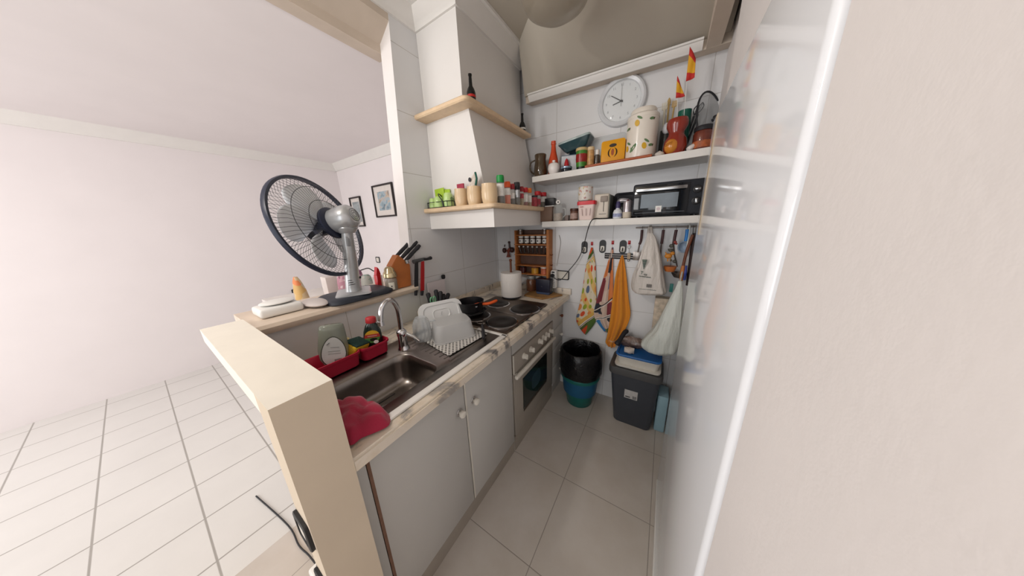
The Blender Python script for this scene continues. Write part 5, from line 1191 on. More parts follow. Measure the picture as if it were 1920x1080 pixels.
# ---- drainer mat and dishes
def lattice():
    mt, nt, bs, L = base('white lattice mat'); tc = node(nt, 'ShaderNodeTexCoord'); sp = node(nt, 'ShaderNodeSeparateXYZ'); L(tc.outputs['Object'], sp.inputs[0])
    def m_(op, a, b_):
        n = node(nt, 'ShaderNodeMath', operation=op)
        for i, q in enumerate((a, b_)):
            if isinstance(q, (int, float)): n.inputs[i].default_value = q
            else: L(q, n.inputs[i])
        return n.outputs[0]
    u_ = m_('ADD', sp.outputs['X'], sp.outputs['Y']); v_ = m_('SUBTRACT', sp.outputs['X'], sp.outputs['Y'])
    a = m_('PINGPONG', u_, .0125); c = m_('PINGPONG', v_, .0125)
    hole = m_('MULTIPLY', m_('GREATER_THAN', a, .0052), m_('GREATER_THAN', c, .0052))
    mx = node(nt, 'ShaderNodeMix', data_type='RGBA'); L(hole, mx.inputs[0]); mx.inputs[6].default_value = hexc('dcdad6'); mx.inputs[7].default_value = hexc('4b4642'); L(mx.outputs[2], bs.inputs['Base Color']); bs.inputs['Roughness'].default_value = .5
    return mt
mq = [(.268, -1.205), (.583, -1.262), (.600, -.985), (.245, -.960)]
b = MB(); b.prism([(x_, y_, .9073) for x_, y_ in mq], (0, 0, .0035)); tag(obj('drainer_mat', b, lattice()), 'white lattice plastic mat under the washed dishes', 'mat')
ZM = .9110
# white rounded plate on edge
mm = mtx((.292, -1.020, ZM+.0005), (.40, .915, 0), (-.30, .13, .95))
M_plate = mat('white melamine', 'e3e4e4', .3, var=.01, coat=.2)
t = thing('white_platter', 'white rounded rectangular platter standing on edge behind the frosted tub', 'platter', (.292, -1.02, ZM))
b = MB(); b.M = mm; PW, PH = .276, .158
b.rings([[(p, yy, PH/2+q) for p, q in rrect(PW*k, PH*k2, .052*k, 7)] for yy, k, k2 in ((.010, .97, .96), (.004, 1, 1), (-.002, .99, .985), (-.002, .80, .74), (.003, .765, .69), (.003, .40, .38), (-.001, .385, .36), (-.001, .36, .33), (.002, .34, .30))], True, True, True); obj('plate', b, M_plate, t, angle=30)
b = MB(); b.M = mm; b.tube([(-.003, .0012, PH/2-.01), (0, .0012, PH/2+.008), (.006, .0012, PH/2+.010)], .0008, 5); obj('mark', b, mat('grey mark', 'b3b5b8', .5), t)
# inverted frosted container
mm = mtx((.440, -1.092, ZM), (.48, .877, 0))
M_frost = mat('frosted plastic', 'd2d3d4', .3, alpha=.62, var=.02)
b = MB(); b.M = mm
b.rings([[(p, q, z) for p, q in rrect(.222*k, .168*k, .035, 6)] for z, k in ((.0005, 1.03), (.006, 1.03), (.008, .99), (.045, .95), (.05, .92), (.088, .88), (.096, .84), (.097, .78))], True, False, True); b.rings([[(p, q, z) for p, q in rrect(.222*k, .168*k, .035, 6)] for z, k in ((.0005, 1.03), (.0015, .96))], True, False, False)
tag(obj('food_tub', b, M_frost), 'frosted plastic food tub upside down on the lattice mat', 'tub')
# faceted glass mug upside down
t = thing('glass_tankard', 'faceted clear glass tankard upside down on the drainer mat', 'mug', (.326, -1.206, ZM))
M_tank = mat('thick clear glass', 'cdd3d6', .05, alpha=.5, spec=.8, var=.12, scale=40)
b = MB(); n_ = 24
def fac(r_, z, am=.05): return [(r_*(1+am*math.cos(12*k))*math.cos(k), r_*(1+am*math.cos(12*k))*math.sin(k), z) for k in [2*PI*i/48 for i in range(48)]]
b.rings([fac(.046, .0005, 0), fac(.048, .004, 0), fac(.047, .03, .05), fac(.044, .085, .05), fac(.038, .112, .02), fac(.031, .124, 0), fac(.029, .128, 0), fac(.018, .122, 0)], True, False, True); obj('bowl', b, M_tank, t, local=True)
b = MB(); b.tube(spline([(.030, .034, .10), (.045, .055, .095), (.047, .058, .05), (.034, .036, .03)], 6), .0055, 8); obj('handle', b, M_tank, t, local=True)
# whisk-like strainer with black handle
a = W(905, 626, z=.93); c = W(905, 606, z=.965)
t = thing('small_strainer', 'small wire utensil with a black handle hanging out of the draining dishes', 'utensil', (.55, -1.0, ZM))
b = MB(); b.tube([W(907, 635, z=.917), W(906, 622, z=.935), W(904, 608, z=.956)], [.0085, .0095, .006], 10); obj('handle', b, M_soft, t)
b = MB(); b.tube(spline([tuple(W(904, 608, z=.956)), (.572, -.965, ZM+.050), (.555, -.955, ZM+.046), (.542, -.950, ZM+.042)], 5), .0018, 6)
b.tube([(.525+.018*math.cos(k), -.948+.018*math.sin(k), ZM+.040) for k in [2*PI*i/20 for i in range(20)]], .0018, 6, closed=True); obj('wire', b, M_steel, t)
q_ = W(819, 573, z=.995); UPX, UPY = q_.x, q_.y
# lime utensil pot with black handled cutlery and scissors
t = thing('utensil_pot', 'lime green pot of cutlery behind the white platter', 'pot', (UPX, UPY, ZT))
b = MB(); b.lathe([(.040, 0), (.044, .004), (.052, .090), (.055, .095), (.052, .096), (.047, .088), (.04, .01), (.001, .008)], (0, 0, 0), 28, cap=(True, False)); obj('body', b, M_lime, t, local=True)
def cut(label, p0, p1, r_, m_, nm='knife', cat='knife'):
    t2 = thing(nm, label, cat, p0, 0, 'cutlery in the lime pot'); p0, p1 = Vector(p0), Vector(p1); mid = p0.lerp(p1, .5)
    b = MB(); b.tube([p0, mid], .003, 6); obj('blade', b, M_blade, t2)
    b = MB(); b.tube([mid+(p1-mid)*.02, p0.lerp(p1, .62), p0.lerp(p1, .8), p0.lerp(p1, .95), p1], [r_*.75, r_, r_*.9, r_*1.05, r_*.6], 10); obj('handle', b, m_, t2)
zc = ZT+.0095
for k, (p0, tu, lb) in enumerate((((UPX-.02, UPY-.015, zc), (802, 549, .085), 'black handled knife leaning to the left rim of the lime pot'), ((UPX, UPY+.012, zc), (817, 543, .10), 'black handled knife standing tallest in the lime pot'), ((UPX+.012, UPY+.008, zc), (826, 546, .12), 'black handled fork in the middle of the lime pot'), ((UPX+.008, UPY+.02, zc), (832, 551, .12), 'black handled spoon leaning right in the lime pot'), ((UPX+.02, UPY+.015, zc), (841, 550, .12), 'black handled knife leaning furthest right in the lime pot'))):
    p = W(tu[0], tu[1], x=tu[2]); cut(lb, p0, tuple(p), .0145, M_soft)
t2 = thing('scissors', 'mint green handled scissors standing in the lime pot', 'scissors', (UPX+.01, UPY-.012, zc), 0)
M_mint = mat('mint green plastic', '86c9a0', .4)
b = MB(); p = W(812, 562, x=.12)
for s_ in (-1, 1): b.tube([p+Vector((0, s_*.012+.010*math.cos(k), .0+.020*math.sin(k))) for k in [2*PI*i/20 for i in range(20)]], .0042, 8, closed=True)
b.tube([p+Vector((0, 0, -.02)), p+Vector((-.004, 0, -.045))], .008, 8); obj('handles', b, M_mint, t2)
b = MB(); b.tube([p+Vector((-.004, 0, -.045)), (UPX+.01, UPY-.012, zc)], .005, 6); obj('blades', b, M_blade, t2)
# white cutting board against the wall with a black grip
a = W(806, 562, x=.026); c = W(838, 562, x=.026); tp = W(822, 526, x=.026)
t = thing('cutting_board', 'small white cutting board with a black grip leaning on the left wall', 'board', (.02, (a.y+c.y)/2, .9525))
b = MB(); b.prism([(.0225, (a.y+c.y)/2+p, (.9525+tp.z)/2+q) for p, q in rrect(c.y-a.y, tp.z-.9525, .012, 4)], (-.008, 0, 0)); obj('board', b, mat('white polythene', 'd9d0d2', .5, var=.03), t)
p = W(832, 521, x=.022); b = MB(); b.rings([[(x_, p.y-.0+q, tp.z+.0005+z+.016) for q, z in rrect(.03, .034, .012, 4)] for x_ in (.0135, .0235)], True, True, True); obj('grip', b, M_soft, t)
# pans on the left plates
M_pan = mat('black non-stick', '141417', .28, var=.1)
px_, py_ = .335, -.815
t = thing('frying_pan', 'small black frying pan under the orange handled saucepan', 'pan', (px_, py_, .9196))
b = MB(); b.lathe([(.070, 0), (.078, .003), (.098, .030), (.101, .031), (.098, .034), (.075, .007), (.001, .005)], (px_, py_, .9197), 36, cap=(True, False)); obj('body', b, M_pan, t)
q1 = W(911, 577, z=.960); q0 = Vector((px_, py_, .948)); q0 = q0+(Vector((q1.x, q1.y, .948))-q0).normalized()*.095
b = MB(); b.tube(spline([q0, q0.lerp(q1, .5)+Vector((0, 0, .003)), q1], 5), [.007, .008, .009, .0105, .011, .0115, .012, .012, .011, .009, .006], 10); obj('handle', b, M_soft, t)
t = thing('saucepan', 'black saucepan with an orange handle stacked on the left hob plates', 'pan', (px_, py_, .9545))
zs = .9545
b = MB(); b.lathe([(.074, 0), (.082, .006), (.088, .062), (.091, .068), (.087, .068), (.078, .008), (.001, .006)], (px_, py_, zs), 36, cap=(True, False)); obj('body', b, M_pan, t)
h0 = W(889, 573, z=1.0); h1 = W(901, 570, z=1.0); h2 = W(917, 569, z=1.0); h3 = W(932, 563, z=1.01)
b = MB(); b.tube([Vector((px_, py_, zs+.050))+(Vector((h0.x, h0.y, 0))-Vector((px_, py_, 0))).normalized()*.086, h0], .008, 8); obj('bracket', b, M_chrome, t)
b = MB(); b.tube(spline([h0, h1, h2, h3], 5), [.0095, .011, .012, .012, .0115, .011, .0105, .010, .010, .010, .010, .010, .0105, .011, .010, .006], 12); obj('handle', b, mat('orange silicone', 'd9581f', .45, var=.05), t)
# ---- kitchen roll
t = thing('kitchen_roll', 'white kitchen paper roll on a wooden pole holder behind the hob', 'paper roll', (.338, -.305, .9085))
rx, ry = .338, -.300
b = MB(); b.lathe([(.082, 0), (.082, .008), (.078, .010), (.001, .010)], (rx, ry, .9003+.0095), 32); obj('base', b, M_soft, t)
b = MB(); b.cyl((rx, ry, .921), .009, .30, 14); b.sphere((rx, ry, 1.222), .013, 12, 8); obj('pole', b, M_brown, t)
M_roll = mat('white kitchen paper', 'e2ddd8', .95, var=.02, bump=.25, bscale=70)
b = MB(); b.lathe([(.020, .0), (.086, 0), (.088, .004), (.088, .198), (.086, .202), (.020, .202), (.020, .0)], (rx, ry, .9212), 40, cap=(False, False)); obj('paper', b, M_roll, t)
# carved wooden hanging figure on the wall
g = lambda u, v: W(u, v, y=-.055)
t = thing('wooden_ornament', 'dark wooden ornament of little jugs hanging in the corner above the kitchen roll', 'ornament', (g(952, 480).x, -.03, g(952, 487).z))
M_dkw = mat('dark varnished wood', '3b1f18', .35, var=.25, scale=30); M_rdw = mat('reddish varnished wood', '7c3b2a', .35, var=.2, scale=30)
b = MB(); b.tube([(g(951, 470).x, -.012, g(951, 470).z), (g(950, 456).x, -.012, g(950, 456).z)], .008, 8); b.sphere((g(950, 455).x, -.014, g(950, 455).z), .012, 12, 8); b.sphere((g(943, 470).x, -.03, g(943, 470).z), (.022, .02, .026), 12, 8); b.tube([(g(943, 463).x, -.03, g(943, 463).z), (g(944, 459).x, -.03, g(944, 459).z)], .005, 8); b.sphere((g(957, 469).x, -.03, g(957, 469).z), (.025, .02, .027), 12, 8); obj('jugs', b, M_dkw, t)
b = MB(); b.lathe([(.022, -.042), (.014, -.02), (.010, .0), (.018, .018), (.020, .026), (.001, .03)], (g(951, 474).x, -.035, g(951, 474).z), 18); b.sphere((g(954, 468).x, -.048, g(954, 468).z), (.014, .014, .016), 12, 8); obj('figure', b, M_rdw, t)
# ---- wooden spice rack on the back wall
a = W(965, 433, y=-.085); c = W(1029, 433, y=-.085)
rx0, rx1, rz0, rz1 = a.x-.004, c.x, 1.045, a.z+.004
t = thing('spice_rack', 'orange pine spice rack hung on the back wall under the hood', 'spice rack', ((rx0+rx1)/2, -.045, rz0))
for xq in (rx0, rx1-.022): b = MB(); b.box((xq, -.088, rz0), (xq+(.012 if xq == rx0 else .022), -.0006, rz1), .003); obj('side_post', b, M_pine, t)
sv = [W(1000, v, y=-.085).z for v in (441, 459, 478.5, 499, 515)]
for zq in sv: b = MB(); b.box((rx0+.0125, -.085, zq-.005), (rx1-.0225, -.002, zq+.004), .002); obj('rack_shelf', b, M_pine, t)
for zq in sv[1:4]: b = MB(); b.box((rx0-.006, -.089, zq-.004), (rx0, -.02, zq+.004), .001); obj('rail_end', b, M_pine, t)
b = MB(); b.box((rx0+.0125, -.006, rz0), (rx1-.0225, -.001, rz1)); obj('back_panel', b, mat('dark rack back', '6b5145', .7, var=.15), t)
for zq in (W(1030, 478, y=-.05).z, W(1030, 497, y=-.05).z): b = MB(); b.tube([(rx1, -.05, zq), (rx1+.018, -.055, zq-.002), (rx1+.024, -.055, zq+.008)], .004, 6); obj('peg', b, M_brown, t)
def small_jar(label, x_, z_, r_, h_, bm_, lm, lab=True, grp='jars in the spice rack', y_=-.046):
    t = thing('spice_jar', label, 'jar', (x_, y_, z_), 0, grp)
    b = MB(); b.cyl((0, 0, 0), r_*.95, h_*.75, 18, bev=.003); obj('body', b, bm_, t, local=True)
    b = MB(); b.cyl((0, 0, h_*.752), r_, h_*.248, 18, bev=.002); obj('lid', b, lm, t, local=True)
    if lab: b = MB(); b.rings([[(r_*.97*math.cos(k), r_*.97*math.sin(k), z) for k in [-PI+PI*1.1*i/12 for i in range(13)]] for z in (h_*.12, h_*.62)], False); b.mi = 1; b.box((-.005, -r_-.0006, h_*.3), (.005, -r_*.9, h_*.46)); obj('label', b, [M_label, M_soft], t, local=True)
M_jarbrown = mat('brown spice in glass', '6b4f3d', .15, var=.3, scale=50, coat=.5)
iw0, iw1 = rx0+.0125, rx1-.0225
for x_, lb in ((iw0+.030, 'silver lidded jar on top of the spice rack, near the corner'), (iw1-.030, 'silver lidded jar on top of the spice rack, away from the corner')): small_jar(lb, x_, sv[0]+.0045, .024, .045, M_jarbrown, M_steel, False)
for k in range(5): small_jar('%s white labelled jar from the corner in the spice rack' % ('first', 'second', 'third', 'fourth', 'fifth')[k], lerp(iw0+.034, iw1-.030, k/4), sv[1]+.0045, .0225, .070, M_jarbrown, M_white)
b = MB()
for k in range(7):
    x_ = lerp(iw0+.03, iw1-.025, k/6); t3 = thing('glass_tube', '%s slim glass tube from the corner in the spice rack' % ('first', 'second', 'third', 'fourth', 'fifth', 'sixth', 'seventh')[k], 'tube', (x_, -.046, sv[2]+.0045), 0, 'glass tubes in the spice rack')
    b = MB(); b.tube([(0, 0, .008), ((3-k)*-.004, -.008, .060)], .0085, 10); obj('tube', b, mat('dark spice tube', '2f2723', .15, coat=.5), t3, local=True)
    b = MB(); b.tube([((3-k)*-.004, -.008, .060), ((3-k)*-.005, -.010, .072)], .0095, 10); obj('cap', b, mat('pale aluminium', 'c9c6c2', .35, .5), t3, local=True)
M_yfruit = mat('yellow preserved fruit', 'c08a2c', .25, var=.25, scale=30, coat=.5); M_pfruit = mat('peach preserved fruit', 'c46a4a', .25, var=.25, scale=30, coat=.5)
small_jar('dark red jar in the bottom row of the spice rack', iw0+.045, sv[4]+.0045, .032, .072, mat('dark red jar', '4a1a1a', .2, coat=.5), M_soft, False, 'jars in the bottom row of the spice rack')
small_jar('round jar of yellow fruit in the bottom row of the spice rack', (iw0+iw1)/2+.022, sv[4]+.0045, .036, .072, M_yfruit, M_brown, False, 'jars in the bottom row of the spice rack')
small_jar('jar of peach coloured fruit at the end of the bottom rack row', iw1-.036, sv[4]+.0045, .033, .072, M_pfruit, M_white, False, 'jars in the bottom row of the spice rack')
# ---- below the rack
b = MB(); pb = [(.415, -.225), (.600, -.252), (.712, -.075), (.560, -.030), (.400, -.030)]
b.prism([(x_, y_, ZT+.0005) for x_, y_ in pb], (0, 0, .014)); bmesh.ops.bevel(b.bm, geom=[e for e in b.bm.edges], offset=.003, segments=2, affect='EDGES')
tag(obj('chopping_board', b, mat('worn wooden board', '9a7446', .6, var=.3, scale=14)), 'worn wooden chopping board on the worktop corner below the rack', 'board')
zb_ = ZT+.0150
for u0_, u1_, vt_, yy, lb, mm_ in ((986, 1004, 517, -.075, 'tall glass jar of brown grains behind the kitchen roll', mat('brown grains in glass', '7a4f38', .15, var=.25, scale=60, coat=.6)), (1003, 1016, 517, -.045, 'glass jar of red brown grains behind the dark blue tub', mat('red grains in glass', '84503a', .15, var=.3, scale=60, coat=.6))):
    x_, y_, r_, h_ = spot(u0_, u1_, vt_, zb_, y=yy)
    t = thing('glass_jar', lb, 'jar', (x_, y_, zb_), 0, 'grain jars under the spice rack')
    b = MB(); b.lathe([(r_*.92, 0), (r_, .005), (r_, h_*.70), (r_*.8, h_*.80)], (0, 0, 0), 24); obj('body', b, mm_, t, local=True)
    b = MB(); b.lathe([(r_*.85, h_*.80), (r_*.88, h_*.82), (r_*.88, h_*.95), (r_*.8, h_), (.001, h_)], (0, 0, 0), 24); obj('lid', b, mat('grey glass lid', '9a9a98', .15, coat=.5), t, local=True)
a = W(1004, 548, y=-.15); c = W(1031, 548, y=-.15); tp = W(1018, 524, y=-.15)
t = thing('blue_tub', 'dark blue square plastic tub with a grey base under the spice rack', 'tub', ((a.x+c.x)/2, -.115, zb_))
b = MB(); cx_ = (a.x+c.x)/2; ww = (c.x-a.x); hh = tp.z-zb_
b.rings([[(cx_+p*k, -.115+q*k, zb_+z) for p, q in rrect(ww, .075, .012, 4)] for z, k in ((.020, .97), (hh*.97, 1.0), (hh, .97), (hh, .9))], True, True, True); obj('body', b, mat('navy plastic', '0d0e26', .35, var=.06), t)
b = MB(); b.rings([[(cx_+p*k, -.115+q*k, zb_+z) for p, q in rrect(ww, .075, .012, 4)] for z, k in ((.0, .88), (.004, .92), (.0195, 1.0))], True, True, True); obj('base', b, mat('slate blue plastic', '4a5a78', .3, alpha=.9), t)
x_, y_, r_, h_ = spot(1030, 1037, 510, zb_, y=-.045)
t = thing('vinegar_bottle', 'slim clear bottle with a green clip behind the blue tub', 'bottle', (x_, y_, zb_))
b = MB(); b.lathe([(r_*1.3, 0), (r_*1.4, .004), (r_*1.4, h_*.5), (r_*.6, h_*.72), (r_*.5, h_), (.001, h_)], (0, 0, 0), 18); obj('body', b, mat('green grey glass', 'aab8b4', .08, alpha=.55, coat=.4), t, local=True)
b = MB(); b.sphere((-.004, -r_*1.0, h_*.66), (.018, .010, .010), 12, 8); obj('clip', b, M_gcap, t, local=True)
# ================================================================ on the pass-through ledge and in the living room
# fan
C0 = Vector((-.105, -1.40, 1.525)); NF = Vector((-.826, -.476, -.30)).normalized(); RF = .252
t = thing('desk_fan', 'silver desk fan with a black wire cage standing on the pass-through ledge', 'fan', (-.05, -1.335, ZL))
SF = NF.cross(Vector((0, 0, 1))).normalized(); TF = SF.cross(NF)
FM = Matrix(((SF.x, TF.x, NF.x, C0.x), (SF.y, TF.y, NF.y, C0.y), (SF.z, TF.z, NF.z, C0.z), (0, 0, 0, 1)))   # local z = forward
M_fang = mat('blue black fan plastic', '20263a', .4); M_silver2 = mat('silver grey fan plastic', 'b4b6b8', .26, .45, var=.03)
def pol(r_, k, z): return (r_*math.cos(k), r_*math.sin(k), z)
b = MB(); b.M = FM; b.rings([[pol(r_, 2*PI*i/64, z) for i in range(64)] for r_, z in ((RF+.006, -.012), (RF+.010, -.004), (RF+.010, .006), (RF+.004, .012), (RF-.004, .010), (RF-.006, -.010), (RF+.006, -.012))], True); obj('rim', b, M_fang, t)
M_wire2 = mat('black cage wire', '2a2c33', .4)
b = MB(); b.M = FM
for i in range(72):
    k = 2*PI*i/72; b.tube([pol(.075, k+.25, -.066), pol(.14, k+.12, -.062), pol(.21, k+.03, -.045), pol(RF, k, -.006)], .0009, 4)
for r_, z in ((.12, -.063), (.19, -.053)): b.tube([pol(r_, 2*PI*i/48, z) for i in range(48)], .0014, 5, closed=True)
obj('rear_cage', b, M_wire2, t)
b = MB(); b.M = FM
for i in range(72):
    k = 2*PI*i/72; b.tube([pol(.035, k-.2, .062), pol(.14, k-.1, .058), pol(.21, k-.02, .042), pol(RF, k, .006)], .0009, 4)
b.lathe([(.045, .060), (.045, .066), (.001, .069)], (0, 0, 0), 24); obj('front_cage', b, M_wire2, t)
M_blade2 = mat('pale fan blade', 'e2e5ea', .3, var=.02)
for j in range(5):
    b = MB(); b.M = FM @ Matrix.Rotation(2*PI*j/5+.35, 4, 'Z'); A = []
    for i in range(9):
        f = i/8; r_ = lerp(.035, .218, f); row = []
        half = (.30+.30*math.sin(PI*min(1, f*.75+.1)))*(1-.25*f**6)
        for q in range(7):
            s_ = q/6*2-1; k = s_*half+.15*f; row.append(pol(r_*(1-.06*abs(s_)**3*f), k, .022*s_*(1-.3*f)))
        A.append(row)
    b.rings(A, False); o = obj('blade', b, M_blade2, t, angle=80); md = o.modifiers.new('thickness', 'SOLIDIFY'); md.thickness = .002
b = MB(); b.M = FM; b.lathe([(.040, -.03), (.042, 0), (.038, .025), (.02, .034), (.001, .035)], (0, 0, 0), 28); obj('hub', b, M_fang, t)
b = MB(); b.M = FM; b.lathe([(.078, -.058), (.080, -.064), (.080, -.075), (.066, -.082), (.02, -.082)], (0, 0, 0), 36); obj('motor_collar', b, M_fang, t)
b = MB(); b.M = FM; b.lathe([(.058, -.082), (.062, -.088), (.063, -.15), (.058, -.175), (.046, -.190), (.03, -.195), (.001, -.196)], (0, 0, 0), 36); mo = obj('motor_housing', b, M_silver2, t)
b = MB(); b.M = FM
for r_ in (.032, .022, .012): b.tube([pol(r_, 2*PI*i/28, -.1955) for i in range(28)], .0016, 5, closed=True)
obj('motor_vent', b, mat('grey vent', '6f7276', .5), mo)
mc = FM @ Vector((0, 0, -.135)); bx_, by_ = -.055, -1.335; zb_ = ZL+.030
b = MB(); nk = mc+Vector((0, 0, -.058)); dd = Vector((mc.x, mc.y, 0))
def ering(c, a_, b__, n=24): return [Vector(c)+Vector((NF.x, NF.y, 0)).normalized()*a_*math.cos(2*PI*i/n)+SF*b__*math.sin(2*PI*i/n) for i in range(n)]
b.rings([ering((bx_, by_, zb_+.004), .042, .044), ering((bx_, by_, zb_+.03), .036, .038), ering((lerp(bx_, nk.x, .45), lerp(by_, nk.y, .45), lerp(zb_, nk.z, .45)), .033, .034), ering((lerp(bx_, nk.x, .8), lerp(by_, nk.y, .8), lerp(zb_, nk.z, .8)), .028, .029), ering(nk+Vector((0, 0, -.012)), .026, .028)], True, True, True)
col_ = obj('column', b, M_silver2, t)
b = MB(); b.rings([ering(nk+Vector((0, 0, -.014)), .036, .030), ering(nk+Vector((0, 0, .004)), .052, .042), ering(nk+Vector((0, 0, .012)), .056, .045), ering(nk+Vector((0, 0, .024)), .046, .04)], True, True, True); obj('neck', b, M_silver2, t)
b = MB(); q_ = Vector((lerp(bx_, nk.x, .80)+.026, lerp(by_, nk.y, .80)-.012, lerp(zb_, nk.z, .84))); b.cbox(q_, (.014, .016, .05), .003); obj('tilt_button', b, mat('grey fan button', '8b8d90', .35), t)
q_ = Vector((bx_+.037, by_-.006, zb_+.075)); b = MB()
for k in range(3): b.tube([q_+Vector((.0, -.03, -.012*k)), q_+Vector((.004, -.01, -.012*k)), q_+Vector((.001, .012, -.012*k))], .0016, 6)
obj('speed_mark', b, M_soft, col_)
b = MB(); b.cbox((bx_+.030, by_+.030, zb_+.08), (.012, .012, .012), .003); obj('switch', b, M_soft, t)
# silver foot plate and black base
b = MB(); MFoot = Matrix.Translation((bx_, by_, zb_)) @ Matrix.Rotation(-.45, 4, 'Z')
b.M = MFoot; b.rings([[(p*k, q*k, z) for p, q in rrect(.205, .165, .02, 4)] for z, k in ((-.0005, 1), (.003, 1), (.006, .96), (.010, .5))], True, True, True); obj('foot_plate', b, M_silver2, t)
b = MB(); b.rings([[(bx_-.008+p*k, by_+.015+q*k, ZL+z) for p, q in rrect(.25, .34, .06, 6)] for z, k in ((.0006, .97), (.006, 1.0), (.018, .98), (.026, .9), (.0295, .8))], True, True, True); obj('base', b, mat('blue black base', '262b35', .5, var=.05), t)
# white box and folded cloth at the frame side of the ledge
t = thing('white_box', 'white plastic box with a rounded lid on the ledge beside the folded cloth', 'box', (-.11, -1.60, ZL))
b = MB(); b.box((-.19, -1.72, ZL+.0006), (-.055, -1.566, ZL+.042), .012, 3); obj('body', b, M_white, t)
b = MB(); b.sphere((-.125, -1.64, ZL+.0525), (.05, .065, .010), 24, 10); obj('lid', b, M_white, t)
b = MB(); b.sphere((-.085, -1.512, ZL+.016), (.10, .050, .0152), 24, 10); b.bm.transform(Matrix.Identity(4)); tag(obj('folded_napkin', b, mat('grey white cloth', 'cbc2be', .8, var=.05)), 'pale grey folded cloth lying on the ledge beside the fan base', 'cloth')
# glass jar with golden dome lid
x_, y_, r_, h_ = spot(716, 741, 500, ZL, x=-.005)
t = thing('lidded_jar', 'stout glass jar with a golden domed lid and white label on the ledge', 'jar', (x_, y_, ZL+.0003))
b = MB(); b.lathe([(r_*.82, 0), (r_*.88, .004), (r_*.9, h_*.42), (r_*.82, h_*.52)], (0, 0, 0), 28); obj('glass', b, mat('amber clear glass', 'b9aea0', .08, alpha=.6, coat=.5), t, local=True)
b = MB(); b.cyl((0, 0, .004), r_*.78, h_*.40, 24); obj('contents', b, mat('dark amber contents', '4a3a2c', .4, var=.3), t, local=True)
b = MB(); b.lathe([(r_*.84, h_*.53), (r_*1.0, h_*.56), (r_*1.0, h_*.68), (r_*.9, h_*.76), (r_*.78, h_*.80), (r_*.7, h_*.92), (r_*.4, h_), (.001, h_)], (0, 0, 0), 32); obj('lid', b, mat('champagne gold metal', 'c9b893', .2, .85), t, local=True)
va = math.atan2(CAM[1]-y_, CAM[0]-x_)
b = MB(); b.rings([[(r_*.915*math.cos(k), r_*.915*math.sin(k), z) for k in [va-.45+.9*i/10 for i in range(11)]] for z in (h_*.05, h_*.36)], False); b.mi = 1; b.cbox((r_*.92*math.cos(va), r_*.92*math.sin(va), h_*.2), (.006, .006, .008), .002); obj('label', b, [mat('cream square label', 'd8d2c4', .5), M_soft], t, local=True)
# red lighter-like box
a = W(706, 536, x=-.15); c = W(718, 536, x=-.15); tp = W(709, 500, x=-.15)
t = thing('red_canister', 'bright red flip-top canister between the fan base and the gold lidded jar', 'canister', (-.155, (a.y+c.y)/2, ZL))
M_bred = mat('bright red plastic', 'c8182a', .3, coat=.3); hh = tp.z-ZL; yc_ = (a.y+c.y)/2; hw_ = (c.y-a.y)/2*.8
b = MB(); b.box((-.175, yc_-hw_, ZL+.0004), (-.135, yc_+hw_, ZL+hh*.62), .005); obj('body', b, M_bred, t)
b = MB(); b.prism([(-.170, yc_-hw_*.8, ZL+hh*.625), (-.170, yc_+hw_*.9, ZL+hh*.625), (-.170, yc_+hw_*.5, ZL+hh*.9), (-.170, yc_-hw_*.1, ZL+hh)], (.03, 0, 0)); obj('flip_top', b, M_bred, t)
b = MB(); b.box((-.1345, yc_+hw_*.45, ZL+.004), (-.133, yc_+hw_*.98, ZL+hh*.6)); obj('white_edge', b, M_white, t)
# knife block
t = thing('knife_block', 'slanted orange brown wooden knife block at the end of the ledge', 'knife block', (-.03, -1.035, ZL))
M_blk = mat('orange beech', 'b56a35', .45, var=.12, scale=20)
g = lambda u, v, x_=.03: W(u, v, x=x_)
pf = [g(741, 534.5), g(766, 535.5), g(774, 530), g(772, 496), g(750, 478), g(738, 500)]
pf = [Vector((0, p.y, max(p.z, ZL+.0006))) for p in pf]; pf[0].z = pf[1].z = ZL+.0006; pf[2].z = ZL+.0006
b = MB(); b.prism([(p.x+.012, p.y, p.z) for p in pf], (-.062, 0, 0)); bmesh.ops.bevel(b.bm, geom=list(b.bm.edges), offset=.003, segments=2, affect='EDGES'); obj('block', b, M_blk, t)
top0, top1 = pf[4], pf[3]
for k, (f, xx, tu, lb) in enumerate(((.18, -.028, (770.5, 452), 'black handled knife at the back slot of the block'), (.40, -.008, (781.5, 453), 'black handled knife in the middle of the block'), (.62, .012, (787, 460), 'black handled knife with a bright bolster at the front of the block'))):
    p0 = top0.lerp(top1, f)+Vector((xx, 0, .002)); p1 = W(tu[0], tu[1], x=xx+.004)
    t2 = thing('knife', lb, 'knife', p0, 0, 'knives in the knife block')
    b = MB(); n_ = 7; pts = [p0.lerp(p1, i/(n_-1)) for i in range(n_)]; b.tube(pts, [.010, .0115, .0125, .0115, .0115, .0135, .010], 10); obj('handle', b, M_soft, t2)
    if k == 2: b = MB(); b.tube([p0+Vector((.004, .006, -.018)), p0+Vector((.003, .002, .004))], .0125, 10); obj('bolster', b, M_blade, t2)
b = MB(); p0 = W(775, 491, x=.035); p1 = W(793, 486, x=.035); p2 = W(809, 483, x=.035)
t2 = thing('knife', 'black handled knife lying across the front of the knife block', 'knife', p1, 0, 'knives in the knife block')
b = MB(); b.tube(spline([p1, p1.lerp(p2, .5)+Vector((0, 0, -.004)), p2], 5), [.008, .010, .0105, .010, .009, .009, .0095, .0105, .012, .012, .008], 10); obj('handle', b, M_soft, t2)
b = MB(); b.tube([p0, p1], [.014, .010], 10); obj('guard', b, mat('grey knife guard', '53565a', .35, .4), t2)
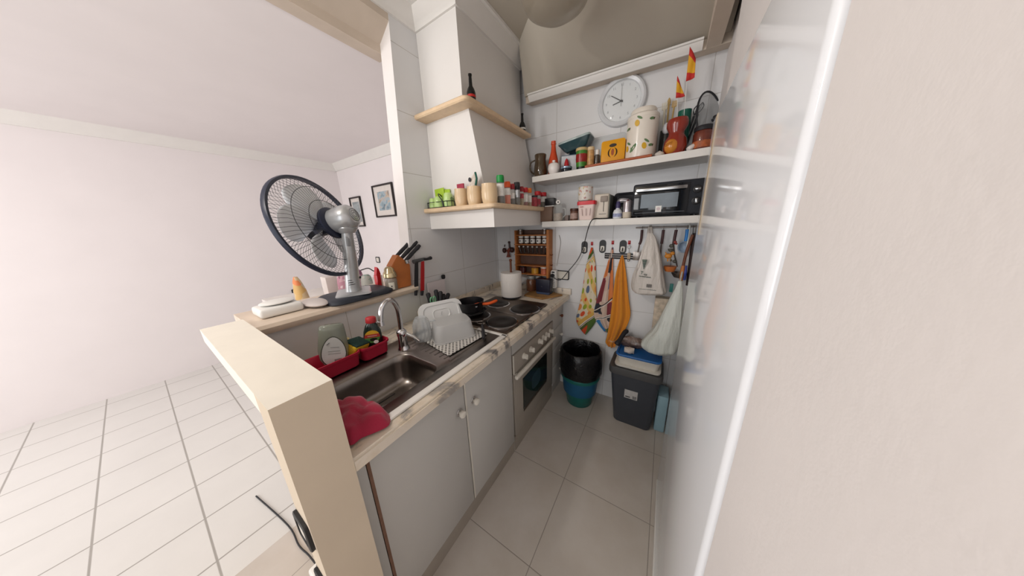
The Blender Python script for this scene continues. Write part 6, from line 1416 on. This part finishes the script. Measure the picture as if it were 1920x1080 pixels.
for nm, uu, m_, lb in (('knife', 779.5, M_soft, 'long black sheathed knife hanging down the wall end below the block'), ('knife', 791, M_red, 'long red sheathed knife hanging down the wall end beside the black one')):
    p0 = W(uu+1, 490, x=.036); p1 = W(uu+.5, 545, x=.036); p2 = W(uu, 554, x=.036)
    t2 = thing(nm, lb, 'knife', p2, 0, 'sheathed knives hanging below the block')
    b = MB(); w_ = .0145
    b.rings([[(p.x+q*.35, p.y+s_*k, p.z) for s_, q in ((-w_, 0), (-w_, .014), (w_, .014), (w_, 0))] for p, k in ((p0, .8), (p0.lerp(p1, .3), .95), (p1, 1.0))], True, True, True); obj('sheath', b, m_, t2)
    b = MB(); b.tube([p1, p2], [.012, .009], 10); obj('tip', b, M_soft, t2)

# pictures, sockets on the living room wall
def picture(name, label, quad, art, mw):
    a, c = quad; x0, x1, z0, z1 = a.x, c.x, c.z, a.z
    t = thing(name, label, 'picture', ((x0+x1)/2, .049, z0), 0, 'framed pictures in the living room')
    b = MB(); cx_, cz_ = (x0+x1)/2, (z0+z1)/2
    def rec(w_, h_, y_): return [(cx_+p, y_, cz_+q) for p, q in ((w_/2, h_/2), (-w_/2, h_/2), (-w_/2, -h_/2), (w_/2, -h_/2))]
    w_, h_ = x1-x0, z1-z0
    b.rings([rec(w_, h_, .0495), rec(w_, h_, .025), rec(w_-.012, h_-.012, .022), rec(w_-.040, h_-.040, .026), rec(w_-.042, h_-.042, .04)], True, True, False); obj('frame', b, mat('dark picture frame', '241c1c', .4), t)
    b = MB(); b.mi = 0; b.poly(rec(w_-.041, h_-.041, .038)); b.mi = 1; b.poly(rec((w_-.04)*mw, (h_-.04)*mw*1.0, .0375)); obj('print', b, [mat('picture mount', 'ddd6d0', .6), art], t, recalc=False)
def art_mat(name, stops, sc):
    mt, nt, bs, L = base(name); tc = node(nt, 'ShaderNodeTexCoord'); nz = node(nt, 'ShaderNodeTexNoise', inp={'Scale': sc, 'Detail': 5, 'Distortion': 1.2}); L(tc.outputs['Object'], nz.inputs['Vector']); r_ = ramp(nt, stops, 'LINEAR'); L(nz.outputs['Fac'], r_.inputs['Fac']); L(r_.outputs['Color'], bs.inputs['Base Color']); bs.inputs['Roughness'].default_value = .35; return mt
picture('picture', 'framed blue and sandy watercolour nearer the pass-through column', (W(696, 349, y=.03), W(743, 405, y=.03)), art_mat('coast watercolour', [(.3, '5d6a75'), (.42, '8fa3ac'), (.5, 'a3b6c0'), (.56, 'c9b29c'), (.66, '7f7a74'), (.75, 'c4bdb4')], 9), .64)
picture('picture', 'framed grey narrow picture partly behind the fan', (W(654, 371, y=.03), W(684, 424.5, y=.03)), art_mat('grey tree print', [(.3, '6f777b'), (.5, '9aa3a6'), (.62, 'b5bcbd'), (.8, '80888b')], 7), .74)
def sock(label, p, wall):
    t = thing('wall_socket', label, 'socket', p, 0 if wall == 'y' else PI/2, 'black framed sockets in the living room')
    b = MB(); b.rings([[(q, y_, s_) for q, s_ in rrect(.105-2*i, .09-2*i, .012, 4)] for i, y_ in ((0, -.0006), (0, -.008), (.003, -.011), (.012, -.011), (.014, -.006))], True, True, False); obj('frame', b, M_black, t, local=True)
    b = MB(); b.box((-.039, -.009, -.032), (.039, -.0065, .032), .002); obj('plate', b, M_offwhite, t, local=True)
p = W(709, 487, y=.049); sock('black framed socket on the living room wall left of the knife block', (p.x, .0494, p.z), 'y')
p = W(556, 547, x=-3.049); sock('black framed socket on the far living room wall under the fan', (-3.0494, p.y, p.z), 'x')
# a low sideboard in the living room and the things seen above the ledge
t = thing('sideboard', 'white sideboard behind the ledge in the living room', 'sideboard', (-1.0, -1.0, 0))
M_side = mat('white sideboard', 'dcd6d0', .5)
b = MB(); b.box((-1.35, -1.45, .05), (-.62, -.35, .955), .004); obj('body', b, M_side, t)
for y_ in (-1.08, -.72): b = MB(); b.box((-.6195, y_-.16, .12), (-.6175, y_+.17, .9)); d = obj('door', b, M_side, t); b = MB(); b.sphere((-.608, y_+.13, .6), .010, 10, 8); obj('knob', b, M_steel, d)
b = MB(); b.box((-1.33, -1.43, 0), (-.66, -.37, .049)); obj('plinth', b, M_plinth, t)
b = MB(); b.box((-1.37, -1.47, .9555), (-.60, -.33, .985), .004); obj('top', b, M_side, t)
ZS = .9856
g = lambda u, v, x_: W(u, v, x=x_)
def blob(name, label, cat, u0_, u1_, vt_, x_, m_, dep=.08, parts=None):
    a_ = g(u0_, 545, x_); c_ = g(u1_, 545, x_); tp_ = g((u0_+u1_)/2, vt_, x_); cy_ = (a_.y+c_.y)/2; w_ = (c_.y-a_.y)/2; h_ = tp_.z-ZS
    b = MB(); b.rings([[(x_-dep/2+dep/2*k*math.cos(q), cy_+w_*k*math.sin(q), ZS+.0004+z*h_) for q in [2*PI*i/24 for i in range(24)]] for z, k in ((0, .85), (.06, .98), (.35, 1.03), (.7, .98), (.92, .8), (1.0, .5))], True, True, True)
    return tag(obj(name, b, m_, angle=70), label, cat)
def floral(name, stops, sc):
    mt, nt, bs, L = base(name); tc = node(nt, 'ShaderNodeTexCoord'); vo = node(nt, 'ShaderNodeTexVoronoi', inp={'Scale': sc}); L(tc.outputs['Object'], vo.inputs['Vector']); sp = node(nt, 'ShaderNodeSeparateColor'); L(vo.outputs['Color'], sp.inputs[0]); r_ = ramp(nt, stops); L(sp.outputs[0], r_.inputs['Fac']); L(r_.outputs['Color'], bs.inputs['Base Color']); bs.inputs['Roughness'].default_value = .6; return mt
blob('pink_bag', 'pink patterned bag on the sideboard behind the fan column', 'bag', 640, 664, 515, -.72, floral('pink floral', [(0, 'b98594'), (.4, 'c99fa8'), (.7, '8d5a6b'), (.85, 'd9c3c6')], 35))
blob('pink_cushion', 'mauve padded bag on the sideboard right of the fan column', 'bag', 672, 690, 505, -.80, floral('mauve floral', [(0, 'a3788c'), (.5, 'b48f9f'), (.8, '7d5068')], 30))
blob('patterned_tin', 'grey green patterned round tin on the sideboard by the red canister', 'tin', 685, 706, 515, -.66, floral('grey green floral', [(0, 'a9a8a0'), (.5, '8fa398'), (.7, 'b9b2ac'), (.85, '7a8a80')], 40))
b = MB(); b.tube(spline([g(676, 507, -.70), g(690, 503, -.70), g(700, 508, -.68), g(708, 511, -.66), Vector((-.64, g(715, 530, -.64).y, ZS+.003))], 6), .0045, 7); tag(obj('black_cable', b, M_soft), 'black cable arching over the bags on the sideboard', 'cable')
a = g(615, 545, -.90); c = g(637, 545, -.90); tp = g(626, 518, -.90)
b = MB(); b.box((-1.0, a.y, ZS+.0004), (-.90, c.y, tp.z), .006); tag(obj('white_carton', b, mat('cream carton', 'd8cfca', .7)), 'plain cream carton on the sideboard below the fan cage', 'box')
a = g(556, 545, -.75); c = g(582, 545, -.75); tp = g(568, 519, -.75)
b = MB(); cy_ = (a.y+c.y)/2; w_ = (c.y-a.y)/2; h_ = tp.z-ZS
b.rings([[(-.80+.05*k*math.cos(q), cy_+w_*k*math.sin(q)-.012*z, ZS+.0004+z*h_) for q in [2*PI*i/20 for i in range(20)]] for z, k in ((0, .95), (.1, 1.08), (.5, .95), (.85, .6), (1.0, .3))], True, True, True)
tag(obj('bread_bag', b, floral('bread bag print', [(0, 'c9a262'), (.45, 'cbb28c'), (.7, '5f9a5a'), (.82, 'd97f4a'), (.92, 'c9b8a0')], 18), angle=70), 'orange and green printed food bag on the sideboard at the fan rim', 'bag')
# low sockets on the end of the half wall, cable and plug
for zq, lb in ((.76, 'black framed socket low on the half wall post, the upper of two'), (.535, 'black framed socket low on the half wall post, the lower of two')):
    t = thing('post_socket', lb, 'socket', (.69, -1.8825, zq), 0, 'sockets on the half wall post')
    b = MB(); b.rings([[(p, y_, q) for p, q in rrect(.085-2*i, .085-2*i, .010, 4)] for i, y_ in ((0, -.0004), (0, -.007), (.003, -.009), (.011, -.009), (.012, -.005))], True, True, False); obj('frame', b, M_black, t, local=True)
    b = MB(); b.box((-.030, -.0065, -.030), (.030, -.0052, .030)); obj('plate', b, M_offwhite, t, local=True)
p0 = W(604, 1078, y=-1.87)
t = thing('extension_block', 'white extension block on the living room floor by the half wall', 'extension', (.10, -1.95, 0))
q = W(606, 1074, z=.03)
b = MB(); b.cbox((q.x, q.y, .024), (.12, .07, .046), .01, 3); obj('body', b, M_white, t)
b = MB(); b.cyl((q.x+.02, q.y+.005, .0475), .016, .012, 16, bev=.003); obj('plug', b, M_soft, t)
b = MB(); b.tube(spline([(q.x+.02, q.y+.005, .062), tuple(W(597, 1063, z=.05)), tuple(W(578, 1040, z=.012)), tuple(W(560, 1022, z=.004)), tuple(W(540, 985, z=.004)), tuple(W(480, 930, z=.004))], 6), .0035, 7); tag(obj('floor_cable', b, M_soft), 'black cable crossing the pale living room floor tiles', 'cable')
# ceiling lamp
p = W(1042, -6, z=2.47); d_ = (p-Vector(CAM)).dot(Fv); RL = 67*d_/FPX
t = thing('ceiling_lamp', 'round frosted glass ceiling lamp, switched off', 'lamp', (p.x, p.y, 2.42))
b = MB(); b.lathe([(.05, CZ-.0005), (.05, CZ-.02), (.012, CZ-.024), (.012, 2.53)], (p.x, p.y, 0), 24); obj('ceiling_rose', b, M_beam, t)
b = MB(); b.lathe([(RL*.25, 2.405), (RL*.6, 2.42), (RL*.88, 2.45), (RL, 2.49), (RL*.97, 2.505), (RL*.9, 2.50), (RL*.55, 2.525), (.012, 2.53)], (p.x, p.y, 0), 40); obj('glass_bowl', b, mat('aged frosted glass', '9a9080', .3, var=.1, scale=8, alpha=.6, coat=.2), t)
# ================================================================ floor by the back wall
# grey bin with a tub on top
M_bin = mat('anthracite plastic', '3d4149', .4, var=.06); M_binlid = mat('dark grey lid', '4a4a4b', .45, var=.06)
ztop = .475
t = thing('waste_bin', 'tall anthracite grey waste bin carrying a white tub on its lid', 'bin', (1.335, -.15, 0))
b0x, b1x = 1.205, 1.455; t0x, t1x = 1.160, 1.482; yf0, yf1 = -.25, -.262; yb0, yb1 = -.022, -.012
rs = []
for z, q in ((.0005, 0), (.012, .02), (ztop-.05, .96), (ztop-.045, 1.0)):
    xa, xb, ya, yb_ = lerp(b0x, t0x, q), lerp(b1x, t1x, q), lerp(yf0, yf1, q), lerp(yb0, yb1, q); ins = .006 if z < .01 else 0
    rs.append([((xa+xb)/2+p, (ya+yb_)/2+s_, z) for p, s_ in rrect(xb-xa-2*ins, yb_-ya-2*ins, .03, 5)])
b = MB(); b.rings(rs, True, True, True); obj('body', b, M_bin, t)
b = MB(); rs = []
for z, o in ((ztop-.055, .008), (ztop-.045, .012), (ztop-.012, .012), (ztop-.002, .006), (ztop, -.004), (ztop-.006, -.022)): rs.append([((t0x+t1x)/2+p, (yf1+yb1)/2+s_-.001, z) for p, s_ in rrect(t1x-t0x+2*o, yb1-yf1+2*min(o, .008), .035, 5)])
b.rings(rs, True, True, True); obj('lid', b, M_binlid, t)
b = MB(); b.M = Matrix.Translation((1.312, -.2605, .275)) @ Matrix.Rotation(.0, 4, 'Y') @ Matrix.Rotation(-.03, 4, 'X'); b.mi = 0; b.box((-.043, -.0012, -.034), (.043, 0, .034)); b.mi = 1
for k in range(6): b.box((.012+k*.0045, -.0016, -.03), (.0145+k*.0045, -.0012, -.006))
b.box((-.036, -.0016, -.026), (-.004, -.0012, -.018)); obj('label', b, [mat('pale grey label', 'b9b7b6', .6, var=.1, scale=60), M_soft], t)
# white tub with blue lid liner
zt0 = ztop+.0006
M_tub = mat('white tub plastic', 'd8d4cb', .4); M_bluetub = mat('blue plastic', '1f63a8', .4)
tx0, tx1, ty0, ty1 = 1.185, 1.475, -.255, -.03
t = thing('plastic_tub', 'white plastic tub with a blue tray in it on the grey bin lid', 'tub', ((tx0+tx1)/2, (ty0+ty1)/2, zt0))
b = MB(); b.rings([[((tx0+tx1)/2+p, (ty0+ty1)/2+q, zt0+z) for p, q in rrect(tx1-tx0-2*i, ty1-ty0-2*i, .03, 5)] for z, i in ((0, .006), (.004, 0), (.018, -.002), (.020, .018), (.075, .008), (.080, .004), (.082, .008), (.03, .03))], True, True, True); obj('tub', b, M_tub, t)
b = MB(); b.rings([[((tx0+tx1)/2+p, (ty0+ty1)/2+q, zt0+z) for p, q in rrect(tx1-tx0-2*i, ty1-ty0-2*i, .03, 5)] for z, i in ((.0825, .006), (.094, .000), (.100, .002), (.100, .012), (.088, .02))], True, True, True); obj('blue_tray', b, M_bluetub, t)
# things lying in the tray
zq = zt0+.089
M_crumple = mat('clear crinkled wrap', '6e5a52', .15, var=.5, scale=40, bump=.8, bscale=50, coat=.6)
p = W(1190, 610, z=zq+.05)
b = MB(); rnd = random.Random(4)
rs = []
for j in range(9):
    f = j/8; rs.append([(lerp(1.20, 1.39, f), -.09+.03*math.cos(k)*(.6+.5*math.sin(PI*f))*(1+rnd.uniform(-.2, .2)), zq+.045+(.042+.02*f*(1-f))*math.sin(k)*(.55+.5*math.sin(PI*min(1, f+.15)))*(1+rnd.uniform(-.12, .12))) for k in [2*PI*i/14 for i in range(14)]])
b.rings(rs, True, True, True); tag(obj('wrapped_packet', b, M_crumple), 'shiny brown wrapped packet lying at the back of the blue tray', 'packet')
b = MB(); b.tube(spline([(1.176, -.16, zq+.032), (1.19, -.135, zq+.06), (1.215, -.075, zq+.105), (1.235, -.05, zq+.115)], 5), [.016, .020, .021, .02, .018, .016, .015, .015, .015, .016, .017, .018, .018, .016, .013, .009], 10); tag(obj('hand_tool', b, M_soft), 'lumpy black handled tool poking out of the blue tray', 'utensil')
b = MB(); rs = []
for j in range(7):
    f = j/6; rs.append([(lerp(1.235, 1.30, f), -.185+.035*math.cos(k)*math.sin(PI*(.15+.8*f)), zq+.022+.02*math.sin(k)*(1+rnd.uniform(-.2, .2))) for k in [2*PI*i/12 for i in range(12)]])
b.rings(rs, True, True, True); tag(obj('crumpled_paper', b, mat('crumpled tissue', 'cfc5bd', .8, var=.1, bump=.6, bscale=60)), 'crumpled white paper in the blue tray beside the carrier bag', 'paper')
# patterned paper sack behind
b = MB(); rs = []
for z, k in ((zq-.0, .9), (zq+.10, 1.0), (W(1238, 556, y=-.05).z, 1.02)): rs.append([(1.432+p*k, -.066+q*k, z) for p, q in rrect(.085, .06, .01, 3)])
b.rings(rs, True, True, True); tag(obj('paper_sack', b, M_paper), 'patterned paper sack standing behind the carrier bag', 'sack')
p = W(1258, 540, y=-.012); b = MB(); b.box((p.x-.008, -.012, p.z-.03), (p.x+.012, -.0006, p.z+.03), .003); tag(obj('turquoise_tag', b, mat('turquoise plastic', '4aa7a0', .4)), 'small turquoise clip on the tiles between the two bags', 'clip')
# pale blue box beside the bin
b = MB(); b.box((1.478, -.21, .0006), (1.545, -.06, .30), .01); tag(obj('blue_box', b, mat('pale blue plastic', '8fb0bd', .35)), 'pale blue box on the floor right of the grey bin', 'box')

# buckets: green one inside, blue outside, black liner
p = W(1090, 762, z=0)
BX, BY = .913, -.168
def ringb(r, z, n=40, wob=0, ph=0, sq=1): return [(BX+(r+wob*math.sin(5*a+ph)+wob*.6*math.sin(11*a+ph*2))*math.cos(a), BY+(r+wob*math.sin(5*a+ph)+wob*.6*math.sin(11*a+ph*2))*math.sin(a)*sq, z) for a in [2*PI*i/n for i in range(n)]]
t = thing('green_bucket', 'green round bucket standing inside the blue one on the floor', 'bucket', (BX, BY, .0005))
b = MB(); b.rings([ringb(.098, .0005), ringb(.104, .006), ringb(.118, .11), ringb(.122, .16), ringb(.117, .16), ringb(.10, .012)], True, True, True); obj('body', b, mat('bottle green plastic', '14605a', .35, var=.06), t)
b = MB(); b.sphere((BX-.065, BY-.0895, .1035), (.016, .006, .006), 12, 6); obj('yellow_mark', b, mat('yellow green mark', '9aa53a', .5), t)
t = thing('blue_bucket', 'blue teal bucket holding the black bin liner', 'bucket', (BX, BY, .1615))
b = MB(); b.rings([ringb(.128, .1615-.042), ringb(.135, .1615-.04), ringb(.145, .22), ringb(.149, .275), ringb(.156, .278), ringb(.157, .288), ringb(.149, .290), ringb(.140, .27), ringb(.125, .1625)], True, False, False); obj('body', b, mat('petrol blue plastic', '1b587c', .4, var=.06), t)
b = MB(); b.rings([ringb(.1575, .255), ringb(.160, .262), ringb(.160, .290), ringb(.157, .294), ringb(.150, .294)], True, False, False); obj('rim', b, mat('teal green rim', '14645f', .4), t)
M_liner = mat('black bin liner', '0e0e12', .28, var=.1, bump=.7, bscale=38)
b = MB(); w_ = .004
b.rings([ringb(.164, .290, wob=.003), ringb(.168, .32, wob=w_, ph=1), ringb(.172, .38, wob=w_, ph=2), ringb(.170, .46, wob=w_, ph=2.4), ringb(.162, .500, wob=w_, ph=3), ringb(.152, .508, wob=w_, ph=3.2), ringb(.142, .495, wob=w_, ph=3.6), ringb(.14, .38, wob=.003, ph=4), ringb(.134, .303), ringb(.05, .300)], True, False, True)
tag(obj('bin_liner', b, M_liner, angle=70), 'black bin liner folded over the blue bucket', 'bin liner')
# ---------------------------------------------------------------- light
w = bpy.data.worlds.new('world'); S.world = w; w.use_nodes = True
bg = w.node_tree.nodes['Background']; bg.inputs['Color'].default_value = (1, .97, .95, 1); bg.inputs['Strength'].default_value = .50
def lamp(name, kind, loc, power, color, size=.1, rot=None, size_y=None):
    l = bpy.data.lights.new(name, kind); l.energy = power; l.color = color
    o = bpy.data.objects.new(name, l); COL.objects.link(o); o.location = loc
    if kind == 'AREA':
        l.size = size
        if size_y: l.shape = 'RECTANGLE'; l.size_y = size_y
        o.rotation_euler = rot
    else: l.shadow_soft_size = size
    return o
# the lamp of the passage behind the camera, and daylight from the living room window
lamp('passage_lamp', 'POINT', (.13, -2.35, 2.36), 25, (1, .965, .92), .05)
lamp('living_room_daylight', 'AREA', (-1.6, -4.4, 1.5), 58, (1, .97, .96), 2.2, (math.radians(90), 0, 0), 1.6)
lamp('passage_daylight', 'AREA', (1.0, -4.4, 1.5), 20, (.95, .98, 1), 1.2, (math.radians(90), 0, 0), 1.8)
S.view_settings.view_transform = 'Standard'; S.view_settings.look = 'None'; S.view_settings.gamma = 1
S.view_settings.use_curve_mapping = False; S.view_settings.exposure = 0
S.cycles.use_denoising = True
S.cycles.max_bounces = 8; S.cycles.transparent_max_bounces = 16; S.cycles.sample_clamp_indirect = 6
S.cycles.caustics_reflective = False; S.cycles.caustics_refractive = False
